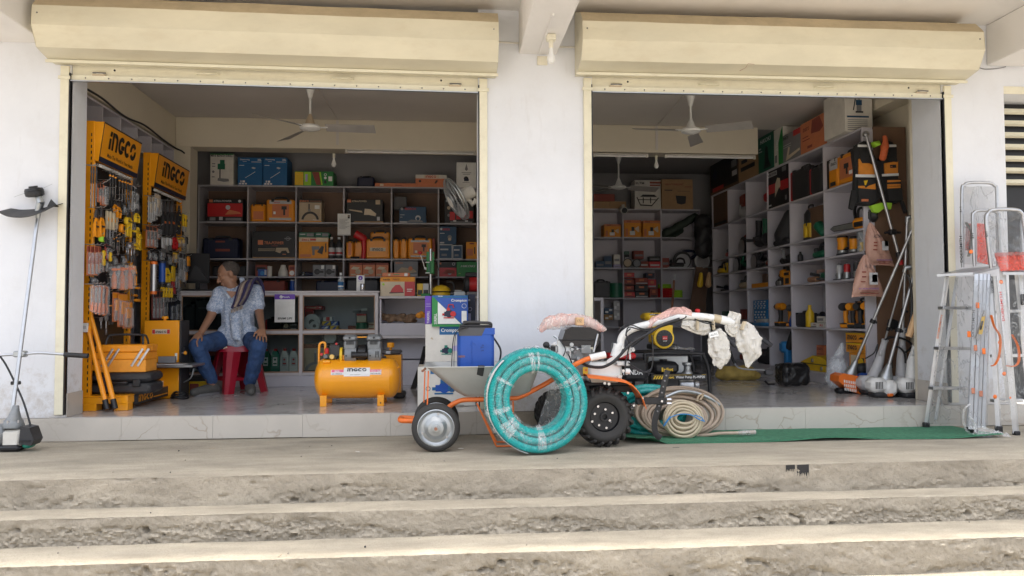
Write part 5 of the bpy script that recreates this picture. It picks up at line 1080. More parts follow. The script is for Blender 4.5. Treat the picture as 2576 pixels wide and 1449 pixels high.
# ---- ladders wrapped in film
def rail(parent,k,a,b,y0,y1,w=.022,d=.014,m='alu',name='rail'):
 p0=P(k,*a,y=y0);p1=P(k,*b,y=y1);o=parent.location;mb=MB();mb.tube([p0-o,p1-o],w/1.1,m,4,flat=d/w,up=(0,1,.001));s_=mb.build(name,parent,20);return s_
def foot(parent,k,a,y0):
 p=P(k,*a,y=y0)-parent.location;mb=MB();mb.box(p.x-.022,p.y-.02,max(p.z-.03,.001),p.x+.022,p.y+.02,p.z+.025,'black',.006);mb.build('rubber_foot',parent)
def hoop(parent,k,x0,x1,ytop,ybot,y,lean=0,r=.0125):
 o=parent.location;w=x1-x0;rr=w*.22
 pts=[(x0+lean,ybot),(x0,ytop+rr*1.5),(x0+rr*.3,ytop+rr*.35),(x0+rr,ytop),(x1-rr*1.2,ytop),(x1-rr*.3,ytop+rr*.4),(x1,ytop+rr*1.6),(x1+lean*1.2,ybot)]
 mb=MB();mb.tube(spline([P(k,*p,y=y)-o for p in pts],6),r,'alu',10);mb.build('hoop',parent)
def step_(parent,k,a,b,y,d=.07):
 p,q_=P(k,*a,y=y)-parent.location,P(k,*b,y=y)-parent.location;mb=MB();mb.frame(p,q_-p);mb.box(0,0,-.013,(q_-p).length,d,.010,'alu',.003);mb.build('step',parent,0)
def plate(parent,name,pts,m,y=None,th=.02):
 o=parent.location;mb=MB();n=len(pts);vs=[P('Q',px,py,y=yy)-o for px,py,yy in pts];mb.add(vs+[v-V((0,0,th))for v in vs],[tuple(range(n)),tuple(range(n,2*n))[::-1]]+[(i,i+n,(i+1)%n+n,(i+1)%n)for i in range(n)],m);return mb.build(name,parent,0)
def rail_text(parent,s,k,a,b,y,h,col='black'):
 o=parent.location;p0=P(k,*a,y=y)-o;p1=P(k,*b,y=y)-o;d=p1-p0;up=d.normalized();right=up.cross(V((0,1,0))).normalized()*-1
 mb=MB();mb.text(s,p0,up,right*-1,h,col,d.length,.02,lift=0);mb.build('lettering',parent,0)
o=P('Q',220,1310,y=-.05);o.z=LZ;la=T('step_ladder','aluminium step ladder at the left end of the row, feet on the green mat','ladder',o)
rail(la,'Q',(100,1312),(208,545),-.06,-.16);foot(la,'Q',(100,1305),-.06);rail(la,'Q',(150,1275),(258,548),.0-.03,-.10,.016);rail(la,'Q',(318,1325),(357,545),-.30,-.22);foot(la,'Q',(318,1330),-.30)
for(x0,x1,yy)in((188,345,702),(166,338,910),(138,330,1115)):step_(la,'Q',(x0,yy),(x1,yy),-.2)
plate(la,'platform',[(155,530,-.22),(340,520,-.36),(492,484,-.30),(300,500,-.12)],'alu')
hoop(la,'Q',283,462,62,495,-.12,4)
mb=MB();p=P('Q',312,300,y=-.1)-o;mb.tube(spline([P('Q',*q_,y=-.12)-o for q_ in((303,265),(325,300),(332,340),(318,440))],5),.018,'galv',6,flat=.4);mb.build('hinge_arm',la)
plate(la,'red_tray',[(305,270,-.10),(335,270,-.10),(330,390,-.1),(300,390,-.10)],'red_film',th=.03)
rail_text(la,'DOERSMITH','Q',(288,470),(283,335),-.135,.022);rail_text(la,'5+1','Q',(284,212),(281,185),-.135,.018)
rail_text(la,'DOERSMITH','Q',(163,860),(185,740),-.15,.016,'deep_orange')
o=P('Q',370,1320,y=-.42);o.z=LZ;lb=T('step_ladder','folded aluminium ladder with bunched rails and a yellow label, second from left','ladder',o)
for i,(xb,xt,m)in enumerate(((330,362,.024),(352,385,.018),(372,404,.022),(396,422,.018))):rail(lb,'Q',(xb,1325-4*i),(xt,530),-.45-.02*(i%2),-.36,m)
foot(lb,'Q',(345,1330),-.45);hoop(lb,'Q',338,470,205,490,-.25,10);plate(lb,'red_tray',[(360,270,-.26),(420,272,-.26),(425,470,-.28),(362,455,-.28)],'red_film',th=.02)
mb=MB();vs=[P('Q',*p,y=-.47)-o for p in((356,858),(400,715),(412,722),(368,865))];mb.add(vs+[v+V((0,.012,0))for v in vs],[(0,1,2,3),(4,7,6,5),(0,4,5,1),(1,5,6,2),(2,6,7,3),(3,7,4,0)],'alu');br=mb.build('spreader',lb,0)
mb=MB();vs=[P('Q',*p,y=-.475)-o for p in((368,838),(385,748),(404,745),(388,838))];mb.add(vs,[(0,1,2,3)],'yellow');vs=[P('Q',*p,y=-.478)-o for p in((374,815),(384,770),(394,770),(384,815))];mb.add(vs,[(0,1,2,3)],'black');mb.build('warning_label',br,0)
rail_text(lb,'DOERSMITH','Q',(345,850),(350,715),-.475,.020);rail_text(lb,'DOERSMITH','Q',(448,625),(440,540),-.40,.020);rail_text(lb,'4+1','Q',(346,348),(343,320),-.27,.018)
for p in((365,690),(355,908),(397,925),(343,1128),(383,1143),(322,838)):mb=MB();c=P('Q',*p,y=-.485)-o;mb.box(c.x-.014,c.y,c.z-.022,c.x+.014,c.y+.008,c.z+.022,'deep_orange',.004);mb.build('plastic_clip',lb)
o=P('Q',500,1340,y=-.45);o.z=LZ;lc=T('step_ladder','aluminium step ladder with bright red tray under its hoop, third in the row','ladder',o)
rail(lc,'Q',(472,1325),(430,545),-.42,-.36,.026,.016);rail(lc,'Q',(560,1345),(490,505),-.48,-.44,.028,.016);foot(lc,'Q',(472,1325),-.42);foot(lc,'Q',(562,1350),-.48);rail(lc,'Q',(520,1180),(450,540),-.38,-.36,.018)
hoop(lc,'Q',408,600,200,500,-.40,25,.0145);plate(lc,'red_tray',[(450,420,-.40),(605,415,-.42),(630,492,-.5),(480,497,-.5)],'red_film',th=.025)
plate(lc,'platform',[(492,520,-.52),(640,520,-.52),(640,505,-.38),(480,505,-.38)],'alu')
for(x0,x1,yy)in((440,600,722),(440,600,950),(440,600,1180)):step_(lc,'Q',(x0+20,yy),(x1,yy-4),-.36)
rail_text(lc,'DOERSMITH','Q',(503,770),(487,620),-.46,.020,'red');rail_text(lc,'4+1','Q',(418,340),(414,312),-.42,.018)
for p in((484,570),(453,1158),(536,1163),(478,880),(500,1040),(330,415)):mb=MB();c=P('Q',*p,y=-.47)-o;mb.ball(c,.016,'deep_orange',8,(1,.5,1));mb.build('plastic_clip',lc)
for pts in(((432,740),(450,800),(478,850),(475,940),(455,990),(435,1000)),((540,840),(570,900),(575,970),(555,1000),(515,1000))):
 mb=MB();mb.tube(spline([P('Q',*p,y=-.50)-o for p in pts],5),.014,'deep_orange',6,flat=.25);mb.build('safety_strap',lc)
o=P('Q',640,1300,y=-.42);o.z=LZ;ld=T('step_ladder','aluminium ladder cut by the right edge of the picture','ladder',o)
rail(ld,'Q',(640,1300),(565,530),-.34,-.34,.022);rail(ld,'Q',(600,860),(590,530),-.40,-.40,.02);hoop(ld,'Q',590,760,230,500,-.2,8);rail(ld,'Q',(760,1330),(690,530),-.44,-.40)
mb=MB();c=P('Q',597,660,y=-.45)-o;mb.box(c.x-.01,c.y,c.z-.04,c.x+.03,c.y+.02,c.z+.04,'black',.005);mb.build('hinge_lock',ld)
# film round the ladders
def fsheet(corners,label,m='thick_wrap',n=(14,22),amp=.02,seed=0,name='ladder_film'):
 A,B_,C_,D_=[P('Q',px,py,y=yy)for px,py,yy in corners];c=A.copy();mb=MB()
 def fn(u,v):
  p=A.lerp(B_,u).lerp(D_.lerp(C_,u),v);w=noise.noise(V((u*3+seed,v*6,seed)))+.5*noise.noise(V((u*9+seed,v*16,seed+3)));return p+V((0,w*amp,w*amp*.3))-c
 mb.sheet(fn,*n,m);ob=mb.build(name);ob.location=c;tag(ob,label,'plastic film');return ob
film('ladder_wrap',(.24,.245,.25),.40,.16,9,.9)
fsheet(((200,545,-.21),(350,540,-.27),(325,1300,-.36),(110,1300,-.13)),'clear film stretched across the steps of the leftmost ladder','ladder_wrap',seed=1)
fsheet(((292,80,-.14),(456,80,-.14),(470,480,-.16),(292,480,-.16)),'clear film stretched across the hoop of the tallest ladder','ladder_wrap',seed=5)
fsheet(((425,205,-.42),(590,210,-.42),(612,430,-.44),(440,440,-.44)),'clear film stretched across the hoop of the ladder with the red tray','ladder_wrap',seed=9)
fsheet(((340,560,-.50),(430,560,-.44),(415,1310,-.50),(310,1310,-.52)),'clear film round the bunched rails of the folded ladder','ladder_wrap',seed=13,amp=.012)
fsheet(((440,560,-.52),(640,560,-.52),(640,1250,-.52),(470,1280,-.54)),'clear film hanging over the legs of the ladder with the red tray','wrap',seed=17)
mb=MB();c=P('Q',400,1345,y=-.52)
mb.sheet(lambda u,v:V((-.10+.26*u,-.06+.10*v,.004+.05*abs(noise.noise(V((u*5,v*4,2))))+.10*(1-u)*v)),18,10,'thick_wrap');ob=mb.build('film_heap');ob.location=(c.x,-.52,LZ);tag(ob,'crumpled clear film heap on the landing at the ladder feet','plastic film')
mb=MB();c=P('Q',320,1200,y=-.50);mb.tube(spline([P('Q',*p,y=-.52)-c for p in((330,1195),(300,1215),(290,1260),(300,1320),(335,1350),(352,1330),(340,1280),(318,1260))],5),.012,'thick_wrap',6,flat=.5);ob=mb.build('film_twist');ob.location=c;tag(ob,'white twisted film loop at the foot of the bunched ladder rails','plastic film')
# ================================================================== GOODS
def at_px(k,px,py,y=None,x=None,z=None):
 p=P(k,px,py,y=y,x=x);
 if z is not None:p.z=z
 return p
def toolcase(label,k,rect,y=None,d=.12,m='orange',z=None,xp=None,prints=None,handle='charcoal',grp=None,name='tool_case',edge=None):
 px0,py0,px1,py1=rect
 if xp is None:a=P(k,px0,py1,y=y);b=P(k,px1,py0,y=y);w=b.x-a.x;zz=a.z if z is None else z;h=b.z-zz;o=V(((a.x+b.x)/2,y,zz));r=0
 else:a=P(k,px0,py1,x=xp);b=P(k,px1,py0,x=xp);w=abs(a.y-b.y);zz=a.z if z is None else z;h=P(k,px0,py0,x=xp).z-zz;o=V((xp,(a.y+b.y)/2,zz));r=R(-90)
 t=T(name,label,'tool case',o,r,grp);hh=h*.90
 mb=MB();mb.box(-w/2,0,.0005,w/2,d*.48,hh,m,.018);mb.box(-w/2,d*.52,.0005,w/2,d,hh,m,.018);mb.box(-w/2+.012,d*.4,.01,w/2-.012,d*.6,hh-.01,'black')
 mb.box(-w*.40,-.004,hh*.10,-w*.36,.004,hh*.9,m,.002);mb.box(w*.36,-.004,hh*.10,w*.40,.004,hh*.9,m,.002);body=mb.build('shell',t)
 if edge:mb=MB();mb.box(-w/2-.002,-.004,.003,-w/2+w*.16,d+.004,hh-.006,edge,.012);mb.build('end_rib',body)
 mb=MB();mb.tube(spline([(-w*.2,d/2,hh-.006),(-w*.17,d/2,h-.004),(w*.17,d/2,h-.004),(w*.2,d/2,hh-.006)],3),min(.012,d*.12),handle,8);mb.build('handle',t)
 for s in(-1,1):mb=MB();mb.box(s*w*.27-w*.05,d*.30 if 0 else-.006,hh*.88,s*w*.27+w*.05,d*.5,hh+.004,handle,.003);mb.build('latch',t)
 if prints:_prints(body,w,hh,prints,-.0045)
 return t
def _prints(body,w,h,prints,y0):
 pr=MB();tx=MB();X=lambda u:-w/2+u*w
 for i,s in enumerate(prints):
  yy=y0-.0006*i
  if s[0]=='r':pr.box(X(s[1]),yy,s[2]*h,X(s[3]),yy+.0005,s[4]*h,s[5])
  elif s[0]=='p':pr.add([(X(u),yy,v*h)for u,v in s[1]],[tuple(range(len(s[1])))],s[2])
  elif s[0]=='c':pr.cyl((X(s[1]),yy+.0005,s[2]*h),(X(s[1]),yy,s[2]*h),s[3]*h,s[4],16)
  elif s[0]=='t':tx.front(s[1],X(s[2]),s[3]*h,s[4]*h,s[6],yy,s[5]*w if s[5]else None,.02,s[7]if len(s)>7 else 0)
  elif s[0]=='g':flogo(tx,X(s[1]),s[2]*h,s[3]*h,s[5],s[4]*w,yy)
 if pr.v:pr.build('printed_picture',body,0)
 if tx.v:tx.build('lettering',body,0)
def jar(name,label,cat,p,h,r,m,lid='white_plastic',shape='bottle',lab=None,grp=None,rz=0):
 t=T(name,label,cat,p,rz,grp);mb=MB()
 if shape=='bottle':mb.lathe([(r*.92,0),(r,h*.03),(r,h*.62),(r*.45,h*.80),(r*.38,h*.88)],m,16)
 elif shape=='can':mb.lathe([(r*.96,0),(r,h*.02),(r,h*.96),(r*.96,h*.98)],m,18)
 elif shape=='cone':mb.lathe([(r*.9,0),(r,h*.12),(r*.95,h*.35),(r*.5,h*.85),(r*.45,h)],m,18)
 elif shape=='oil':
  mb.prism([(-r,.002),(r,.002),(r,h*.70),(r*.45,h*.90),(-r*.55,h*.90),(-r,h*.66)],-r*.55,r*.55,m)
 body=mb.build('body',t)
 if lid:mb=MB();q=.9 if shape=='oil' else(.88 if shape=='bottle' else .98);mb.cyl((0,0,h*q),(0,0,h*(q+.10)),r*(.42 if shape in('bottle','oil')else .8),lid,12);mb.build('cap',t)
 if lab:
  mb=MB()
  if shape=='oil':
   mb.box(-r*.55,-r*.55-.001,h*.28,r*.55,-r*.55,h*.64,lab[0]);mb.cyl((0,-r*.55-.001,h*.54),(0,-r*.55-.002,h*.54),r*.26,lab[1],12);mb.box(-r*.4,-r*.55-.002,h*.34,r*.4,-r*.55-.001,h*.40,lab[1])
  else:mb.lathe([(r*1.01,h*.16),(r*1.01,h*.5)],lab[0],16);mb.lathe([(r*1.015,h*.22),(r*1.015,h*.30)],lab[1],16)
  mb.build('label',body)
 return t
 # -- power tools, in local coordinates: length along x (nose at -x), depth y, standing on z = 0
def tool(kind,label,p,rz=0,s=1.0,m='orange',m2='black',grp=None):
 nm={'drill':'cordless_drill','grinder':'angle_grinder','sander':'orbital_sander','router':'trim_router','saw':'circular_saw','chainsaw':'chainsaw','belt':'belt_sander','jig':'jigsaw','pump':'submersible_pump','blower':'blower','stand':'tool_stand','planer':'hand_planer'}[kind]
 t=T(nm,label,nm.replace('_',' '),p,rz,grp)
 def B_(name,f):mb=MB();mb.tf(sc=s);f(mb);return mb.build(name,t)
 if kind=='drill':
  B_('battery',lambda b:b.box(-.055,-.038,0,.05,.038,.045,m2,.01));B_('battery_band',lambda b:b.box(-.057,-.039,.030,.052,.039,.045,m,.006))
  B_('grip',lambda b:b.tube([(.0,0,.044),(.012,0,.10),(.005,0,.16)],[.022,.019,.024],m2,10));B_('body',lambda b:b.lathe([(.028,0),(.036,.02),(.036,.12),(.028,.14)],m,16,(-.06,0,.19),(1,0,0)))
  B_('chuck',lambda b:b.lathe([(.010,0),(.018,.03),(.026,.045),(.026,.07)],m2,14,(-.13,0,.19),(1,0,0)));B_('trigger',lambda b:b.box(-.026,-.01,.12,-.012,.01,.16,m,.004))
 elif kind=='grinder':
  B_('body',lambda b:b.tube([(.15,0,.035),(.06,0,.04),(-.02,0,.042)],[.032,.028,.034],m,12));B_('gear_head',lambda b:b.box(-.07,-.03,.015,-.02,.03,.075,'galv',.012));B_('guard',lambda b:b.lathe([(.06,0),(.062,.02),(.03,.024)],m2,20,(-.05,0,.002)));B_('side_handle',lambda b:b.tube([(-.045,-.03,.045),(-.045,-.12,.06)],[.012,.017],m2,8))
 elif kind=='sander':
  B_('pad',lambda b:b.lathe([(.062,0),(.064,.012),(.058,.02)],m2,20));B_('skirt',lambda b:b.lathe([(.05,.02),(.056,.03),(.056,.05),(.048,.06)],'galv',20));B_('body',lambda b:b.lathe([(.045,.06),(.052,.07),(.048,.14),(.055,.165),(.05,.185)],m,20));B_('top_cap',lambda b:b.lathe([(.052,.185),(.056,.195),(.04,.215)],m2,20));B_('dust_port',lambda b:b.cyl((.04,0,.06),(.10,0,.07),.016,m2,10))
 elif kind=='router':
  B_('base',lambda b:b.box(-.045,-.045,0,.045,.045,.012,m2,.004));B_('sleeve',lambda b:b.lathe([(.034,.012),(.034,.07)],'galv',16));B_('body',lambda b:b.lathe([(.030,.07),(.032,.13),(.028,.145)],m,16));B_('collet',lambda b:b.lathe([(.02,.145),(.024,.155),(.012,.165)],'chrome',12));B_('lock_knob',lambda b:b.cyl((-.034,0,.05),(-.06,0,.05),.012,m2,8))
 elif kind=='saw':
  B_('base_plate',lambda b:b.box(-.14,-.07,0,.14,.07,.006,'galv'));B_('blade_guard',lambda b:b.lathe([(.02,0),(.105,.004),(.105,.03),(.03,.034)],m2,26,(-.03,.01,.09),(0,-1,0)));B_('blade',lambda b:b.cyl((-.03,-.034,.08),(-.03,-.036,.08),.085,'steel',24));B_('motor',lambda b:b.cyl((-.03,.02,.10),(-.03,.12,.10),.042,m,14));B_('handle',lambda b:b.tube(spline([(.05,0,.10),(.13,0,.15),(.12,0,.19),(.04,0,.20),(-.02,0,.19)],4),.017,m,10))
 elif kind=='chainsaw':
  B_('body',lambda b:b.box(-.02,-.06,.0,.20,.06,.115,m,.03));B_('guide_bar',lambda b:b.prism([(-.02,.02),(-.34,.025),(-.38,.045),(-.34,.066),(-.02,.074)],-.006,.004,'galv'));B_('chain',lambda b:b.tube([(-.02,0,.016),(-.34,0,.020),(-.386,0,.045),(-.34,0,.07),(-.02,0,.08)],.006,'dark_metal',5));B_('top_handle',lambda b:b.tube(spline([(.02,0,.11),(.03,0,.20),(.09,0,.21),(.12,0,.13)],4),.014,m2,8));B_('hand_guard',lambda b:b.tube(spline([(-.01,0,.10),(-.03,0,.20),(-.01,0,.25)],4),[.022]*8+[.03],m2,8,flat=.5));B_('rear_handle',lambda b:b.box(.17,-.045,.05,.28,.045,.19,m2,.035));B_('motor_cover',lambda b:b.box(.03,-.072,.02,.16,-.058,.07,m2,.006))
 elif kind=='belt':
  B_('frame',lambda b:b.box(-.08,-.05,.02,.10,.05,.10,m2,.02));B_('belt',lambda b:b.prism([(-.10+.034*math.cos(R(a)),.036+.034*math.sin(R(a)))for a in range(90,271,30)]+[(.06+.034*math.cos(R(a)),.036+.034*math.sin(R(a)))for a in range(-90,91,30)],-.048,.048,'dark_grey'));B_('body',lambda b:b.box(-.02,-.05,.10,.10,.05,.20,m,.018));B_('handle',lambda b:b.tube(spline([(.02,0,.19),(.05,0,.25),(.12,0,.24),(.13,0,.12)],4),.018,m2,8));B_('front_knob',lambda b:b.ball((-.08,0,.13),.028,m2,10));B_('side_cover',lambda b:b.box(-.07,-.062,.01,.05,-.051,.06,'galv',.01))
 elif kind=='pump':
  B_('base',lambda b:b.lathe([(.075,0),(.075,.03),(.068,.035)],m2,18));B_('body',lambda b:b.lathe([(.070,.035),(.074,.05),(.074,.16),(.068,.17)],m,18));B_('motor_cap',lambda b:b.lathe([(.066,.17),(.066,.26),(.04,.30)],m2,18));B_('handle',lambda b:b.tube(spline([(-.045,0,.28),(-.04,0,.34),(.04,0,.34),(.045,0,.28)],4),.009,m2,8));B_('float_switch',lambda b:b.box(.03,-.10,.03,.09,-.07,.14,m,.02));B_('float_cable',lambda b:b.tube(spline([(.06,-.08,.14),(.09,-.08,.22),(.05,-.05,.29)],4),.006,m2,6))
 elif kind=='stand':
  B_('base',lambda b:b.box(-.10,-.08,0,.10,.08,.02,m2,.006));B_('column',lambda b:b.box(-.03,-.03,.02,.03,.03,.16,m,.01));B_('arm',lambda b:b.tube([(0,0,.15),(.05,0,.22),(.09,0,.30)],[.03,.028,.022],m2,10));B_('head',lambda b:b.box(-.085,-.05,.12,.02,.05,.22,m,.02))
 elif kind=='planer':
  B_('sole',lambda b:b.box(-.14,-.045,0,.14,.045,.014,'galv'));B_('body',lambda b:b.box(-.10,-.042,.014,.12,.042,.08,m,.02));B_('handle',lambda b:b.tube(spline([(-.02,0,.07),(.03,0,.14),(.11,0,.13),(.13,0,.06)],4),.018,m2,8));B_('depth_knob',lambda b:b.lathe([(.024,.08),(.026,.10),(.016,.118)],m2,14,(-.08,0,0)))
 return t
 # picture presets for boxes
DRL=lambda a='charcoal',c='light_grey':[('r',.42,.40,.78,.56,a),('r',.58,.12,.70,.42,a),('r',.52,.10,.76,.18,c),('r',.30,.44,.42,.52,c),('r',.1,.12,.30,.3,c)]
BAND=lambda c,y0=.82,y1=.97:[('r',.03,y0,.97,y1,c)]
yS=3.62
S=lambda nm,lab,rc,m,pr=None,z=None,k='S1',d=.26,cat='carton',grp=None:carton(nm,lab,cat,k,rc,yS,d,m,pr,z,grp)
ZT,Z1,Z2,Z3,Z4=2.294,1.857,1.419,1.204,1.014
S('tool_carton','white carton with green bench drill picture on top of the shelves',(235,100,472,420),'off_white',[('r',0,.97,1,1,'green'),('t','MINI BENCH DRILL',.03,.90,.07,.94,'charcoal'),('r',.32,.50,.64,.68,'dark_green'),('r',.42,.68,.62,.80,'dark_green'),('r',.40,.20,.45,.52,'charcoal'),('p',[(.32,.14),(.34,.22),(.80,.20),(.82,.12),(.60,.10)],'mid_grey'),('r',.08,.66,.22,.69,'mid_grey'),('r',.08,.58,.22,.61,'mid_grey'),('c',.14,.42,.04,'mid_grey'),('r',.08,.24,.2,.27,'mid_grey')],ZT)
S('green_carton','plain green carton edge behind the white bench drill carton',(240,76,478,98),'green',None,ZT,d=.3)if 0 else None
for i,(a,b)in enumerate(((512,764),(768,1012))):
 S('tool_carton',('blue carton with white print beside the bench drill carton','blue carton with white print, right one of the pair on top')[i],(a,137,b,430),'box_blue',[('t','Daewoong',.10,.90,.045,.38,'paper'),('t','20L',.80,.88,.07,.16,'paper'),('r',.2,.845,.36,.855,'paper'),('r',.55,.83,.95,.845,'paper'),('r',.06,.70,.26,.72,'paper'),('p',[(.30,.25),(.31,.27),(.72,.50),(.70,.47)],'paper'),('p',[(.55,.62),(.62,.66),(.74,.62),(.66,.58)],'light_grey'),('r',.12,.10,.16,.17,'paper'),('r',.20,.10,.30,.17,'paper'),('r',.06,.03,.15,.08,'paper'),('r',.18,.03,.27,.08,'paper'),('r',.30,.03,.38,.08,'paper'),('r',0,.78,1,.79,'sky_blue')],ZT,d=.3)
S('tool_carton','low lime and yellow carton with printed panels on top of the shelves',(1088,278,1478,435),'green',[('r',0,.05,.22,.95,'yellow'),('r',.24,.05,.42,.95,'lime'),('r',.27,.3,.33,.8,'lavender'),('p',[(.44,.95),(.62,.95),(.68,.08),(.56,.08)],'brick_red'),('p',[(.63,.95),(.67,.95),(.72,.08),(.69,.08)],'lime'),('c',.79,.78,.09,'paper'),('c',.79,.78,.06,'green'),('c',.79,.56,.09,'paper'),('r',.76,.18,.82,.38,'charcoal'),('r',.87,.34,.97,.66,'paper')],ZT,d=.3)
toolcase('dark blue tool bag on top of the shelves below the bulb','E',(265,318,440,445),yS+.05,.2,'navy',ZT,name='tool_bag')
S('tool_carton','long flat orange carton lying on top of the shelves',(445,400,1168,452),'salmon',[('r',.07,.2,.12,.8,'cream_card'),('r',.28,.4,.38,.55,'brick_red')],ZT,'E',.2)
S('tool_carton','white and orange carton resting on the long flat carton',(855,312,1168,402),'salmon',[('r',0,.58,1,1,'off_white'),('r',.26,.62,.76,.96,'cream_card'),('g',.32,.66,.26,.34,'red'),('c',.14,.28,.14,'charcoal'),('p',[(.6,.05),(.66,.4),(.72,.35),(.66,.02)],'charcoal')],P('E',900,400,y=yS).z+.001,'E',.2)
S('white_carton','tall white carton with small vacuum picture behind the wall fan',(1268,186,1465,446),'paper',[('p',[(.42,.72),(.5,.95),(.58,.72),(.5,.66)],'mid_grey'),('c',.48,.36,.09,'charcoal'),('r',.38,.26,.62,.36,'navy'),('r',.25,.58,.75,.60,'mid_grey'),('r',.32,.52,.68,.54,'mid_grey'),('r',.30,.20,.66,.215,'mid_grey')],ZT,'E',.2)
# row 1
S('tool_carton','dark red printed set carton in the top left pigeonhole',(202,553,570,788),'black',[('r',.02,.22,.98,.80,'red'),('r',.06,.84,.16,.96,'salmon'),('t','XTRA-POWER',.18,.86,.08,.5,'light_grey'),('c',.9,.9,.06,'light_grey'),('c',.58,.62,.10,'light_grey'),('p',[(.5,.3),(.62,.52),(.9,.42),(.95,.34)],'salmon'),('r',.08,.04,.24,.18,'mid_grey'),('r',.34,.06,.44,.2,'light_grey'),('r',.52,.05,.95,.16,'mid_grey')],Z1)
toolcase('orange tool case turned sideways in the second pigeonhole of the top row','S1',(640,585,795,790),yS+.03,.2,'orange',Z1,prints=[('r',.2,.15,.85,.6,'salmon')])
toolcase('orange drill case with a large grey label in the top row','S1',(797,535,1090,790),yS,.1,'orange',Z1,prints=[('r',.12,.80,.88,.95,'light_grey'),('t','INGCO',.28,.84,.06,.2,'red'),('r',.22,.22,.80,.78,'salmon'),('r',.54,.55,.72,.70,'charcoal'),('r',.60,.30,.67,.55,'charcoal'),('r',.26,.34,.34,.46,'paper'),('r',.12,.08,.88,.18,'light_grey')])
tool('drill','dark drill standing behind the sideways orange case',(P('S1',735,600,y=3.78).x,3.80,Z1+.22),.4,.8,'charcoal')if 0 else None
S('tool_carton','brown carton with a hose picture in the third pigeonhole of the top row',(1130,558,1357,790),'beige',[('r',0,.86,1,1,'black'),('g',.04,.88,.08,.40,'salmon'),('r',.48,.915,.96,.93,'salmon')]+[('p',_arc(.5,.05,.40,.42,.10,10,170),'charcoal'),('r',.42,.55,.48,.80,'charcoal'),('r',.40,.48,.52,.56,'mid_grey'),('r',.70,.58,.92,.74,'paper'),('r',0,.0,1,.05,'box_orange'),('t','7.5m',.62,.07,.06,.2,'paper')],Z1)
S('tool_carton','black chainsaw carton with a yellow saw picture behind the hung notice',(160,560,525,775),'black',[('r',.02,.86,.12,.99,'salmon'),('t','XTRA-POWER',.14,.88,.08,.42,'beige'),('p',[(.08,.55),(.42,.48),(.44,.40),(.10,.49),(.06,.52)],'beige'),('p',[(.48,.30),(.5,.58),(.66,.56),(.82,.36),(.80,.24),(.62,.30)],'cream_card'),('r',.80,.78,.93,.98,'beige'),('r',.84,.05,.92,.22,'light_grey')],Z1+.012,'E')
S('kraft_board','thin kraft board under the black chainsaw carton',(235,776,527,797),'kraft',None,Z1,'E',.25,'board')
S('tool_carton','dark blue saw carton in the fifth pigeonhole of the top row',(690,632,960,792),'bosch_blue',[('c',.1,.86,.08,'light_grey'),('t','BOSCH',.22,.80,.13,.40,'red'),('r',.03,.48,.2,.5,'paper'),('r',.03,.34,.12,.36,'paper'),('r',.01,.02,.3,.1,'light_grey'),('c',.70,.30,.17,'light_grey'),('c',.70,.26,.10,'bosch_blue'),('p',[(.25,.05),(.9,.05),(.85,.14),(.45,.20)],'mid_grey')],Z1,'E')
S('tool_carton','grey carton leaning behind the dark blue saw carton',(640,530,765,640),'dark_grey',None,Z1+.16,'E',.1)
tool('saw','dark circular saw behind the blue saw carton',(P('E',850,600,y=3.85).x,3.86,Z1+.001),.3,.9,'navy','charcoal')
S('tool_carton','black carton with a red tool set picture below the wall fan',(1145,552,1440,790),'black',[('r',.05,.86,.2,.95,'light_grey'),('c',.15,.62,.07,'beige'),('c',.15,.32,.06,'mid_grey'),('r',.18,.12,.36,.46,'red'),('r',.40,.16,.56,.44,'red'),('r',.6,.14,.78,.46,'red'),('r',.8,.2,.97,.5,'red'),('r',.2,.02,.95,.07,'mid_grey'),('r',.3,.06,.4,.12,'light_grey'),('r',.7,.06,.8,.12,'light_grey')],Z1,'E')
# row 2
toolcase('navy tool case with red end in the left pigeonhole behind the man','S1',(158,925,525,1152),yS,.2,'navy',Z2,prints=[('r',.36,.78,.62,.86,'brick_red'),('r',.36,.34,.76,.46,'brick_red')])
S('tool_carton','big black hammer drill carton with orange lettering behind the man',(655,880,1088,1140),'black',[('r',.14,.48,.26,.66,'salmon'),('t','TRA-POWER',.28,.50,.11,.46,'salmon',.2),('r',.46,.43,.60,.45,'brick_red'),('c',.84,.72,.08,'mid_grey'),('c',.84,.72,.06,'black'),('r',.76,.70,.92,.74,'mid_grey'),('r',.15,.30,.55,.33,'beige'),('r',.15,.24,.54,.26,'beige'),('p',[(.55,.22),(.57,.36),(.84,.36),(.88,.18),(.84,.16),(.80,.26),(.70,.24),(.66,.16)],'beige'),('r',.72,.10,.80,.13,'salmon')],Z2+.014)
S('kraft_board','thin kraft board under the big black hammer drill carton',(660,1138,1088,1153),'kraft',None,Z2,d=.24,cat='board')
c1=S('tool_carton','orange and white drill carton in the third pigeonhole of the middle row',(1128,942,1425,1152),'box_orange',[('r',0,.80,1,1,'cream_card'),('g',.10,.84,.10,.26,'red'),('r',.38,.85,.58,.94,'red'),('r',.44,.42,.70,.58,'mid_grey'),('r',.46,.16,.54,.44,'mid_grey'),('p',[(.62,.30),(.78,.60),(.86,.56),(.80,.2)],'charcoal'),('r',.90,.3,.94,.72,'charcoal'),('r',.05,.08,.42,.20,'salmon')],Z2)
for a,b,s in((1130,1288,'left'),(1294,1432,'right')):S('small_carton','small dark green carton lying on the drill carton, %s one'%s,(a,890,b,940),'dark_green',[('r',.5,.2,.95,.8,'mid_grey'),('r',.08,.5,.4,.7,'light_grey')],P('S1',1200,940,y=yS).z+.002,d=.2)
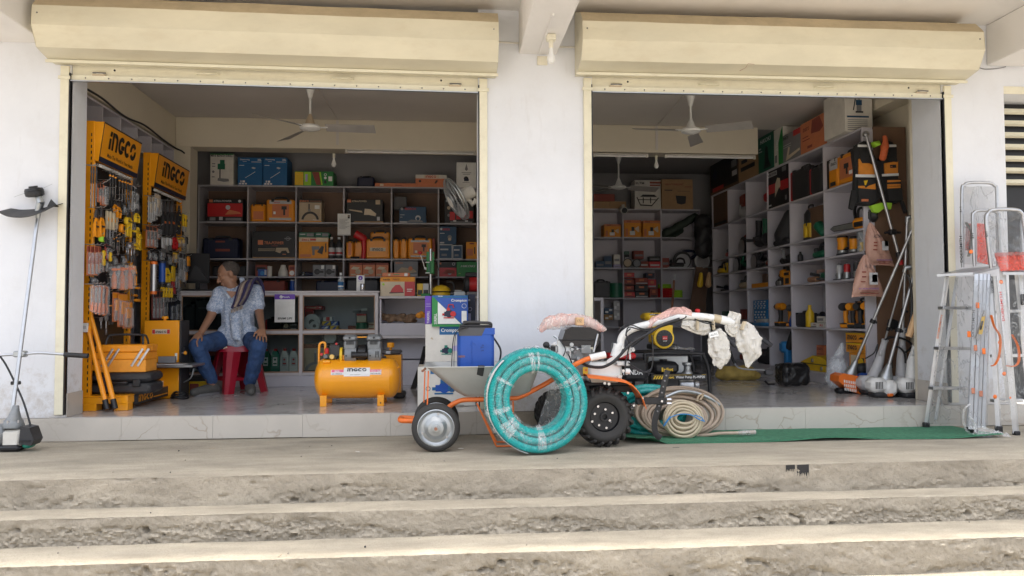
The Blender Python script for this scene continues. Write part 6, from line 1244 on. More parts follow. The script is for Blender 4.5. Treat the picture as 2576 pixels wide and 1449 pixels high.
for i,(k,px)in enumerate((('S1',1457),('E',8),('E',84))):
 if i==1:continue
 jar('oil_bottle',('dark oil bottle with white cap beside the drill carton','','dark oil bottle with white cap standing below the hung notice')[i],'bottle',(P(k,px,1150,y=3.68).x,3.68,Z2),.27,.042,'charcoal','white_plastic','bottle',('light_grey','red'))
jar('oil_bottle','middle dark oil bottle between the two beside the drill carton','bottle',(P('E',14,1150,y=3.66).x+.02,3.68,Z2),.27,.038,'charcoal','white_plastic','bottle',('light_grey','brick_red'))if 0 else None
toolcase('narrow orange case standing on end with a printed spine','E',(155,958,230,1152),yS,.24,'orange',Z2,prints=[('r',.3,.2,.7,.9,'salmon')])
toolcase('orange case half hidden behind the red heat gun','E',(234,958,345,1152),yS+.08,.2,'orange',Z2)
t=T('heat_gun','red heat gun leaning in front of the orange cases','heat gun',at_px('E',290,1150,y=3.60,z=Z2));mb=MB();mb.tube([(-.05,0,.30),(.05,0,.24),(.075,0,.22)],[.05,.048,.03],'red',12);mb.build('body',t);mb=MB();mb.tube([(.05,0,.22),(.055,0,.10),(.045,0,.0)],[.032,.028,.03],'red',10);mb.build('grip',t);mb=MB();mb.tube([(-.10,-.02,.012),(.0,-.02,.012)],[.03,.03],'charcoal',8,flat=.4);mb.build('nozzle_set',t)
toolcase('large orange tool case with a white name label','E',(352,935,597,1152),yS,.12,'orange',Z2,prints=[('r',.18,.38,.82,.56,'cream_card'),('g',.28,.40,.13,.44,'charcoal')])
toolcase('orange tool case standing behind the large case','E',(396,870,597,1000),yS+.15,.12,'orange',Z2+.17)
for i,(a,b)in enumerate(((625,692),(696,772))):toolcase(('slim orange case standing on end left of its twin','slim orange case standing on end beside the labelled case')[i],'E',(a,935,b,1152),yS,.24,'orange',Z2)
toolcase('orange drill case with a pictured label and black handle','E',(778,925,1022,1152),yS,.12,'orange',Z2,prints=[('r',.12,.80,.88,.90,'light_grey'),('r',.22,.24,.80,.78,'salmon'),('r',.56,.56,.74,.70,'charcoal'),('r',.62,.36,.68,.58,'charcoal'),('r',.28,.28,.38,.40,'paper'),('r',.12,.08,.88,.16,'light_grey')])
S('tool_carton','dark orange carton edge right of the pictured drill case',(1025,950,1052,1152),'brick_red',None,Z2,'E')
S('tool_carton','blue carton with pale tool print on the light blue cartons',(1095,832,1266,1003),'bosch_blue',[('c',.1,.86,.07,'light_grey'),('t','BOSCH',.2,.78,.12,.4,'red'),('r',.03,.6,.3,.63,'paper'),('c',.6,.4,.12,'mid_grey'),('c',.6,.28,.09,'beige'),('r',.02,.04,.28,.12,'light_grey')],P('E',1100,1008,y=yS).z,'E')
for i,(a,b)in enumerate(((1087,1226),(1229,1326))):S('tool_carton',('light blue carton under the blue carton','light blue carton wrapped in film, right of its neighbour under the blue carton')[i],(a,1010+8*i,b,1154),'lavender' if 0 else 'sky_blue',[('r',.0,.0,1,1,'light_grey'),('r',.06,.06,.94,.94,'bosch_blue'),('r',.12,.6,.7,.7,'light_grey'),('r',.2,.2,.6,.35,'mid_grey')],Z2,'E')
S('tool_carton','orange carton beside the right frame in the middle row',(1365,986,1478,1154),'box_orange',[('r',.3,.86,.7,.94,'brick_red'),('r',.05,.2,.6,.6,'salmon'),('r',.7,.3,.8,.7,'charcoal')],Z2,'E')
# row 3
S('small_carton','dark red carton beside the white thread spool',(690,1218,808,1328),'brick_red',[('r',.1,.5,.9,.8,'black')],Z3,d=.2)
S('small_carton','small bright blue carton in front of the dark red carton',(716,1262,806,1328),'blue',[('c',.5,.45,.3,'sky_blue'),('r',.75,.2,.98,.9,'light_grey')],Z3,d=.02)if 0 else carton('small_carton','small bright blue carton in front of the dark red carton','carton','S1',(716,1262,806,1330),yS-.02,.018,'blue',[('c',.5,.45,.3,'sky_blue'),('r',.75,.2,.98,.9,'light_grey')],Z3)
jar('thread_spool','straight white thread spool in the lower row','spool',(P('S1',834,1320,y=3.66).x,3.66,Z3),.125,.03,'off_white',None,'can')
jar('thread_cone','fat white thread cone in the lower row','spool',(P('S1',972,1320,y=3.68).x,3.68,Z3),.14,.062,'off_white',None,'cone')
S('small_carton','pink printed carton right of the white thread cone',(1026,1222,1092,1328),'salmon',[('r',.1,.6,.9,.9,'brick_red'),('c',.5,.3,.22,'paper')],Z3,d=.2)
for i,(a,b)in enumerate(((1270,1390),(1396,1500))):S('small_carton',('grey pictured carton in the third hole of the lower row','second grey pictured carton right of its twin in the lower row')[i],(a,1216,b,1326),'mid_grey',[('c',.35,.4,.25,'black'),('r',.3,.3,.9,.5,'charcoal'),('r',.7,.65,.95,.95,'paper')],Z3,d=.2)
tool('grinder','dark angle grinder lying in the third hole of the lower row',(P('S1',1200,1325,y=3.66).x,3.68,Z3),0,.75,'navy','charcoal')
for i,(a,b)in enumerate(((190,319),(323,447),(452,581))):S('small_carton','orange disc carton, %s of three below the large case'%('left','middle','right')[i],(a,1200,b,1322),'salmon',[('r',0,.86,1,1,'brick_red'),('p',[(.1,.55),(.3,.75),(.8,.68),(.6,.5)],'cream_card'),('c',.66,.36,.2,'beige'),('r',.1,.08,.5,.2,'beige')],Z3,'E',.2,grp='orange disc cartons')
S('tool_carton','grey carton with tools pictured in the lower row',(640,1180,880,1324),'mid_grey',[('g',.06,.82,.11,.3,'salmon'),('p',[(.1,.3),(.3,.6),(.8,.5),(.95,.3),(.6,.2)],'beige'),('c',.68,.52,.14,'salmon'),('r',.05,.05,.95,.14,'light_grey')],Z3,'E')
S('tool_carton','dark red saw carton left of the green carton in the lower row',(1085,1186,1266,1332),'black',[('r',0,.0,1,.6,'red'),('c',.84,.85,.1,'light_grey'),('c',.84,.85,.07,'black'),('r',.06,.82,.16,.93,'salmon'),('c',.62,.25,.14,'light_grey'),('p',[(.2,.2),(.5,.5),(.9,.4),(.9,.2)],'brick_red')],Z3,'E')
S('tool_carton','green carton in the lower row behind the drill stand',(1268,1186,1478,1328),'green',[('t','HiKOKI',.2,.64,.14,.66,'light_grey',.2),('r',.1,.2,.2,.23,'lime')],Z3,'E')
for a,c,h,m,lb in((150,'S1',.15,'charcoal','dark tool box'),):pass
toolcase('dark tool box in the lower left hole behind the man','S1',(255,1215,600,1328),yS,.2,'charcoal',Z3,name='tool_box')
# row 4 (behind the counter)
jar('spray_can','blue spray can standing behind the counter','can',(P('S1',1067,1449,y=3.66).x,3.66,Z4),.14,.032,'blue','white_plastic','can')
for i,(px,w,m)in enumerate(((1300,.25,'navy'),(690,.3,'brick_red'))):toolcase(('navy tool case in the row just above the counter','dark red tool case in the row just above the counter')[i],'S1',(px,1365,px+300,1449),yS,.2,m,Z4)
toolcase('dark case above the counter behind the notice post','E',(160,1350,480,1449),yS,.2,'dark_grey',Z4)
# notice paper, hung from a shelf post
t=T('notice_paper','white printed notice with a small portrait hung on the back shelving','notice',at_px('E',135,920,y=3.585));mb=MB();w=.155;h=P('E',135,702,y=3.585).z-t.location.z
mb.sheet(lambda u,v:(-w/2+w*u,.004*math.sin(v*5)-.012*v*0,h*v),4,8,'paper',.001);pg=mb.build('page',t);mb=MB()
for i in range(9):mb.box(-w*.36,-.0062,h*(.30+.055*i),w*(.1+.3*((i*7)%3)/2),-.0055,h*(.30+.055*i)+.003,'mid_grey')
mb.box(w*.28,-.0062,h*.78,w*.44,-.0055,h*.94,'charcoal');mb.box(w*.32,-.0066,h*.86,w*.40,-.006,h*.92,'tan_skin');mb.box(-w*.46,-.0062,h*.02,w*.46,-.0055,h*.045,'light_grey');mb.build('printed_text',pg,0)
# ---- on the counters
CT=.987
t=T('computer_monitor','dark computer monitor seen from behind on the left end of the counter','monitor',at_px('C',290,500,y=2.62,z=CT));mb=MB();a=P('C',197,430,y=2.62);b=P('C',383,197,y=2.62);w=b.x-a.x;h=b.z-a.z
mb.box(-w/2,0,.09,w/2,.02,.09+h,'black',.006);mb.prism([(-w*.45,.12),(w*.45,.12),(w*.1,.09+h*.5),(-w*.1,.09+h*.6)],-.02,0,'charcoal');mb.build('screen',t);mb=MB();mb.box(-.02,-.005,.01,.02,.012,.16,'black');mb.box(-.11,-.06,0,.11,.09,.012,'black',.004);mb.build('stand',t)
mb=MB();mb.box(-.2,-.06,0,.2,.06,.02,'black',.006);o_=mb.build('keyboard');o_.location=at_px('C',330,470,y=2.45,z=CT);tag(o_,'black keyboard on the counter in front of the monitor','keyboard')
jar('water_bottle','clear water bottle standing on the glass counter','bottle',(P('G',2055,80,y=2.5).x,2.5,CT),.20,.030,'bottle_clear','white_plastic','bottle',('box_blue','paper'))
t=T('payment_stand','small white payment stand with a purple round logo on the glass counter','sign',at_px('E',300,1449,y=2.48,z=CT));mb=MB();w=.085;mb.box(-w/2,0,0,w/2,.006,.17,'white_plastic',.002);bd=mb.build('panel',t);mb=MB();mb.cyl((0,-.001,.14),(0,-.002,.14),.024,'purple',18);mb.front('p',-.006,.132,.02,'white_plastic',-.002,.012,.02);mb.front('PhonePe',-.026,.103,.009,'purple',-.001,.052);mb.build('lettering',bd,0)
jar('steel_tumbler','shiny steel tumbler beside the payment stand','tumbler',(P('E',322,1449,y=2.44).x,2.44,CT),.08,.026,'chrome',None,'can')
mb=MB();mb.box(-.11,-.05,0,.11,.05,.018,'charcoal',.004);o_=mb.build('pad_book');o_.location=(P('E',215,1449,y=2.55).x,2.55,CT);tag(o_,'dark note pad lying on the glass counter','note pad')
CS=.932
carton('tool_carton','orange and red planer carton on the white side counter','carton','E',(500,1340,848,1519),2.40,.22,'cream_card',[('r',0,.76,1,1,'box_orange'),('r',.70,0,1,.76,'red'),('t','PORTER',.08,.82,.09,.2,'charcoal'),('t','7052',.34,.83,.09,.2,'brick_red',.3),('p',[(.28,.18),(.34,.40),(.44,.58),(.56,.60),(.66,.36),(.66,.2)],'red'),('p',[(.26,.14),(.68,.16),(.68,.2),(.26,.2)],'charcoal'),('c',.09,.62,.06,'lime'),('r',.77,.34,.93,.38,'paper'),('r',.77,.24,.9,.28,'paper')],CS)
carton('tool_carton','pink spirit level carton lying on the planer carton','carton','E',(522,1296,796,1340),2.42,.12,'salmon',[('c',.25,.5,.36,'beige'),('c',.25,.5,.2,'cream_card'),('r',.40,.4,.62,.6,'green'),('r',.8,.15,.92,.85,'paper')],P('E',600,1340,y=2.42).z+.004)
# green drill stand
o=at_px('I',225,455,y=2.52,z=CS);t=T('drill_stand','green drill press stand with chrome column and red ball lever on the side counter','drill press',o);q=lambda px,py,d=0:P('I',px,py,y=2.52+d)-o
mb=MB();a=q(180,460);b=q(258,440);mb.box(a.x,-.08,.0005,b.x,.12,.03,'green',.005);mb.build('base',t)
mb=MB();c=q(261,75);mb.cyl((c.x,.0,.02),(c.x,0,c.z),.019,'chrome',16);mb.build('column',t)
mb=MB();a=q(215,300);b=q(302,180);mb.box(a.x+.012,-.045,a.z+.015,b.x-.012,.03,b.z,'green',.008);mb.box(a.x+.03,-.055,a.z+.03,a.x+.055,-.044,b.z-.02,'dark_green',.003);a2=q(218,180);b2=q(292,100);mb.box(a2.x+.008,-.012,a2.z,b2.x,.02,b2.z,'green',.003);mb.build('carriage',t)
mb=MB();mb.tube([q(212,240,-.06),q(172,112,-.06)],.006,'chrome',8);mb.cyl(q(205,243,-.06),q(226,243,-.06),.013,'white_plastic',10);mb.build('lever',t)
mb=MB();mb.ball(q(172,110,-.06),.020,'red',14);mb.build('lever_ball',t)
mb=MB()
for py in(190,280):mb=MB();mb.tube([q(215,py,-.05),q(252,py,-.05)],.006,'white_plastic',6);mb.build('clamp_screw',t)
mb=MB();mb.tube(spline([q(292,150,0),q(310,190,0),q(330,260,0)],5),.004,'black',6);mb.tube([q(240,310),q(302,310)],.014,'black',6);mb.build('bracket',t)
o=at_px('I',350,425,y=2.6,z=CS);t=T('safety_helmet','yellow safety helmet with black band behind the drill stand','helmet',o);mb=MB();mb.lathe([(.115,0),(.112,.04),(.095,.085),(.06,.115),(.02,.125)],'yellow',20);mb.lathe([(.13,.0),(.13,.008),(.11,.012)],'yellow',20);mb.build('shell',t);mb=MB();mb.tube([(.116*math.cos(R(a)),-.116*math.sin(R(a)),.05)for a in range(0,181,15)],.012,'black',6,flat=.5);mb.build('band',t)
mb=MB();mb.tube(spline([(.10,-.06,.0),(.14,-.03,.09),(.12,-.02,.15),(.06,0,.16)],5),.012,'charcoal',8);mb.build('ear_loop',t)
o=at_px('I',500,440,y=2.50,z=CS);t=T('bench_vise','grey bench vise on the side counter','vise',o);mb=MB();mb.prism([(-.06,0),(.07,0),(.06,.05),(-.045,.055)],-.05,.05,'galv');mb.box(-.05,-.06,.05,.03,.05,.068,'galv',.006);mb.build('body',t);mb=MB();mb.tube([(-.09,-.02,.03),(-.06,-.02,.03)],.012,'steel',8);mb.build('screw',t)
o=at_px('I',610,400,y=2.55,z=CS);t=T('floor_polisher','red and dark grey polishing machine beside the right frame','machine',o);mb=MB();mb.cyl((-.03,0,.13),(.10,0,.13),.08,'red',20);mb.build('motor',t);mb=MB();mb.lathe([(.06,-.03),(.09,-.01),(.09,.03),(.07,.035)],'charcoal',20,(-.06,0,.13),(1,0,0));mb.build('end_bell',t);mb=MB();mb.box(-.06,-.06,0,.10,.06,.05,'mid_grey',.008);mb.build('base',t);mb=MB();mb.box(-.07,-.03,.21,.09,.03,.26,'charcoal',.01);mb.build('top_handle',t)
for i,px in enumerate((900,960)):carton('small_carton',('small yellow pack left of the drill stand column','small clear pack beside the drill stand column')[i],'pack','E',(px-30,1405,px+28,1500),2.46,.06,('yellow','light_grey')[i],[('r',.1,.1,.9,.5,'charcoal')],CS)
# coat or gloves heap on the lower shelf
o=at_px('H',930,45,y=2.42,z=.649);mb=MB()
for i in range(14):x=-.16+.32*random.random();mb.ball((x,random.uniform(-.04,.1),.02+.05*random.random()),random.uniform(.03,.05),'kraft',8,(1.4,1,.7))
o_=blob(mb,'glove_heap',None,.008,3,.016,22);o_.location=o;tag(o_,'heap of brown work gloves on the shelf of the white side counter','gloves');o_.data.materials[0]=mat('glove_brown',(.22,.14,.085),.85,var=.35,vs=14)
mb=MB();mb.ball((0,0,.05),.035,'box_orange',8,(1.2,1,1));mb.ball((.05,.02,.05),.03,'box_orange',8);mb.ball((.02,.0,.075),.025,'charcoal',8);o_=blob(mb,'rubber_gloves',None,.007,3,.006,20);o_.location=P('I',165,650,y=2.40)-V((0,0,.04));tag(o_,'orange and black rubber gloves on top of the brown heap','gloves')
mb=MB();mb.tube([P('I',215,905,y=2.3),P('I',185,1040,y=2.15),P('I',100,1305,y=1.9)],[.022,.024,.030],'black',8,flat=.3);tag(mb.build('black_strap'),'black webbing strap hanging left of the white cartons to the floor','strap')
# ---- inside the glass counter
gy=2.47;GU,GL=.572,.143
g=lambda nm,lab,rc,m,pr=None,z=None,d=.12,cat='carton',y=gy:carton(nm,lab,cat,'G',rc,y,d,m,pr,z)
for i,(cx,cz,r_,yy)in enumerate(((1708,470,.088,2.50),(1738,520,.050,2.42))):
 c=P('G',cx,cz,y=yy);mb=MB();mb.lathe([(r_*.22,0),(r_,.0),(r_,.012),(r_*.22,.012)],'light_grey',32,(0,0,0),(0,-1,0));ob=mb.build('grinding_wheel');ob.location=(c.x,yy,GU+r_);tag(ob,('large grey grinding wheel standing behind the counter glass','small grey grinding wheel in front of the large one')[i],'grinding wheel');mb=MB();mb.cyl((0,-.0125,0),(0,-.0135,0),r_*.36,'charcoal',20);mb.build('hub_label',ob)
g('small_carton','flat red carton on the red pack behind the counter glass',(1615,283,1832,322),'red',[('r',.1,.35,.65,.65,'beige'),('r',.82,.4,.94,.6,'paper')],P('G',1700,322,y=gy).z,.2,y=2.60)
g('small_carton','red pack left of the large grinding wheel',(1618,326,1720,570),'red',[('r',.1,.7,.9,.9,'brick_red')],GU,.1,y=2.62)
g('small_carton','white and red roll pack on the yellow packs',(1845,415,1952,458),'paper',[('r',.3,0,.7,1,'red')],P('G',1900,462,y=gy).z+.002)
for i,(a,b,c_,d_,m)in enumerate(((1828,468,1930,520,'yellow'),(1935,466,2022,520,'blue'),(1820,522,1920,572,'blue'),(1925,522,2020,572,'yellow'))):g('small_carton','%s pack, %s in the stack behind the counter glass'%(('yellow and blue','blue and white','blue and white','yellow and blue')[i],('upper left','upper right','lower left','lower right')[i]),(a,b,c_,d_),m,[('p',[(.1,.1),(.6,.9),(.9,.9),(.5,.1)],('blue','paper','paper','blue')[i])],GU if i>1 else P('G',1900,520,y=gy).z+.003)
g('small_carton','white and red pack towards the right end of the counter',(2245,376,2362,572),'cream_card',[('r',0,.88,1,1,'red'),('r',0,.0,1,.5,'brick_red')],GU,.1,y=2.6)
jar('wire_reel','dark green reel standing near the right end of the counter','reel',(P('G',2310,560,y=2.44).x,2.44,GU),.085,.062,'dark_green',None,'can')
for i in range(2):g('small_carton',('beige pack at the right end of the counter, on top','beige pack at the right end of the counter, at the bottom')[i],(2385,482+46*i,2470,526+46*i),'cream_card',[('r',.1,.3,.9,.6,'brick_red')],GU if i else P('G',2400,526,y=gy).z+.002)
for i,(a,b,c_,d_,m)in enumerate(((2300,310,2370,340,'paper'),(2200,335,2290,365,'mid_grey'),(2140,520,2230,572,'brick_red'))):g('small_carton',('crumpled white pack high in the right counter bay','grey pack high in the right counter bay','dull red pack on the right counter shelf')[i],(a,b,c_,d_),m,None,None if i<2 else GU,.1,y=2.66)
board(bpy.data.objects['glass_counter'],'inner_shelf',1.50,.25,.735,1.99,.49,.745)if 0 else None
g('tool_carton','hose carton with black top band in the lower right counter bay',(1590,735,2010,1062),'beige',[('r',0,.86,1,1,'black'),('g',.06,.885,.09,.34,'salmon'),('r',.42,.92,.96,.94,'salmon'),('r',0,.84,1,.86,'salmon'),('r',.34,.34,.40,.66,'mid_grey'),('r',.35,.66,.39,.76,'light_grey'),('p',_arc(.42,.02,.36,.34,.09,90,180),'mid_grey'),('r',0,.66,1,.665,'kraft'),('r',0,.46,1,.465,'kraft'),('r',.0,.0,1,.06,'dark_grey')],GL,.22,y=2.46)
tool('saw','dark grey cut-off machine lying on the hose carton',(P('G',1950,700,y=2.6).x,2.6,P('G',1800,738,y=2.46).z+.003),.2,.75,'mid_grey','charcoal')
for i,(px,m,l,c_)in enumerate(((1152,'dark_green',('paper','dark_green'),'red'),(1265,'teal_green',('paper','dark_green'),'red'),(1378,'white_plastic',('light_grey','red'),'red'),(1488,'white_plastic',('light_grey','red'),'red'))):
 jar('engine_oil_bottle',('dark green engine oil bottle nearest the stool','green engine oil bottle, second from the stool','white engine oil bottle beside the green ones','white engine oil bottle nearest the counter post')[i],'bottle',(P('G',px,1085,y=2.43).x,2.43,GL),.245,.043,m,c_,'oil',l)
jar('grease_tub','yellow topped grease tub seen through the legs of the stool','tub',(P('G',680,1060,y=2.5).x,2.5,GL),.13,.05,'mid_grey','yellow','can',('light_grey','blue'))
toolcase('black and red tool case in the counter left of the payment poster','G',(1140,420,1360,575),2.5,.12,'black',GU,edge='red')
g('small_carton','black booklet carton with white print under the payment poster',(1362,480,1536,577),'black',[('c',.18,.6,.26,'beige'),('t','Qualcomm',.45,.66,.16,.45,'light_grey'),('r',.5,.2,.9,.26,'light_grey')],GU,.1)
toolcase('dark box behind the counter glass left of the man','G',(150,240,300,575),2.5,.3,'charcoal',GU,name='computer_case');g('tool_carton','black carton behind the counter glass between monitor and man',(305,200,560,577),'black',[('r',.1,.7,.9,.75,'dark_grey')],GU,.2)
g('tool_carton','dull brown carton low in the counter behind the left knee of the man',(420,830,560,1085),'brick_red',[('r',.1,.6,.9,.8,'charcoal')],GL,.2)
# payment poster (its code square is left blank)
t=T('payment_poster','white payment poster with purple header stuck on the counter glass','poster',at_px('G',1377,478,y=2.325));a=P('G',1252,478,y=2.325);b=P('G',1500,140,y=2.325);w=b.x-a.x;h=b.z-a.z
mb=MB();mb.sheet(lambda u,v:(-w/2+w*u,.003*math.sin(u*4+v*3),h*v),8,10,'paper',.001);sh=mb.build('sheet',t);mb=MB();mb.box(-w/2,-.0045,h*.82,w/2,-.0035,h,'purple');mb.box(-w*.36,-.0045,h*.24,w*.36,-.0038,h*.74,'white_plastic');mb.build('printed_picture',sh,0)
mb=MB();mb.cyl((-w*.18,-.0046,h*.905),(-w*.18,-.0055,h*.905),.016,'white_plastic',16);mb.front('p',-w*.18-.005,h*.905-.006,.014,'purple',-.0055,.009,.03);mb.front('PhonePe',-w*.09,h*.905-.008,.016,'white_plastic',-.0045,w*.33,.02);mb.front('BHIM UPI',-w*.34,h*.10,.022,'charcoal',-.004,w*.68,.01,.25);mb.build('lettering',sh,0)
# ---- fans, bulbs, tubes
mat('fan_blade',(.36,.34,.32),.5)
def ceiling_fan(label,p,top,r,angs,cone='white_plastic'):
 t=T('ceiling_fan',label,'ceiling fan',p);h=top-p[2]
 mb=MB();mb.lathe([(.02,.0),(.06,.008),(.095,.02),(.10,.04),(.085,.055),(.03,.06)],'white_plastic',28,(0,0,-.03));mo=mb.build('motor',t)
 mb=MB();mb.lathe([(.055,.03),(.045,.05),(.022,.11),(.012,.135)],cone,20);mb.build('lower_cone',t)
 mb=MB();mb.cyl((0,0,.1),(0,0,h),.0115,'white_plastic',10);mb.build('down_rod',t)
 mb=MB();mb.lathe([(.018,h-.13),(.048,h-.02),(.05,h-.012)],'white_plastic',20);mb.build('canopy',t)
 for a in angs:
  mb=MB();mb.tf((0,0,.005),R(a));mb.box(.09,-.018,-.004,.17,.018,.004,'white_plastic',.002)
  def bl(u,v):x=.15+(r-.15)*u;wd=.05+.018*u;return(x,(v-.5)*2*wd,-.022*(v-.5)*2-.01*u)
  mb.sheet(bl,8,3,'fan_blade',.004);mb.build('blade',t)
 return t
ceiling_fan('white ceiling fan with a brown lower cone in the left bay',P('D',780,322,y=1.7),CZ,.62,(-2,125,232),'beige')
ceiling_fan('white ceiling fan in the front of the right bay',P('D',1738,330,y=1.7),CZ,.60,(66,187,-32))
ceiling_fan('dim white ceiling fan far back in the right bay',P('L',272,325,y=4.6),CZ,.58,(10,130,200))
def bulb(label,k,px,py,y,holder_top,h):
 p=P(k,px,py,y=y);t=T('light_bulb',label,'bulb',p);mb=MB();r=h*.26
 mb.lathe([(.004,-h),(r*.6,-h*.95),(r,-h*.75),(r*.95,-h*.6),(r*.5,-h*.25),(r*.42,-h*.1),(r*.42,0)],'white_plastic',16);mb.build('glass',t)
 mb=MB();mb.cyl((0,0,0),(0,0,holder_top),r*.55,'ivory',12);mb.build('holder',t);return t
bulb('unlit white bulb hanging below the ceiling beam of the left bay','D',840,397,2.95,.05,.105)
bulb('unlit white bulb hanging below the ceiling beam of the right bay','D',1651,402,2.95,.05,.105)
p=P('D',1386,72,y=-.42);t=bulb('unlit bulb in a cream holder under the porch beam','D',1386,74,-.42,.05,.115)
mb=MB();mb.box(-.034,-.034,.051,.034,.034,.095,'ivory',.008);mb.build('rose',t);t.location.z=2.714-.096
mb=MB();mb.box(t.location.x-.045,-.80,2.703,t.location.x-.030,-.03,2.7145,'soffit_white');mb.box(t.location.x-.05,-.012,2.63,t.location.x+.03,-.003,2.70,'ivory',.003);tag(mb.build('wire_casing'),'white plastic wire casing under the porch beam ending in a small box','conduit')
for lab,a,b in(('unlit fluorescent tube under the ceiling beam of the left bay',868,1198),('unlit fluorescent tube under the ceiling beam of the right bay',1492,1630),('second unlit fluorescent tube under the right bay beam beside the bulb',1672,1900)):
 p=P('D',a,381,y=3.02);q_=P('D',b,385,y=3.02);z=2.588;t=T('tube_light',lab,'tube light',(p.x,3.02,z));mb=MB();mb.cyl((.03,0,0),(q_.x-p.x-.03,0,0),.013,'white_plastic',10);mb.build('tube',t);mb=MB();mb.box(0,-.018,.014,q_.x-p.x,.018,.0265,'off_white',.003);mb.build('batten',t)
 for x in(.012,q_.x-p.x-.012):mb=MB();mb.box(x-.012,-.016,-.016,x+.012,.016,.014,'off_white',.003);mb.build('end_cap',t)
for nm,u,ys in(('left',849,((-1.05,1.75),(-.88,2.985))),('right',1652,((2.22,1.72),(2.40,2.985)))):
 x=P('D',u,345,y=2.99).x;mb=MB();mb.box(x-.014,2.986,2.66,x+.014,2.998,CZ-.004,'inner_white');xa=P('D',(810,1720)[nm=='right'],240,z=CZ).x
 mb.tube([(xa,1.75,CZ-.006),(x,2.985,CZ-.006)],.010,'inner_white',4);tag(mb.build('wire_casing'),'pale wire casing from the ceiling fan down the beam face of the %s bay'%nm,'conduit')
 # wall fan
c=P('E',1272,552,y=1.3);t=T('wall_fan','dusty wall fan turned sideways beside the right frame of the left bay','fan',c)
ax=V((-.86,-.17,-.48)).normalized();rr=.205;mb=MB()
def circ(r_,off,n=40):
 a=ax.cross(V((0,0,1))).normalized();b=a.cross(ax);return[ax*off+a*(math.cos(2*math.pi*i/n)*r_)+b*(math.sin(2*math.pi*i/n)*r_)for i in range(n)]
for r_,off in((rr,-.005),(rr,.02),(rr*.75,.05),(rr*.5,.065),(rr*.28,.07),(rr*.75,-.03),(rr*.45,-.04)):mb.tube(circ(r_,off),.0035 if r_<rr else .006,'galv',5,closed=True)
A0,A1,A2,A3=circ(rr,.02,48),circ(rr*.28,.07,48),circ(rr,-.005,48),circ(rr*.3,-.042,48)
for i in range(48):mb.tube([A0[i],V(circ(rr*.75,.05,48)[i]),A1[i]],.0018,'galv',4);mb.tube([A2[i],A3[i]],.0018,'galv',4)
o_=mb.build('cage',t);mb=MB();mb.cyl(ax*.07,ax*.074,rr*.27,'off_white',20);mb.build('badge',t)
for k in range(3):
 b0=circ(rr*.9,.01,30);mb=MB();mb.add([ax*.01,V(b0[k*10]),V(b0[(k*10+3)%30])+ax*.02,V(b0[(k*10+5)%30])*.8+ax*.03],[(0,1,2),(0,2,3)],'light_grey');mb.build('blade',t)
mb=MB();mb.cyl(ax*-.04,ax*-.17,.068,'off_white',18,.06);mb.build('motor',t)
mb=MB();e_=P('E',1468,560,y=1.3)-c;mb.tube([ax*-.12+V((0,0,-.05)),ax*-.12+V((.04,0,-.10)),V((e_.x,.02,e_.z))],[.022,.026,.03],'off_white',8);mb.box(e_.x,-.03,e_.z-.07,e_.x+.04,.07,e_.z+.07,'off_white',.006);mb.build('bracket',t)
# ================================================================== RIGHT BAY GOODS
XS=3.97
# on top of the side shelving, from the far end
RT=2.496
def rc(nm,lab,k,rect,m,pr=None,z=None,d=.28,xp=XS):return carton(nm,lab,'carton',k,rect,None,d,m,pr,z,None,0,None,xp)
rc('tool_carton','dark carton with red tool picture at the far end of the side shelving','M',(55,648,300,900),'brown_board',[('r',.02,.1,.98,.98,'black'),('r',.1,.08,.5,.2,'red'),('p',[(.2,.9),(.4,.9),(.5,.4),(.3,.3)],'charcoal'),('r',.78,.55,.95,.75,'mid_grey'),('r',.80,.3,.96,.45,'light_grey'),('p',[(.1,.6),(.2,.8),(.3,.6),(.2,.4)],'navy')],RT)
rc('kraft_carton','plain brown carton with a black stripe left of the green carton','M',(305,590,478,790),'kraft',[('r',.12,.40,.82,.56,'black'),('r',.15,.68,.45,.82,'charcoal')],RT)
rc('tool_carton','green tool carton on top of the side shelving','M',(478,405,612,705),'dark_green',[('t','HiKOKI',.14,.76,.11,.66,'paper',.2),('r',.06,.62,.2,.66,'light_grey'),('r',.06,.55,.26,.58,'light_grey'),('p',[(.40,.1),(.44,.5),(.5,.68),(.62,.6),(.66,.3),(.78,.12)],'black'),('r',.36,.08,.8,.14,'charcoal')],RT)
rc('tool_carton','white carton with green corners standing beside the green carton','M',(616,350,690,650),'off_white',[('p',[(.5,0),(1,0),(1,1),(.8,.9),(.5,.6)],'green'),('v','A180',.48,.4,.2,.3,'paper'),('r',.1,.1,.35,.3,'mid_grey')],RT)
rc('tool_carton','grey and orange planer carton on top of the side shelving','M',(690,400,845,620),'mid_grey',[('r',.62,.8,1,1,'red'),('g',.05,.82,.10,.3,'charcoal'),('r',.06,.6,.5,.62,'light_grey'),('r',.06,.52,.5,.54,'light_grey'),('p',[(.2,.05),(.34,.5),(.44,.48),(.36,.2),(.96,.30),(.98,.22),(.4,.08)],'cream_card')],RT)
rc('tool_carton','salmon and brown printed carton left of the vacuum cartons','M',(848,300,1058,545),'salmon',[('p',[(.45,.55),(.5,.95),(.8,.98),(.95,.6),(.8,.5)],'brick_red'),('g',.12,.70,.12,.26,'brick_red'),('r',.1,.5,.35,.53,'brick_red'),('r',.1,.4,.4,.43,'brick_red'),('r',.3,.12,.5,.2,'brick_red')],RT)
VAC=[('l',[(.30,.22),(.40,.60),(.46,.86),(.54,.90),(.60,.80),(.62,.55)],.012,'black'),('r',.52,.42,.78,.54,'bosch_blue'),('r',.55,.22,.76,.42,'mid_grey'),('r',.60,.24,.66,.42,'paper'),('r',.50,.16,.84,.23,'charcoal'),('c',.65,.56,.04,'bosch_blue'),('r',.22,.19,.38,.22,'black')]
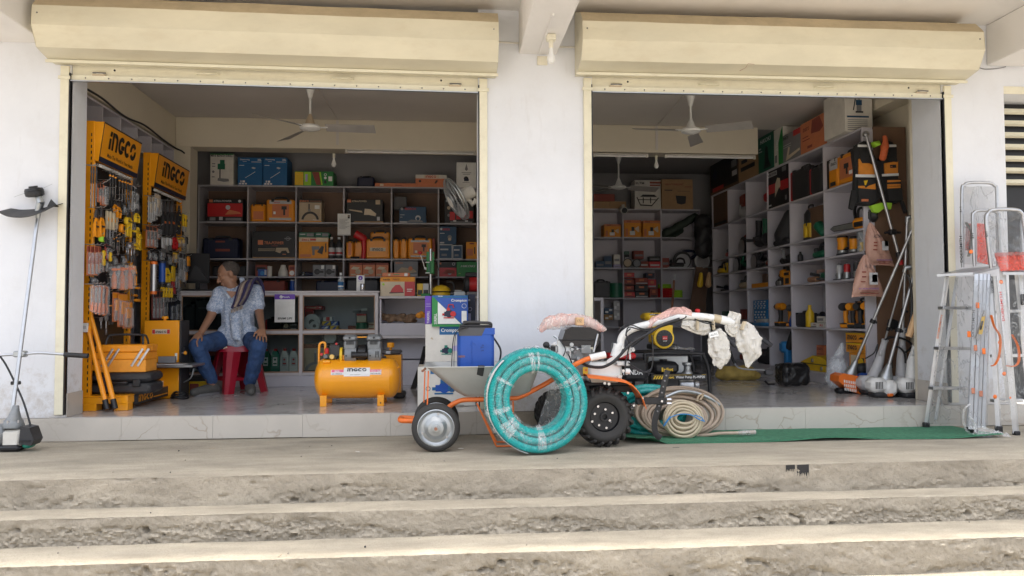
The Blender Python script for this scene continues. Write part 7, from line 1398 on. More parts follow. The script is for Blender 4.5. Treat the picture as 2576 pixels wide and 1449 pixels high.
v1=rc('vacuum_carton','white vacuum cleaner carton with its side face towards the side shelf front','M',(1078,66,1225,440),'off_white',VAC+[('r',.06,.88,.6,.9,'mid_grey')],RT,d=.2)
a=P('M',1240,340,y=1.32);b=P('M',1474,60,y=1.32);hh=CZ-.03-RT
t=T('vacuum_carton','white vacuum cleaner carton with blue print facing the street','carton',((a.x+b.x)/2,1.32,RT));w=b.x-a.x
mb=MB();mb.box(-w/2,0,.001,w/2,.42,hh,'off_white',.003);bx_=mb.build('box',t,0)
_prints(bx_,w,hh,[('r',.40,.62,.62,.74,'bosch_blue'),('r',.42,.48,.60,.62,'mid_grey'),('r',.38,.44,.66,.48,'charcoal'),('r',.06,.33,.86,.37,'bosch_blue'),('p',[(.28,.50),(.40,.92),(.50,.96),(.53,.74),(.50,.74),(.48,.92),(.43,.90),(.32,.50)],'black')]+[('r',.08,.04+.045*i,.80,.055+.045*i,'mid_grey')for i in range(6)],-.001)
# pigeonholes; columns from the near end: 0..5, rows from the top: 0..5
RZ=[2.016,1.541,1.318,1.071,.585,.115];X2=4.10
def yc(c,f):return SRY[c]+(SRY[c+1]-SRY[c])*f
toolcase('black tool case with black and yellow front at the near end of the top hole','M',(1085,590,1172,850),None,.25,'orange',RZ[0],XS,[('r',.0,.0,.2,1,'black'),('r',.22,.62,1,.98,'light_grey'),('g',.40,.76,.10,.55,'charcoal'),('r',.3,.06,.8,.2,'charcoal')])
toolcase('orange drill case with pictured lid beside the tool vest','M',(1176,545,1336,800),None,.12,'orange',RZ[0],XS,[('r',.12,.18,.9,.84,'salmon'),('r',.35,.5,.6,.66,'charcoal'),('r',.46,.3,.55,.5,'charcoal'),('r',.62,.26,.8,.38,'paper')])
toolcase('black tool case with red end rib, left of its twin in the second hole','M',(752,690,925,950),None,.16,'charcoal',RZ[0],XS,edge='red');toolcase('black tool case with red end rib, right of its twin in the second hole','M',(928,660,1034,895),None,.16,'charcoal',RZ[0],XS,edge='red')
rc('tool_carton','black and red grinder carton filling the third hole of the top row','M',(552,715,738,1030),'black',[('r',0,.38,1,.62,'red'),('r',.06,.82,.50,.94,'light_grey'),('t','XTRA POWER',.08,.85,.06,.4,'black'),('p',[(.40,.25),(.42,.6),(.52,.74),(.64,.70),(.66,.5),(.56,.38)],'cream_card'),('p',[(.36,.2),(.60,.48),(.70,.36),(.66,.16)],'charcoal'),('r',.74,.84,.92,.96,'mid_grey'),('r',.06,.06,.24,.10,'light_grey'),('r',.86,.1,.94,.22,'mid_grey')],RZ[0])
tool('stand','red power tool in the fourth hole of the top row',(X2,yc(3,.35),RZ[0]),R(-90),1.15,'red','charcoal');tool('blower','x',(0,0,0))if 0 else None
t=T('sprayer_engine','red and white engine unit in the fifth hole of the top row','engine',(X2,yc(4,.4),RZ[0]),R(-90));mb=MB();mb.box(-.10,-.1,.18,.12,.1,.34,'brick_red',.03);mb.build('cover',t);mb=MB();mb.box(-.12,-.11,.02,.08,.1,.17,'light_grey',.04);mb.build('housing',t);mb=MB();mb.tube(spline([(-.13,-.05,.28),(-.19,-.05,.15),(-.10,-.05,.02)],4),.02,'galv',8);mb.build('pipe',t)
rc('kraft_carton','brown carton filling the far hole of the top row','M',(84,915,200,1190),'brown_board',[('r',.05,.04,.95,.12,'charcoal')],RZ[0])
# row 1
tool('chainsaw','orange and black chainsaw with its bar sticking out of the near hole',(3.99,1.33,RZ[1]),R(-90+180-12)if 0 else R(-78),.95,'orange','black')
tool('pump','yellow and black submersible pump in the second hole of its row',(X2,yc(1,.72),RZ[1]),R(-90),1.18,'yellow','charcoal')
rc('kraft_carton','dark brown carton at the near side of the second hole','M',(912,1035,1030,1300),'brown_board',None,RZ[1],.2,4.06)
mb=MB();cap(mb,(0,-.04,.06),(0,.06,.13),.055,.06,'dark_green');o_=blob(mb,'green_roll',None,.01,3,.006,15);o_.location=(4.03,yc(1,.25),RZ[1]);tag(o_,'dark green rolled glove pack beside the yellow pump','gloves')
t=T('welding_helmet','black welding helmet bag standing in the third hole','helmet',(4.06,yc(2,.38),RZ[1]));mb=MB();cap(mb,(0,.05,.12),(0,-.03,.34),.16,.085,'charcoal');mb.box(-.12,-.2,.0,.12,.22,.07,'charcoal',.02);blob(mb,'shell',t,.012,4,0)
for c,f,lab,m,s in((3,.62,'dark grey angle grinder standing up in the fourth hole','charcoal',1.3),(3,.3,'dark green angle grinder standing up in the fourth hole','dark_green',1.3)):
 t=tool('grinder',lab,(4.04,yc(c,f),RZ[1]+.02),R(-90),s,m,'charcoal');t.rotation_euler=(0,R(-90),R(-90));t.location.z=RZ[1]+.20
tool('saw','dark red circular saw in the fifth hole',(4.06,yc(4,.45),RZ[1]),R(-90),1.25,'brick_red','charcoal');tool('planer','grey and red tool in the far hole',(4.06,yc(5,.3),RZ[1]),R(-90),1.1,'red','mid_grey')
# row 2
tool('sander','larger orange orbital sander at the left of the near hole',(4.04,1.70,RZ[2]),R(-90),.98,'orange','charcoal');tool('sander','smaller orange orbital sander right of the larger one',(4.05,1.50,RZ[2]),R(-60),.82,'orange','charcoal')
t=jar('clear_jar','clear jar of orange fittings beside the sanders','jar',(4.04,1.30,RZ[2]),.20,.062,'bottle_clear','mid_grey','can');mb=MB()
for i in range(8):mb.ball((random.uniform(-.03,.03),random.uniform(-.03,.03),.02+.012*i),.022,'yellow',6)
mb.build('fittings',t)['kind']='stuff'
jar('small_bottle','small dark bottle left of the green tools','bottle',(4.02,yc(1,.86),RZ[2]),.12,.03,'charcoal','black','bottle');tool('planer','green planer in the second hole of the sander row',(4.05,yc(1,.35),RZ[2]),R(-90),1.1,'dark_green','charcoal');tool('jig','x',(0,0,0))if 0 else None
tool('belt','dark belt tool behind the green planer',(4.16,yc(1,.55),RZ[2]),R(-90),.75,'dark_grey','charcoal')
mb=MB();cap(mb,(0,.15,.05),(0,-.12,.07),.045,.062,'charcoal');cap(mb,(0,-.12,.05),(0,-.2,.06),.06,.05,'charcoal');o_=blob(mb,'cloth_pouch',None,.01,3,.005,18);o_.location=(4.05,yc(2,.40),RZ[2]);tag(o_,'black cloth pouch lying in the third hole of the sander row','pouch')
mb=MB();mb.tube(spline([(3.93,yc(2,.42),RZ[2]+.21),(3.95,yc(2,.3),RZ[2]+.16),(3.94,yc(2,.22),RZ[2]+.06)],4),[.004]*4+[.02]*5,'mid_grey',6);tag(mb.build('plug_lead'),'grey lead drooping over the front of the third hole','cable')
tool('saw','dark circular saw in the fourth hole of the sander row',(4.02,yc(3,.72),RZ[2]-.02+.02),R(-90),1.1,'charcoal','dark_grey');tool('grinder','dark red grinder in the fourth hole of the sander row',(4.06,yc(3,.3),RZ[2]),R(-90),1.2,'brick_red','dark_grey')
tool('saw','dark green circular saw in the fifth hole of the sander row',(4.02,yc(4,.65),RZ[2]),R(-90),1.1,'dark_green','charcoal');tool('drill','green drill in the fifth hole of the sander row',(4.06,yc(4,.22),RZ[2]),R(-90),.75,'dark_green','charcoal')
tool('planer','yellow planer in the far hole of the sander row',(4.03,yc(5,.7),RZ[2]),R(-90),1.1,'yellow','charcoal');carton('small_carton','yellow pack standing in the far hole of the sander row','carton','N',(182,268,218,360),None,.1,'yellow',[('r',.2,.3,.8,.6,'charcoal')],RZ[2],None,0,None,4.02)
# row 3
for i,(f,m,dz)in enumerate(((.80,'light_grey',0),(.60,'red',0),(.36,'charcoal',0),(.22,'mid_grey',0),(.06,'charcoal',0))):tool('router',('silver trim router, leftmost of the router row','red trim router, second of the router row','black trim router in the middle of the router row','grey trim router, fourth of the router row','black trim router half behind the pink bag')[i],(4.03,yc(0,f),RZ[3]),R(-90),1.05,m,'dark_grey')
t=tool('grinder','dark green straight grinder with a beige bag in the second hole of the router row',(4.04,yc(1,.22),RZ[3]+.02),R(-90),1.1,'dark_green','charcoal');mb=MB();cap(mb,(0,.1,.035),(0,-.08,.03),.03,.036,'tan_skin');o_=blob(mb,'cloth_sleeve',None,.01,3,.004,20);o_.location=(4.0,yc(1,.42),RZ[3]);tag(o_,'beige cloth sleeve lying in the second hole of the router row','sleeve')
rc('small_carton','clear pink pack at the back of the second hole of the router row','N',(1055,330,1115,420),'pink_bag',None,RZ[3]+.001,.08,4.16)
tool('belt','orange and black belt sander in the third hole of the router row',(4.04,yc(2,.62),RZ[3]),R(-90),.95,'orange','charcoal');rc('small_carton','tall orange and black pack beside the belt sander','N',(745,345,800,490),'box_orange',[('r',.3,.1,.9,.5,'charcoal'),('r',.1,.7,.9,.9,'charcoal')],RZ[3],.1,4.0)
mb=MB();mb.box(-.02,-.28,0,.03,.28,.055,'orange',.006);o_=mb.build('spirit_level',None,0);o_.location=(3.99,yc(3,.42),RZ[3]);tag(o_,'orange spirit level lying in the fourth hole of the router row','spirit level');rc('kraft_board','tall dark board standing in the fourth hole of the router row','N',(545,370,590,478),'brown_board',None,RZ[3],.05,4.12)
tool('planer','beige planer in the fifth hole of the router row',(4.03,yc(4,.4),RZ[3]),R(-90),1.15,'beige','dark_grey');tool('grinder','dark blue grinder in the far hole of the router row',(4.03,yc(5,.45),RZ[3]),R(-90),1.1,'navy','charcoal')
# row 4
for i in range(4):tool('drill',('orange and black drill, leftmost of the drill row','orange and black drill, second of the drill row','orange and black drill, third of the drill row','orange and black drill, rightmost of the drill row')[i],(4.06,yc(0,.72-.185*i),RZ[4]),R(-90-62),1.12,('charcoal','orange','charcoal','orange')[i],('orange','charcoal','charcoal','charcoal')[i])
toolcase('orange tool case standing behind the drill row','N',(1405,600,1500,880),None,.1,'orange',RZ[4],4.16,[('c',.6,.72,.14,'mid_grey'),('r',.4,.7,.8,.76,'red')])
toolcase('black tool case in the second hole of the drill row','N',(842,720,965,885),None,.14,'charcoal',RZ[4],4.0)
jar('bottle_jack','yellow bottle jack in the second hole of the drill row','jack',(4.03,P('N',993,800,x=4.03).y,RZ[4]),.25,.045,'yellow','yellow','bottle')
rc('small_carton','white bearing carton, front left of the carton heap','N',(1000,825,1058,888),'off_white',[('t','NA',.45,.45,.34,.4,'brick_red'),('r',.1,.1,.9,.25,'charcoal')],RZ[4],.1,3.99);rc('small_carton','white carton with red lettering at the right of the carton heap','N',(1062,830,1125,888),'off_white',[('t','RI',.4,.3,.44,.4,'red')],RZ[4],.12,3.99);rc('small_carton','white carton lying on the carton with red lettering','N',(1058,765,1122,826),'off_white',[('r',.1,.3,.9,.7,'mid_grey')],P('N',1062,826,x=3.99).z+.002,.12,4.0)
toolcase('dark tool bag behind the bearing cartons','N',(1030,730,1110,830),None,.1,'navy',RZ[4]+.0,4.16,name='tool_bag')
tool('drill','long orange rotary drill in the third hole of the drill row',(4.02,yc(2,.72),RZ[4]),R(-90),1.25,'orange','charcoal');tool('drill','orange drill right of the long rotary drill',(4.06,yc(2,.42),RZ[4]),R(-120),1.15,'charcoal','orange');jar('blue_jar','dark blue jar in the third hole of the drill row','jar',(4.04,yc(2,.15),RZ[4]),.2,.07,'blue','navy','cone')
for i,(a,b)in enumerate(((705,800),(617,703))):rc('pump_carton',('blue and white patterned carton below its twin','blue and white patterned carton on top of its twin')[i],'N',(462-4*i+6,a,588,b),'sky_blue',[('r',.06+.24*j+.06*(k%2),.1+.22*k,.18+.24*j+.06*(k%2),.22+.22*k,'paper')for j in range(4)for k in range(4)],RZ[4]+.05 if i==0 else P('N',462,704,x=3.99).z+.002,.2,3.99)
mb=MB();mb.box(-.1,-.28,0,.08,.28,.045,'sky_blue',.02);mb.box(-.08,-.2,.03,.0,.1,.09,'light_grey',.02);o_=mb.build('parts_tray');o_.location=(4.03,yc(3,.45),RZ[4]);tag(o_,'blue tray with white parts under the patterned cartons','tray')
rc('small_carton','dark red pack in the fifth hole of the drill row','N',(340,700,392,800),'brick_red',None,RZ[4]+.08,.1,4.08);rc('small_carton','dark green pack in the far hole of the drill row','N',(105,720,215,790),'dark_green',None,RZ[4]+.1,.1,4.08)
# row 5
for i,(a,b,m)in enumerate(((1012,1098,'yellow'),(918,1008,'yellow'))):
 zz=P('N',1340,b,x=4.0).z;rc('tool_carton',('yellow carton, middle of the stack in the bottom near hole','yellow carton, top of the stack in the bottom near hole')[i],'N',(1328+4*(1-i),a,1506,b),'box_orange',[('r',0,.86,1,1,'yellow'),('g',.10,.30,.46,.50,'charcoal'),('p',[(.68,.36),(.8,.6),(.92,.56),(.94,.36)],'charcoal')],zz,.2,4.0)
rc('tool_carton','yellow carton with a black warning print, bottom of the stack','N',(1362,1102,1506,1200),'box_orange',[('r',.1,.4,.55,.9,'cream_card'),('r',.62,.2,.96,.8,'charcoal'),('c',.76,.6,.2,'yellow')],RZ[5],.2,4.0)
t=T('tile_cutter','yellow steel tool chest with sloping lid in the bottom second hole','tool box',(3.99,yc(1,.45),RZ[5]));mb=MB();mb.M=Matrix.Rotation(R(-90),4,'Z');mb.prism([(-.30,0),(.36,0),(.36,.075),(.22,.145),(-.02,.165),(-.30,.085)],.0,.2,'yellow');mb.build('body',t)
mb=MB();mb.M=Matrix.Rotation(R(-90),4,'Z')
for x,z in((-.02,.11),(.18,.035)):mb.box(x-.02,-.012,z-.02,x+.02,.0,z+.02,'steel',.004)
mb.box(-.30,-.006,.070,.36,-.001,.078,'charcoal');mb.build('latch',t)
rc('tool_carton','salmon carton standing behind the yellow tool chest','N',(1056,1034,1128,1200),'salmon',[('g',.12,.78,.12,.7,'brick_red'),('r',.1,.6,.9,.63,'brick_red'),('r',.1,.5,.8,.53,'brick_red')],RZ[5]+.02,.1,4.16)
tool('stand','teal blue cut-off machine on the floor of the third bottom hole',(4.02,yc(2,.40),RZ[5]),R(-90),1.35,'sky_blue','charcoal')
toolcase('black tool box with a grey panel in the fourth bottom hole','N',(498,1056,596,1215),None,.2,'charcoal',RZ[5],XS,[('r',.15,.55,.85,.85,'dark_grey')],name='tool_box');toolcase('dark red tool box in the fifth bottom hole','N',(330,1110,480,1215),None,.2,'brick_red',RZ[5],4.05,name='tool_box')
mb=MB();cap(mb,(0,0,.10),(0,0,.22),.12,.09,'bottle_clear');cap(mb,(0,0,.24),(.05,0,.42),.06,.02,'bottle_clear');o_=blob(mb,'clear_bag',None,.012,3,.012,14);o_.location=P('N',1250,1300,y=1.25);o_.location.z=.02;tag(o_,'clear plastic bag with blue print standing before the bottom near hole','plastic bag')
# tool vest, gloves and bags on the brown end panel
vy=1.06
c=P('M',1530,1000,y=vy);t=T('tool_vest','black and orange tool vest with white stripes hanging on the brown end panel','vest',c);q=lambda px,py,d=0:P('M',px,py,y=vy+d)-c
def panel(name,pts,m,d0,d1,parent,b=0):
 mb=MB();f=[q(px,py)for px,py in pts];n=len(f);mb.add([v+V((0,d0,0))for v in f]+[v+V((0,d1,0))for v in f],[tuple(range(n)),tuple(range(n,2*n))[::-1]]+[(i,i+n,(i+1)%n+n,(i+1)%n)for i in range(n)],m);return mb.build(name,parent,0)
mat('vest_black',(.02,.02,.021),.85,var=.3,vs=18,bump=.4,bs=120);mat('vest_orange',(.66,.24,.03),.8,var=.15,vs=18,bump=.4,bs=120);mat('hi_white',(.72,.72,.70),.5,var=.08,vs=30)
body=panel('body',[(1340,470),(1400,440),(1460,450),(1490,560),(1530,620),(1575,560),(1590,430),(1650,450),(1690,500),(1690,700),(1720,840),(1740,960),(1690,985),(1600,985),(1560,930),(1490,1000),(1430,1005),(1340,995),(1325,900),(1335,700),(1315,560)],'vest_black',0,.06,t)
panel('chest_pocket',[(1350,600),(1470,655),(1500,660),(1500,745),(1350,740)],'vest_orange',-.022,-.001,t);panel('pocket_flap',[(1352,545),(1455,540),(1470,600),(1455,640),(1375,640),(1355,600)],'vest_black',-.035,-.023,t)
panel('chest_pocket',[(1575,640),(1690,620),(1690,740),(1580,735)],'vest_orange',-.022,-.001,t);panel('pocket_flap',[(1600,590),(1670,590),(1680,630),(1610,625)],'vest_black',-.035,-.023,t)
for pts in(((1336,478),(1440,480),(1440,500),(1336,498)),((1592,478),(1670,478),(1672,498),(1594,500)),((1316,738),(1510,740),(1512,765),(1316,762)),((1546,735),(1692,728),(1692,750),(1548,756))):panel('reflective_stripe',pts,'hi_white',-.028,-.0235,t)
panel('lower_pocket',[(1335,780),(1490,780),(1500,975),(1440,1000),(1345,985)],'vest_black',-.03,-.001,t);panel('lower_pocket',[(1585,780),(1710,780),(1730,960),(1600,970)],'vest_black',-.03,-.001,t)
panel('pocket_trim',[(1336,840),(1390,840),(1400,858),(1430,838),(1486,820),(1488,870),(1336,858)],'vest_orange',-.034,-.031,t)
for yy in(790,825,845):panel('pocket_trim',[(1590,yy),(1705,yy-2),(1707,yy+12),(1590,yy+18)],'vest_orange',-.034,-.031,t)
panel('emblem',[(1385,795),(1420,790),(1405,830),(1395,835)],'yellow',-.034,-.031,t);panel('emblem',[(1365,955),(1425,955),(1425,975),(1365,975)],'salmon',-.034,-.031,t);e_=panel('emblem',[(1618,655),(1670,652),(1672,680),(1620,682)],'vest_black',-.026,-.0225,t)
mb=MB();a=q(1622,676);flogo(mb,a.x,a.z,.011,'salmon',.019,-.027);mb.build('lettering',e_,0)
for pts in(((1300,870),(1320,880),(1330,980),(1305,1045),(1272,1030),(1285,950)),((1720,960),(1745,970),(1780,1060),(1760,1075),(1735,1010))):panel('side_strap',pts,'vest_black',-.01,.02,t)
mb=MB();cap(mb,q(1540,600),q(1560,500),.03,.038,'bag_orange');cap(mb,q(1560,500),q(1560,420),.036,.02,'bag_orange');o_=blob(mb,'red_gloves',None,.007,3,.008,20);o_.location=c+V((0,-.05,0));tag(o_,'reddish orange bag of gloves stuffed in the neck of the tool vest','gloves')
for i,pts in enumerate((((1450,1010),(1520,990),(1560,985),(1630,990),(1635,1040),(1560,1035),(1510,1075),(1480,1060)),((1465,455),(1530,440),(1530,480),(1490,500)))):
 mb=MB();f=[q(*p)for p in pts];n=len(f);dy=.03-.06*i*.2;mb.add([v+V((0,-.03+.02*math.sin(j*2),0))for j,v in enumerate(f)]+[v+V((0,.02,0))for v in f],[tuple(range(n)),tuple(range(n,2*n))[::-1]]+[(j,j+n,(j+1)%n+n,(j+1)%n)for j in range(n)],'lime');o_=mb.build('lime_vest',None,20);o_.location=c;tag(o_,('lime green cloth hanging out below the tool vest','lime green cloth showing at the neck of the tool vest')[i],'cloth')
def pbag(label,pts,rads,y,txt,knot):
 c=P('O',*pts[0],y=y);t=T('printed_bag',label,'bag',c);mb=MB();P_=[P('O',*p,y=y)-c for p in pts];cs=spline(P_,6);n=len(cs)-1
 def loft(u,v):
  k=min(int(v*n+.5),n);f=v;a=2*math.pi*u;i=min(int(f*(len(rads)-1)),len(rads)-2);g=f*(len(rads)-1)-i;w=rads[i]*(1-g)+rads[i+1]*g
  th=.010+.055*math.sin(min(1,f*1.05)*math.pi)**.7*min(1,f*2.2);cu=math.cos(a);w*=1+.05*math.cos(a*2);wr=(.010*math.sin(a*9+2*noise.noise(V((u*4,f*3,y))))*(1-f)+.010*noise.noise(V((cu*6,f*9,math.sin(a)*6))))*min(1,f*4)
  return cs[k]+V((cu*w,math.sin(a)*(th+wr),.012*cu*cu*(f>.97)*-1+.006*noise.noise(V((cu*5,2,y)))*(f>.9)))
 mb.sheet(loft,44,30,'pink_bag');mb.build('bag',t,70);mb=MB();k=P('O',*knot,y=y)-c;mb.tube([P_[0],k],.005,'charcoal',6);mb.build('tie',t)
 mb=MB()
 for i,(s,px,py,w,h,col)in enumerate(txt):
  a=P('O',px,py,y=y)-c;yy=-.072
  if s:mb.front(s,a.x,a.z,h,col,yy,w)
  else:mb.box(a.x,yy-.001,a.z,a.x+w,yy,a.z+h,col)
 mb.build('lettering',t,0);return t
pbag('upper pink printed carry bag of the pair hanging at the white shelf edge',[(376,262),(390,330),(415,420),(443,530)],[.010,.045,.080,.112,.124],1.02,[('ALLOW',372,362,.075,.03,'navy'),('',372,395,.035,.012,'brick_red'),('',372,415,.035,.012,'brick_red'),('',368,440,.04,.010,'brick_red'),('',425,440,.06,.085,'light_grey'),('',440,415,.035,.05,'charcoal'),('SRI KARUNA ENTERPRISES',390,505,.15,.014,'purple'),('',400,515,.12,.007,'brick_red'),('',405,525,.10,.006,'brick_red')],(368,180))
pbag('lower pink printed carry bag of the pair hanging at the white shelf edge',[(345,465),(345,540),(355,630),(362,725)],[.014,.055,.092,.128,.150],.97,[('ALLOY',318,548,.06,.028,'navy'),('',298,580,.04,.012,'brick_red'),('',298,610,.04,.012,'brick_red'),('',290,640,.045,.010,'brick_red'),('',345,655,.08,.11,'light_grey'),('',362,640,.05,.07,'charcoal'),('SRI KARUNA ENTERPRISES',278,685,.19,.016,'purple'),('',295,697,.16,.007,'brick_red'),('',290,712,.17,.006,'brick_red')],(342,440))
# ---- far back shelving of the right bay
yB=5.53
f=lambda nm,lab,rect,m,pr=None,z=None,d=.25,y=yB:carton(nm,lab,'carton','L',rect,y,d,m,pr,z)
Q0,Q1,Q2,Q3,Q4=2.325,1.902,1.442,.995,.56
f('brown_case','dark brown case on top of the far shelving at the left',(62,380,238,440),'brick_red',None,P('L',100,440,y=yB).z);f('kraft_carton','brown carton under the dark brown case',(62,443,196,503),'kraft',None,Q0);f('kraft_carton','brown carton beside the one under the dark case',(200,443,335,503),'kraft',None,Q0)
f('machine_carton','grey white carton with a line drawing of a machine on the far shelving',(410,263,628,506),'off_white',[('r',.58,.88,1,.95,'brick_red'),('r',.58,.80,.98,.85,'brick_red'),('t','ELTM',.04,.86,.07,.32,'charcoal'),('r',.04,.68,.5,.70,'mid_grey'),('r',.04,.62,.4,.64,'mid_grey'),('p',[(.06,.40),(.2,.12),(.65,.10),(.92,.38),(.9,.41),(.64,.14),(.22,.16),(.09,.42)],'black'),('p',[(.2,.42),(.3,.5),(.75,.5),(.85,.42)],'charcoal'),('r',.3,.2,.34,.4,'charcoal'),('r',.58,.2,.62,.4,'charcoal'),('r',.12,.31,.86,.335,'black')],Q0)
f('kraft_carton','large brown carton with a dark tank picture on the far shelving',(640,256,900,506),'kraft',[('t','HEAVYWEIGHT',.1,.80,.06,.6,'brick_red'),('r',.74,.74,.96,.76,'brick_red'),('r',.08,.62,.34,.65,'charcoal'),('r',.5,.60,.9,.61,'charcoal'),('p',[(.44,.46),(.78,.44),(.76,.20),(.62,.16),(.48,.2)],'charcoal')],Q0)
t=T('security_camera','white bullet security camera on the far shelving edge','camera',P('L',318,520,y=5.3));mb=MB();mb.cyl((0,.12,.03),(0,-.02,0),.052,'off_white',18);mb.build('housing',t);mb=MB();mb.cyl((0,-.021,-.001),(0,-.024,-.002),.043,'black',18);mb.build('lens',t);mb=MB();mb.box(-.02,.05,.03,.02,.09,.10,'off_white',.006);mb.build('bracket',t)
for i,(a,b,c_)in enumerate(((152,290,637),(321,463,602),(478,625,605))):f('tool_carton',('low orange carton at the left of the far shelving','orange spray gun carton in the middle of the far shelving','orange spray gun carton beside the middle one')[i],(a,c_,b,750),'box_orange',[('r',0,.84,1,1,'salmon'),('g',.14,.87,.10,.26,'brick_red'),('r',.32,.12,.62,.36,'paper'),('r',.42,.36,.58,.6,'charcoal'),('p',[(.6,.5),(.85,.66),(.88,.3),(.8,.3)],'cream_card'),('r',.06,.06,.2,.5,'salmon')],Q1)
mb=MB();cap(mb,P('L',670,720,y=5.6),P('L',920,570,y=5.5),.07,.055,'dark_green');cap(mb,P('L',700,735,y=5.62),P('L',800,690,y=5.6),.06,.05,'dark_green');o_=blob(mb,'tarpaulin_roll',None,.014,3,.012,9);o_.data.materials[0]=mat('tarp',(.03,.05,.035),.6,var=.3,vs=10);tag(o_,'dark green tarpaulin bundle leaning diagonally across a far shelf','tarpaulin')
for i,(a,b,c_,d_,m)in enumerate(((80,948,150,1006,'bosch_blue'),(150,906,214,1006,'bosch_blue'),(230,892,284,975,'off_white'),(232,978,290,1006,'lavender'),(320,866,362,890,'dark_green'),(322,893,362,948,'charcoal'),(402,860,484,930,'brick_red'),(456,950,524,1006,'brick_red'),(530,908,628,950,'black'),(532,953,626,1006,'red'),(642,922,700,1006,'brick_red'))):
 f('small_carton',('low blue pack at the left of the far tool shelf','blue pack in the left bay of the far tool shelf','white pack above a lilac one on the far tool shelf','lilac pack under the white one on the far tool shelf','small green pack on the black pack of the far shelf','black pack with white label on the far shelf','dark red pack on top of the heap in the far shelf','dark red pack with white print low in the far shelf','black and red pack upper right in the far shelf','red pack under the black and red one in the far shelf','dark red can pack in the third bay of the far shelf')[i],(a,c_ if 0 else b,c_,d_),m,[('r',.1,.3,.9,.55,'light_grey' if i in(5,7,9)else 'mid_grey')],Q2 if d_>1000 else P('L',a,d_,y=yB).z,.12)
for i,(px,r_,m)in enumerate(((347,.07,'beige'),(425,.065,'mid_grey'))):c=P('L',px,970,y=5.5);mb=MB();mb.lathe([(.012,0),(r_,0),(r_,.03),(.012,.03)],'charcoal',20,(0,0,0),(0,-1,0));mb.lathe([(.012,.031),(r_*.8,.031),(r_*.8,.033)],m,20,(0,0,0),(0,-1,0));o_=mb.build('wire_spool');o_.location=(c.x,5.52,Q2+r_);tag(o_,('beige labelled spool on edge in the far shelf','grey labelled spool on edge in the far shelf')[i],'spool')
tool('saw','dark circular saw in the third bay of the far shelf',(P('L',830,960,y=5.6).x,5.6,Q2),0,1.3,'navy','charcoal');tool('saw','pale circular saw with shiny blade at the right end of the far shelf',(P('L',995,960,y=5.5).x,5.5,Q2),0,1.1,'mid_grey','light_grey');tool('planer','dark planer lying between the circular saws of the far shelf',(P('L',760,990,y=5.56).x,5.56,Q2),0,1.0,'charcoal','black')
toolcase('grey green tool box low in the far shelving','L',(62,1105,205,1262),yB,.25,'dark_grey',Q3,name='tool_box');jar('green_can','dark green round can beside the grey green tool box','can',(P('L',250,1262,y=5.55).x,5.55,Q3),.22,.10,'dark_green',None,'can');
k=0
for(a,b,c_,d_)in((318,1046,406,1096),(318,1106,404,1152),(318,1158,402,1206),(318,1212,408,1262),(412,1092,520,1146),(412,1152,520,1204),(414,1208,522,1262),(502,1050,578,1090),(522,1104,590,1176),(536,1182,604,1262)):
 f('small_carton','red pack %s of the far shelving'%('first from top in the left pile','second from top in the left pile','third from top in the left pile','lowest in the left pile','top of the dark middle pile','middle of the dark middle pile','bottom of the dark middle pile','small top one of the right pile','middle of the right pile','bottom of the right pile')[k],(a,b,c_,d_),('red','brick_red','brick_red','red','brick_red','black','black','navy','red','brick_red')[k],[('r',.05,.08,.95,.26,'light_grey' if k in(4,6,8)else 'charcoal'),('r',.3,.5,.7,.8,'salmon')],Q3 if d_>1260 else P('L',a,d_,y=yB).z,.16);k+=1
for i,(px,py,m,r_,n_)in enumerate(((672,1165,'lime',.09,3),(685,1225,'red',.12,5),(768,1230,'lime',.09,4))):
 c=P('L',px,1262,y=5.56);mb=MB()
 for j in range(n_):mb.tube([(math.cos(2*math.pi*a/24)*r_,math.sin(2*math.pi*a/24)*r_*.7,.016+.028*j)for a in range(24)],.015,m,6,closed=True)
 o_=mb.build('hose_coil');o_.location=(c.x,5.62,(Q3 if i else P('L',px,1192,y=5.56).z));tag(o_,('lime hose coil on top of the red coil in the far shelf','red hose coil in the far shelf','lime hose coil right of the red coil in the far shelf')[i],'hose')
mb=MB();mb.tube([P('L',720,1420,y=4.6),P('L',742,1115,y=4.8)],.017,'rust',8);mb.tube([P('L',742,1115,y=4.8),P('L',750,1065,y=4.83)],.016,'light_grey',8);tag(mb.build('broom_stick'),'reddish broom stick with a white tip standing in the far part of the bay','stick')
for i,(x0,x1,xt0,xt1,yy)in enumerate(((870,950,930,985,5.30),(925,1010,960,1030,5.36))):
 mb=MB();vs=[P('L',x0,1390,y=yy),P('L',x1,1390,y=yy),P('L',xt1,1000,y=yy+.12),P('L',xt0,1000,y=yy+.12)];mb.add(vs+[v+V((0,.03,0))for v in vs],[(0,1,2,3),(4,7,6,5),(0,4,5,1),(1,5,6,2),(2,6,7,3),(3,7,4,0)],'brown_board');tag(mb.build('board',None,0),('front brown board leaning beside the far shelving','rear brown board leaning beside the far shelving')[i],'board')
mb=MB();cap(mb,P('L',985,620,y=5.3),P('L',985,860,y=5.3),.13,.12,'charcoal');cap(mb,P('L',1000,700,y=5.25),P('L',960,800,y=5.25),.12,.08,'black');o_=blob(mb,'rucksack',None,.016,3,.014,9);tag(o_,'dark rucksack sprayer hanging in the far corner','bag')
for i,px in enumerate((970,1040)):mb=MB();cap(mb,P('L',px,1060,y=5.1),P('L',px-8,1150,y=5.1),.03,.045,'yellow' if i==0 else 'copper');o_=blob(mb,'hanging_pouch',None,.01,2,.004,15);tag(o_,('yellow pouch hanging in front of the brown boards','brown pouch hanging right of the yellow one')[i],'pouch')
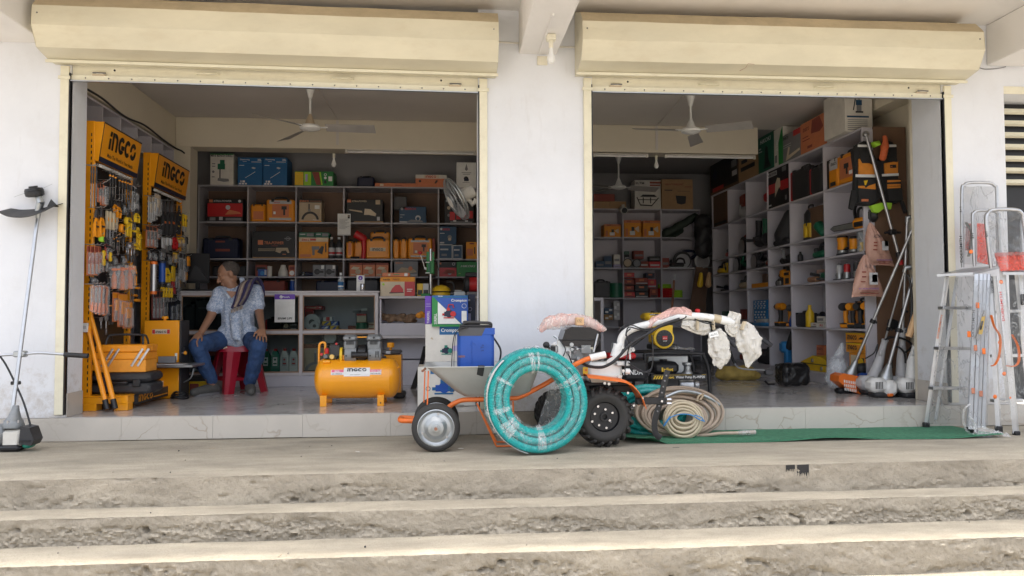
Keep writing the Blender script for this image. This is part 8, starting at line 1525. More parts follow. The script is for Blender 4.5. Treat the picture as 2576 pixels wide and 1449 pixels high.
# small display cabinet behind the tiller, with boxes
t=T('small_cabinet','low white framed cabinet behind the left frame of the right bay','cabinet',(1.55,3.3,0));a=P('L',143,1258,y=3.3);W_=a.x-1.55
board(t,'frame_post',W_-.035,0,0,W_,.04,a.z);board(t,'top_rail',0,0,a.z-.04,W_-.036,.04,a.z);board(t,'counter_top',0,.041,a.z-.02,W_,.45,a.z);board(t,'side_panel',W_-.02,.041,0,W_,.45,a.z-.021);board(t,'shelf_board',0,.041,.42,W_-.021,.44,.44)
for i,(a,b,c_,d_,m)in enumerate(((152,1345,222,1400,'bosch_blue'),(152,1402,222,1449,'kraft'),(230,1290,282,1370,'light_grey'),(230,1375,282,1449,'light_grey'))):f('small_carton',('blue patterned carton behind the small cabinet','kraft carton under the blue patterned carton','grey carton on top of its twin behind the small cabinet','grey carton below its twin behind the small cabinet')[i],(a,b,c_,d_),m,[('r',.1,.2,.45,.5,'paper'),('r',.55,.5,.9,.8,'paper')],None,.2,5.5)
# ================================================================== LEFT RACKS
def rack(label,y0,y1,pxs):
 t=T('display_rack',label,'display rack',(-2.74,y0,0));L_=y1-y0
 # local: x out of the wall, y along the wall
 mb=MB();mb.box(-.02,.0,.02,.0,L_,2.20,'black');mb.build('back_panel',t,0)
 for yy,mm in((0,'machine_orange'),(L_-.03,'machine_orange')):
  mb=MB();mb.box(-.024,yy-.002,.05,.045,yy+.03,2.24,mm,.003);pn=mb.build('side_post',t,0);mb=MB()
  for i in range(44):mb.box(.020,yy-.004,.14+.046*i,.028,yy-.0021,.165+.046*i,'black')
  mb.build('post_slot',pn)['kind']='stuff'
  # header box, deeper at the top
 zt,zb,dt,db=2.235,1.925,.085+.03,.045+.03
 mb=MB();vs=[(x,y,z)for y in(.0,L_)for x,z in((-.02,zb+.02),(db,zb),(dt,zt),(-.02,zt))]
 mb.add(vs,[(0,1,2,3),(4,7,6,5),(0,4,5,1),(1,5,6,2),(2,6,7,3),(3,7,4,0)],'machine_orange');hd=mb.build('header_box',t,0)
 mb=MB();o0=V((db+.001,0,zb));up=V((dt-db,0,zt-zb));ln=up.length;un=up.normalized();uy=V((0,1,0))
 def fr(a0,a1,b0,b1,m,lift):
  nn=uy.cross(un);mb.add([o0+uy*(L_*a)+un*(ln*b)+nn*lift for a,b in((a0,b0),(a1,b0),(a1,b1),(a0,b1))],[(0,1,2,3)],m)
 fr(0,1,0,.13,'navy',.001);fr(0,1,.965,1,'charcoal',.001);fr(0,.015,0,1,'charcoal',.0012)
 logo(mb,o0+uy*(L_*.17)+un*(ln*.40),uy,un,ln*.46,'black',L_*.70,lift=.002);mb.text('Make The World In Your Hands',o0+uy*(L_*.17)+un*(ln*.19),uy,un,ln*.10,'charcoal',L_*.66,.012,lift=.002);mb.build('lettering',hd,0)
 mb=MB();mb.cyl((db-.02,.08,zb-.02),(db-.02,L_-.08,zb-.02),.014,'white_plastic',8);mb.build('lamp_tube',t)
 return t
r1=rack('orange tool display rack near the left jamb under the larger header sign',.40,1.15,None)
r2=rack('second orange tool display rack, deeper in the left bay above the orange saw',1.55,2.42,None)
mb=MB();mb.box(.0,.0,.30,.02,.73,.345,'machine_orange',.003);s_=mb.build('lower_rail',r1,0)
mb=MB();flogo(mb,0,0,.07,'beige',.22);s_=mb.build('lettering',r1,0);s_.location=(.004,.03,.42);s_.rotation_euler=(0,0,R(90))
# goods hung on hooks
def hang(kind,B,m,m2,label,grp,dx=.06,dz=0,X=-2.72):
 """B: centre x, top y, bottom y, width in the close-up of the racks"""
 px,y0,y1,w=B;x=X+dx;a=P('B',px,y0,x=x);b=P('B',px,y1,x=x);h=a.z-b.z;wy=abs(P('B',px+w/2,y0,x=x).y-P('B',px-w/2,y0,x=x).y)
 nm={'driver':'screwdriver','plier':'pliers','pack':'blister_pack','saw':'hand_saw','spray':'spray_bottle','gun':'caulking_gun','brush':'scraper','wrench':'wrench','knife':'utility_knife','tape':'tape_measure','clamp':'clamp'}[kind]
 t=T(nm,label,nm.replace('_',' '),V((x,a.y,a.z+dz)),R(90),grp)
 w=max(.012,wy*(.42 if kind in('gun','spray')else .6 if kind in('driver','tape')else 1))
 def B_(n_,f):mb=MB();f(mb);return mb.build(n_,t)
 if kind!='clamp':B_('hook',lambda q:q.tube([(0,.05,.012),(0,-.03,.010),(0,-.045,.022)],.0028,'steel',5))
 if kind in('driver','brush','knife'):
  L_=h
  if kind=='driver':B_('handle',lambda q:q.lathe([(w*.30,0),(w*.42,-L_*.06),(w*.36,-L_*.2),(w*.44,-L_*.38),(w*.25,-L_*.42)],m,8,(0,-.012,0),(0,0,1)));B_('grip_band',lambda q:q.lathe([(w*.45,-L_*.10),(w*.45,-L_*.16)],m2,8,(0,-.012,0),(0,0,1)));B_('shank',lambda q:q.cyl((0,-.012,-L_*.40),(0,-.012,-L_),max(.004,w*.12),'chrome',6))
  elif kind=='brush':B_('handle',lambda q:q.box(-w*.25,-.022,-h*.55,w*.25,-.004,0,m,.004));B_('blade',lambda q:q.prism([(-w*.2,-h*.55),(w*.2,-h*.55),(w*.5,-h),(-w*.5,-h)],-.016,-.010,m2))
  else:B_('handle',lambda q:q.box(-w*.3,-.024,-h*.7,w*.3,-.002,0,m,.006));B_('blade',lambda q:q.box(-w*.18,-.015,-h,w*.18,-.010,-h*.7,'steel'));B_('slider',lambda q:q.box(-w*.12,-.028,-h*.4,w*.12,-.024,-h*.25,m2,.002))
 elif kind=='plier':
  for s in(-1,1):B_('handle',lambda q:q.tube(spline([(s*w*.10,-.014,-h*.32),(s*w*.42,-.014,-h*.55),(s*w*.36,-.014,-h)],4),[w*.12]*4+[w*.17]*5,m,6))
  B_('jaw',lambda q:q.prism([(-w*.2,-h*.34),(w*.2,-h*.34),(w*.3,-h*.2),(w*.1,0),(-w*.1,0),(-w*.3,-h*.2)],-.022,-.006,'dark_metal'));B_('grip_band',lambda q:q.box(-w*.45,-.026,-h*.66,w*.45,-.020,-h*.60,m2))
 elif kind=='pack':
  B_('card',lambda q:q.box(-w*.5,-.003,-h,w*.5,0,0,m,.002));B_('printed_header',lambda q:q.box(-w*.48,-.0045,-h*.2,w*.48,-.0031,-h*.03,m2));B_('tool',lambda q:(q.box(-w*.2,-.018,-h*.62,w*.2,-.005,-h*.25,m2,.004),q.box(-w*.12,-.014,-h*.94,w*.12,-.006,-h*.6,'steel')));B_('blister',lambda q:q.box(-w*.42,-.026,-h*.97,w*.42,-.004,-h*.21,'pack',.008))
 elif kind=='saw':
  B_('frame',lambda q:q.tube(spline([(-w*.1,-.01,-.01),(w*.42,-.01,-h*.1),(w*.30,-.01,-h*.5),(w*.42,-.01,-h*.9),(-w*.1,-.01,-h)],4),max(.006,w*.08),m,6));B_('grip',lambda q:q.tube([(-w*.15,-.01,-h*.62),(-w*.2,-.01,-h*.95)],max(.008,w*.14),m2,8));B_('blade',lambda q:q.box(-w*.3,-.012,-h*.9,-w*.22,-.008,-.02,'steel'));B_('cover',lambda q:q.box(-w*.5,-.03,-h,w*.5,.0,0,'pack',.006))
 elif kind=='spray':
  B_('bottle',lambda q:q.lathe([(w*.42,-h),(w*.46,-h*.95),(w*.44,-h*.5),(w*.2,-h*.32),(w*.16,-h*.26)],m,12,(0,-.03,0)));B_('trigger_head',lambda q:(q.box(-w*.2,-.05,-h*.24,w*.2,-.01,-h*.1,m2,.006),q.box(-w*.1,-.075,-h*.2,w*.1,-.045,-h*.13,m2,.003)));B_('cover',lambda q:q.box(-w*.5,-.075,-h,w*.5,.0,0,'pack',.01))
 elif kind=='gun':
  B_('barrel',lambda q:q.cyl((0,-.04,-h*.06),(0,-.04,-h*.86),w*.42,m,14));B_('end_cap',lambda q:q.cyl((0,-.04,0),(0,-.04,-h*.08),w*.47,m2,14));B_('end_cap',lambda q:q.cyl((0,-.04,-h*.80),(0,-.04,-h*.88),w*.46,m2,14));B_('nozzle',lambda q:q.tube([(0,-.04,-h*.86),(0,-.04,-h)],[w*.2,w*.06],'dark_grey',8))
 elif kind=='wrench':
  B_('shaft',lambda q:q.box(-w*.18,-.016,-h*.9,w*.18,-.008,-h*.1,m,.003));B_('head',lambda q:q.lathe([(w*.5,-.006),(w*.5,.006)],m,10,(0,-.012,-h*.07),(0,1,0)));B_('grip',lambda q:q.box(-w*.24,-.02,-h,w*.24,-.005,-h*.62,m2,.005))
 elif kind=='tape':B_('case',lambda q:q.box(-w*.5,-.05,-h,w*.5,-.01,-h*.15,m,.012));B_('label',lambda q:q.cyl((0,-.0505,-h*.58),(0,-.052,-h*.58),w*.28,m2,12))
 elif kind=='clamp':B_('bar',lambda q:q.box(-w*.12,-.02,-h,w*.12,-.008,0,m,.002));B_('jaw',lambda q:q.box(-w*.5,-.03,-h*.3,w*.12,-.004,-h*.18,m2,.006));B_('jaw',lambda q:q.box(-w*.5,-.03,-h*.98,w*.12,-.004,-h*.84,m2,.006))
 return t
def H(kind,lst,m,m2,label,grp,dx=.05):
 lst=sorted(lst);n=len(lst);wd=['second','third','fourth','fifth','sixth','seventh','eighth','ninth']
 for i,b in enumerate(lst):
  w='' if n==1 else('leftmost ' if i==0 else 'rightmost ' if i==n-1 else 'middle ' if n==3 else wd[i-1]+' from left, ')
  hang(kind,b,m[i%len(m)]if isinstance(m,list)else m,m2,w+label,grp if n>1 else None,dx+.012*(i%3))
  # near rack
H('driver',[(92,360,610,10),(106,362,612,10),(122,366,600,10)],'charcoal','dark_grey','long black file hanging at the top left of the near rack','black files top left of the near rack')
H('pack',[(148,470,580,22),(166,462,598,22),(182,450,600,22)],'salmon','charcoal','pink-carded blister pack in the top row of the near rack','pink blister packs of the near rack')
H('driver',[(205,395,560,12),(222,402,548,11),(238,410,560,11),(262,430,560,12),(280,436,570,12),(296,440,580,12),(312,444,585,12),(326,450,590,11)],['charcoal','charcoal','black'],'orange','dark screwdriver in clear sleeve in the top row of the near rack','dark screwdrivers top row of the near rack')
H('pack',[(355,480,640,20),(368,490,650,16)],'light_grey','charcoal','pale blister pack at the top right of the near rack','pale blister packs of the near rack')
H('plier',[(122,618,788,26),(154,615,788,26)],'orange','charcoal','long orange and black shears hanging at the left of the near rack','orange shears of the near rack')
H('tape',[(141,778,818,38)],'lime','charcoal','round lime green pack under the orange shears',None)
H('knife',[(186,628,790,16),(206,632,796,16),(226,640,792,16),(244,640,785,14)],'cream_hose','box_orange','wooden chisel in clear sleeve in the second row of the near rack','chisels of the near rack')
H('plier',[(256,575,672,22),(236,570,640,20)],'orange','charcoal','short orange pliers hung in the upper middle of the near rack','short pliers of the near rack');H('tape',[(290,660,712,22)],'yellow','charcoal','small yellow tape measure in the middle of the near rack',None)
H('plier',[(316,625,785,26),(322,640,730,20),(366,620,700,24)],'yellow','charcoal','yellow handled pliers at the right of the near rack','yellow pliers of the near rack')
H('driver',[(228,790,860,9),(244,780,870,9),(262,755,880,9),(286,750,870,9),(252,800,900,9)],'charcoal','orange','slim chrome screwdriver in the middle of the near rack','chrome screwdrivers of the near rack');H('tape',[(262,700,760,34)],'orange','charcoal','orange plumb pack in the middle of the near rack',None);H('clamp',[(372,730,850,60),(386,770,870,40)],'yellow','yellow','yellow bar clamp at the right edge of the near rack','yellow clamps of the near rack')
H('pack',[(82,840,1020,18),(104,842,1022,22),(128,842,1020,22),(150,845,1005,16)],'salmon','brick_red','tall orange-red blister pack at the lower left of the near rack','tall orange-red packs of the near rack')
H('pack',[(198,835,925,34)],'red','charcoal','red-carded pack in the lower middle of the near rack',None);H('knife',[(166,868,1000,20),(206,880,960,14)],'yellow','charcoal','yellow utility knife in the lower middle of the near rack','yellow knives of the near rack');H('wrench',[(316,830,930,18),(336,835,940,18),(352,840,930,16),(305,850,900,14)],'chrome','dark_metal','chrome spanner in the right middle of the near rack','chrome spanners of the near rack');H('plier',[(340,895,985,24),(352,905,1080,20)],'orange','charcoal','orange wrench handle low on the near rack','orange wrenches of the near rack')
H('spray',[(216,960,1100,36),(264,955,1108,38),(310,955,1100,42)],'salmon','deep_orange','salmon oil spray bottle in clear bag on the near rack','oil spray bottles of the near rack',.07)
H('saw',[(102,1080,1240,26),(124,1078,1250,26),(146,1076,1255,28),(172,1080,1258,40)],'salmon','deep_orange','hacksaw in a clear pack low on the near rack','hacksaws of the near rack',.08);H('plier',[(196,1120,1250,26)],'charcoal','orange','black clamp pliers beside the hacksaws',None)
H('pack',[(248,1120,1300,40),(290,1130,1330,60),(320,1180,1340,56)],'salmon','orange','wide clear blister pack with orange tool low on the near rack','wide blister packs of the near rack',.07);H('clamp',[(378,1070,1180,50),(360,1050,1150,44)],'charcoal','orange','black and orange clamp low at the right of the near rack','black clamps of the near rack');H('wrench',[(182,1270,1380,16),(150,1280,1345,14)],'galv','dark_metal','grey spanner hanging at the bottom of the near rack','grey spanners of the near rack');H('driver',[(330,1000,1180,10),(345,1010,1190,10),(300,1120,1290,10)],'charcoal','charcoal','thin black rod tool low on the near rack','black rods of the near rack')
# far rack
H('pack',[(455,545,700,24),(478,545,690,20),(500,530,660,36)],'light_grey','beige','pale blister pack at the top of the far rack','pale packs of the far rack');H('plier',[(535,570,775,24),(560,572,778,24),(584,575,778,24)],'charcoal','deep_orange','black and orange pliers in the top row of the far rack','black pliers of the far rack');H('plier',[(615,640,770,22),(622,600,690,18)],'charcoal','yellow','black and yellow pliers at the right of the far rack','black and yellow pliers of the far rack');H('knife',[(650,650,755,16),(664,655,758,14)],'yellow','charcoal','yellow handled trowel at the right edge of the far rack','yellow trowels of the far rack')
H('pack',[(440,720,850,22),(462,722,852,22),(482,724,855,22),(504,722,800,24)],'salmon','charcoal','pink-carded blister pack in the second row of the far rack','pink packs of the far rack');H('plier',[(594,760,860,26)],'red','red','red handled snips in the middle of the far rack',None);H('brush',[(528,790,910,34),(552,790,880,24),(572,795,870,20)],'light_grey','galv','steel trowel in the middle of the far rack','steel trowels of the far rack');H('pack',[(628,790,850,18),(652,790,850,18),(605,880,945,28)],'kraft','yellow','small pack at the right of the far rack','small packs of the far rack')
H('gun',[(450,935,1160,40)],'alu','deep_orange','silver caulking gun with orange ends on the far rack',None,.08);H('gun',[(502,935,1090,40)],'blue','navy','blue caulking gun beside the silver one on the far rack',None,.08);H('plier',[(548,940,1060,28)],'yellow','charcoal','yellow and black puller pliers on the far rack',None);H('brush',[(588,965,1130,34)],'yellow','red','red pipe wrench with yellow collar on the far rack',None);H('pack',[(640,880,1050,22),(660,885,1060,14)],'light_grey','charcoal','tall clear pack at the right of the far rack','tall clear packs of the far rack');H('knife',[(680,905,990,22),(664,1000,1070,18)],'orange','yellow','orange utility knife at the far right of the far rack','orange knives of the far rack');H('pack',[(475,1115,1285,18),(498,1115,1285,18),(520,1115,1285,18),(542,1115,1270,20)],'brick_red','charcoal','tall dark red pack low on the far rack','dark red packs of the far rack');H('knife',[(516,1090,1180,9),(530,1090,1180,9),(546,1092,1180,9),(562,1094,1180,9),(578,1096,1180,9)],'yellow','charcoal','thin yellow pencil tool low on the far rack','yellow pencils of the far rack');H('pack',[(590,1180,1290,34),(622,1170,1290,34)],'navy','charcoal','dark blue pack low on the far rack','dark blue packs of the far rack')
H('pack',[(452,870,930,24),(480,880,930,24),(520,870,930,26),(566,890,960,24),(566,1050,1120,30),(610,1000,1100,26),(620,1100,1170,22)],'charcoal','mid_grey','dark carded pack filling the far rack','dark packs of the far rack',.03);H('pack',[(230,700,760,26),(296,590,660,26),(340,700,760,26),(190,930,1000,26),(236,900,960,26),(290,900,960,26),(330,1020,1090,26),(230,1120,1180,26),(110,1030,1075,40),(300,740,790,24)],'charcoal','mid_grey','dark carded pack filling the near rack','dark packs of the near rack',.03)
# more tools on the crowded hooks, too alike to tell apart
for side,(xa,xb,ya,yb,sl)in(('near',(90,372,430,1230,.36)),('far',(446,668,590,1160,.34))):
 for i in range(30 if side=='near' else 22):
  px=random.uniform(xa,xb);py=random.uniform(ya,yb)+(px-xa)*sl*(.5 if random.random()<.5 else .2);h=random.uniform(60,120)
  if py+h>1330:continue
  k=random.choice(['plier','driver','pack','knife','wrench']);hang(k,(px,py,py+h,random.uniform(11,20)),random.choice(['charcoal','black','dark_grey','dark_metal']),random.choice(['dark_grey','mid_grey','charcoal']),'dark %s hanging among the crowded packs of the %s rack'%({'plier':'pliers','driver':'screwdriver','pack':'carded tool','knife':'knife','wrench':'spanner'}[k],side),'loose dark tools of the %s rack'%side,random.uniform(.015,.035))
  # ================================================================== FLOOR GOODS OF THE LEFT BAY
  # orange stand base
a=P('B',72,1449,y=.38);o=V((-2.41,.38,0));t=T('rack_base','low orange steel platform in front of the near display rack','platform',o)
mb=MB();L_=.98;D_=.33;zt=.115
mb.box(-D_,0,zt-.012,0,L_,zt,'machine_orange',.003);mb.box(-D_,0,.055,-.001,.012,zt-.013,'machine_orange');mb.box(-.012,.0125,.055,0,L_,zt-.013,'machine_orange');mb.build('deck',t,0)
for y0 in(0,L_-.10):
 for x0 in(-.10,-D_):mb=MB();mb.box(x0,y0,.001,x0+.10,y0+.10*0+.014 if 0 else y0+.10,.054,'machine_orange',.002);mb.build('foot',t,0)
mb=MB();mb.box(.001,.12,.030,.003,.86,.112,'charcoal');pl=mb.build('name_panel',t,0);mb=MB();logo(mb,(.0035,.20,.045),V((0,1,0)),V((0,0,1)),.055,'machine_orange',.30);mb.box(.0036,.52,.05,.0042,.84,.058,'machine_orange');mb.build('lettering',pl,0)
# tool case and cantilever tool box
G2=lambda px,py,y:P('B',px,py,y=y)
c=P('D',330,985,y=.72);o=V((c.x,.62,zt+.001));t=T('tool_case','black moulded tool case lying under the orange cantilever tool box','tool case',o);w=.46
mb=MB();mb.box(-w/2,-.13,.0,w/2,.17,.085,'charcoal',.02);mb.box(-w/2,-.13,.090,w/2,.17,.165,'charcoal',.025);mb.build('shell',t)
for s in(-1,1):mb=MB();mb.box(s*.13-.03,-.145,.055,s*.13+.03,-.128,.115,'black',.006);mb.build('latch',t)
mb=MB();mb.tube(spline([(-.06,-.13,.088),(-.05,-.155,.088),(.05,-.155,.088),(.06,-.13,.088)],4),.010,'black',8);mb.build('handle',t)
o=o+V((.0,.01,.168));t=T('cantilever_tool_box','orange cantilever tool box with silver tray arms and black handle','tool box',o);w=P('D',396,900,y=.6).x-P('D',273,900,y=.6).x;h=.215
mb=MB();mb.box(-w/2,-.12,.0,w/2,.12,h*.46,'box_orange',.005);mb.build('lower_tray',t,0);mb=MB();mb.box(-w/2-.002,-.122,h*.47,w/2+.002,.122,h*.72,'orange',.005);mb.build('middle_tray',t,0);mb=MB();mb.box(-w/2-.004,-.124,h*.73,w/2+.004,-.004,h,'orange',.008);mb.box(-w/2-.004,.0,h*.73,w/2+.004,.124,h,'orange',.008);mb.build('lid',t,0)
for s in(-1,1):
 for dx in(0,.045):
  x=s*(w*.30)+dx-.03;mb=MB();mb.tube([(x,-.128,h*.22),(x+.045,-.130,h*.56),(x+.085,-.128,h*.86)],.009,'alu',4,flat=.3,up=(0,1,.01));mb.build('tray_arm',t)
for yy in(-.06,.06):mb=MB();mb.tube(spline([(-w*.38,yy,h-.01),(-w*.36,yy*.7,h+.05),(-w*.28,yy*.3,h+.075),(w*.28,yy*.3,h+.075),(w*.36,yy*.7,h+.05),(w*.38,yy,h-.01)],4),.0085,'charcoal',8);mb.build('handle',t)
# bolt cutter
o=at_px('B',150,1520,y=.30,z=0.002);o=V((P('D',282,1038,y=.30).x,.30,.012));t=T('bolt_cutter','large bolt cutter with orange tube handles leaning on the near rack','bolt cutter',o);q=lambda k,px,py,y:P(k,px,py,y=y)-o
for i,(pa,pb)in enumerate((((62,1262),(270,1030)),((98,1268),(290,1028)))):
 top=q('B',*pa,.42);bot=q('D',*pb,.28);bot.z=max(bot.z,.0);mid=top.lerp(bot,.55)+V(((-.004,.006)[i],0,0));mb=MB();mb.tube([top,mid],.0165,'orange',10);mb.build('handle',t);mb=MB();mb.tube([mid+(bot-mid)*.001,bot],.019,'orange',10);gr=mb.build('grip',t);mb=MB();mb.tube([mid.lerp(bot,.78),bot],.0205,'black',10);mb.build('grip_end',gr)
for pts in(((55,1262),(38,1200),(25,1165),(40,1135)),((92,1262),(75,1210),(68,1165),(52,1138))):mb=MB();mb.tube([q('B',*p,.43)for p in pts],[.016,.022,.026,.012],'dark_metal',8,flat=.5);mb.build('jaw',t)
mb=MB();c=q('B',55,1335,.38);mb.box(c.x-.03,-.004+c.y,c.z-.035,c.x+.03,c.y+.012,c.z+.035,'paper',.002);mb.box(c.x-.02,c.y-.006,c.z-.01,c.x+.02,c.y-.0045,c.z+.015,'light_grey');mb.build('price_tag',t)
# band saw machine
o=V((P('D',415,1000,y=1.36).x,1.36,.0));t=T('band_saw','orange bench band saw with a grey table between the racks and the man','saw',o);q=lambda px,py,d=0:P('D',px,py,y=1.30+d)-o
a=q(365,912);b=q(455,806);mb=MB();mb.box(a.x,-.10,a.z,b.x,.12,b.z,'machine_orange',.006);mb.box(b.x+.0005,-.10,a.z,b.x+.018,.12,b.z,'charcoal',.004);up=mb.build('upper_cabinet',t)
mb=MB();a2=q(387,840);b2=q(432,828);mb.box(a2.x,-.1025,a2.z,b2.x,-.1015,b2.z,'cream_card');mb.box(a2.x+.002,-.103,a2.z+.003,a2.x+.025,-.1026,b2.z-.003,'red');mb.box(b2.x-.025,-.103,a2.z+.003,b2.x-.002,-.1026,b2.z-.003,'red');flogo(mb,a2.x+.030,a2.z+.008,.020,'charcoal',b2.x-a2.x-.06,-.103);mb.box(q(444,905).x,-.1025,q(444,905).z,q(450,890).x,-.1015,q(450,888).z,'paper');mb.build('name_plate',up,0)
mb=MB();c=q(415,806);mb.lathe([(.012,0),(.012,.012),(.028,.014),(.028,.034),(.02,.038)],'machine_orange',14,c);mb.build('tension_knob',up);mb=MB();c=q(466,888,-.02);mb.ball(c,.016,'machine_orange',10);mb.tube([c,c-V((.05,0,0))],.006,'steel',6);mb.build('lock_knob',t)
a=q(395,1003);b=q(455,925);mb=MB();mb.box(a.x-.08,-.11,.001,b.x,.12,b.z,'machine_orange',.006);mb.box(b.x+.0005,-.11,.001,b.x+.016,.12,b.z,'charcoal',.003);lo=mb.build('lower_cabinet',t);mb=MB();mb.box(a.x+.03,-.1125,a.z+.1,a.x+.07,-.1112,a.z+.16,'cream_card');mb.box(a.x+.035,-.113,a.z+.12,a.x+.065,-.1126,a.z+.15,'red');mb.build('warning_label',lo,0)
mb=MB();a=q(385,922);b=q(502,908);mb.box(a.x,-.26,a.z,b.x,.10,a.z+.022,'galv',.004);mb.box(a.x+.02,-.25,a.z+.0225,b.x-.08,-.13,a.z+.030,'light_grey',.002);tb=mb.build('table',t);mb=MB();a=q(412,912);b=q(455,900);mb.box(a.x,-.20,a.z+.004,b.x,-.17,b.z+.02,'mid_grey',.003);mb.build('fence',tb)
mb=MB();a=q(455,905);mb.box(a.x-.02,-.03,a.z+.03,a.x+.02,.04,q(455,888).z+.06,'black',.004);mb.box(a.x-.03,-.05,q(1,918).z-.05,a.x+.02,.06,q(1,922).z,'charcoal',.01);mb.build('blade_guide',t);mb=MB();mb.tube(spline([q(487,928),q(480,950),q(462,962)],5),.006,'galv',6);mb.build('trunnion',t)
mb=MB()
for i in range(5):mb.tube(spline([V((math.cos(a_)*(.075-.006*i),math.sin(a_)*(.06-.004*i),.012+.012*i+.006*math.sin(a_*2+i)))for a_ in[2*math.pi*j/14 for j in range(15)]],3),.0065,'black',6)
ob=mb.build('power_cable');ob.location=V((P('D',452,995,y=1.22).x,1.22,0));tag(ob,'coiled black power cable on the floor below the orange band saw','cable')
o=V((P('D',495,975,y=1.85).x,1.85,0));t=T('yellow_tool_box','dusty yellow tool box with black lid on the floor behind the shoes of the man','tool box',o);mb=MB();mb.box(-.16,-.1,.001,.16,.1,.11,'yellow',.008);mb.build('body',t);mb=MB();mb.prism([(-.15,.111),(.15,.111),(.12,.155),(-.13,.16)],-.095,.095,'charcoal');mb.build('lid',t)
mb=MB();mb.box(-.03,-.12,.02,.05,-.1005,.09,'brick_red',.004);mb.build('latch',t)
# ---- red plastic stool
o=V((P('D',597,980,y=1.86).x,1.86,0));t=T('plastic_stool','red moulded plastic stool under the seated man','stool',o);hS=.45;SH=hS
mb=MB();rr=.155;rb=.215
def sq(u,r0,rnd=.35):
 a=2*math.pi*u;c,s=math.cos(a),math.sin(a);k=(abs(c)**4+abs(s)**4)**-.25;return V((c*k*r0,s*k*r0,0))
mb.sheet(lambda u,v:sq(u,rr*v)+V((0,0,hS-.012*max(0,v-.9)*10)),40,6,'stool_red',.006);mb.sheet(lambda u,v:sq(u,rr+.012*v)+V((0,0,hS-.012-.05*v)),40,3,'stool_red',.005);mb.build('seat',t)
for i in range(4):
 a=R(-95+90*i);d=V((math.cos(a),math.sin(a),0));s=V((-math.sin(a),math.cos(a),0));mb=MB();top=d*rr*1.18;bot=d*rb*1.30;p=[]
 for f in(0,.5,1):
  c_=top.lerp(bot,f);wv=.085-.030*f;z=hS-.06-(hS-.06)*f;p+=[c_+s*wv-d*.035+V((0,0,z)),c_+s*wv*.35+d*.012+V((0,0,z)),c_-s*wv*.35+d*.012+V((0,0,z)),c_-s*wv-d*.035+V((0,0,z)),c_-s*(wv-.006)-d*.042+V((0,0,z)),c_+s*(wv-.006)-d*.042+V((0,0,z))]
 fs=[]
 for j in(0,6):fs+=[(j+k,j+(k+1)%6,j+6+(k+1)%6,j+6+k)for k in range(6)]
 mb.add(p,fs+[(12,13,14,15,16,17)],'stool_red');mb.build('leg',t)
for i in range(4):
 a=R(-95+90*i);a2=a+R(90);z=.13;f=1-z/hS;r_=rr*1.18+(rb*1.3-rr*1.18)*f-.012;p0=V((math.cos(a)*r_,math.sin(a)*r_,z));p1=V((math.cos(a2)*r_,math.sin(a2)*r_,z));mb=MB();mb.frame(p0,p1-p0);mb.box(.02,-.004,-.014,(p1-p0).length-.02,.004,.014,'stool_red',.002);mb.build('stretcher',t)
mb=MB();c=P('G',660,790,y=1.70)-o;mb.cyl((c.x,c.y,c.z),(c.x,c.y-.002,c.z),.020,'cream_card',14);mb.build('round_sticker',t)
# ================================================================== THE SEATED MAN
Y=1.78
def C(px,py,d=0):return P('C',px,py,y=Y+d)
base=V((C(570,900).x,Y,0));man=T('person','seated man in pale blue patterned shirt and jeans looking down to his right','person',base)
def q(px,py,d=0):return C(px,py,d)-base
sk=MB();m='skin'
pelvis=q(610,850,.04);chest=q(600,620,.03);neckb=q(575,500,.02);
shL=q(468,520,.0);shR=q(738,505,.05)
elL=q(392,700,-.10);wrL=q(312,835,-.27);elR=q(770,660,.02);wrR=q(795,800,-.24)
kneeL=q(290,925,-.30);ankL=q(400,1215,-.20);kneeR=q(765,925,-.30);ankR=q(700,1225,-.16)
hipL=pelvis+V((-.09,.02,-.02));hipR=pelvis+V((.09,.02,-.02))
# torso, limbs
cap(sk,pelvis,q(605,720,.04),.125,.125,m);cap(sk,q(605,720,.04),chest,.125,.135,m);cap(sk,chest+V((-.08,0,.02)),chest+V((.09,.02,.03)),.10,.10,m);cap(sk,shL,shR,.06,.06,m);cap(sk,neckb+V((.01,.01,-.02)),q(545,440,.0),.058,.054,m)
for s,e,w in((shL,elL,wrL),(shR,elR,wrR)):cap(sk,s,e,.056,.041,m);cap(sk,e,w,.040,.027,m)
for h_,k_,a_ in((hipL,kneeL,ankL),(hipR,kneeR,ankR)):cap(sk,h_,k_,.082,.058,m);cap(sk,k_,a_,.056,.040,m)
# head: turned to the left of the picture and bowed
hc_=q(530,368,.0);fw=V((-.88,-.36,-.38)).normalized();rt_=fw.cross(V((0,0,1))).normalized();up_=rt_.cross(fw)
def hd(f,r,u):return hc_+fw*f+rt_*r+up_*u
def ell_(c,rf,rr_,ru,n=18):
 vs0=len(sk.v);sk.ball((0,0,0),1,m,n);
 for i in range(vs0,len(sk.v)):v=sk.v[i];sk.v[i]=V(c)+fw*(v.x*rf)+rt_*(v.y*rr_)+up_*(v.z*ru)
ell_(hd(-.012,0,.028),.098,.076,.085);ell_(hd(.030,0,-.035),.062,.060,.078);ell_(hd(.046,0,-.088),.034,.034,.026);ell_(hd(.0,0,-.06),.062,.060,.05)
cap(sk,hd(.088,0,.005),hd(.112,0,-.038),.010,.016,m,10);ell_(hd(.098,.014,-.040),.011,.009,.008,8);ell_(hd(.098,-.014,-.040),.011,.009,.008,8)
cap(sk,hd(.082,-.038,.022),hd(.084,.038,.022),.012,.012,m,10);cap(sk,hd(.080,-.042,.013),hd(.080,-.022,.013),.0085,.0085,m,8);cap(sk,hd(.080,.042,.013),hd(.080,.022,.013),.0085,.0085,m,8);ell_(hd(.070,.040,-.018),.02,.022,.018,10);ell_(hd(.070,-.040,-.018),.02,.022,.018,10)
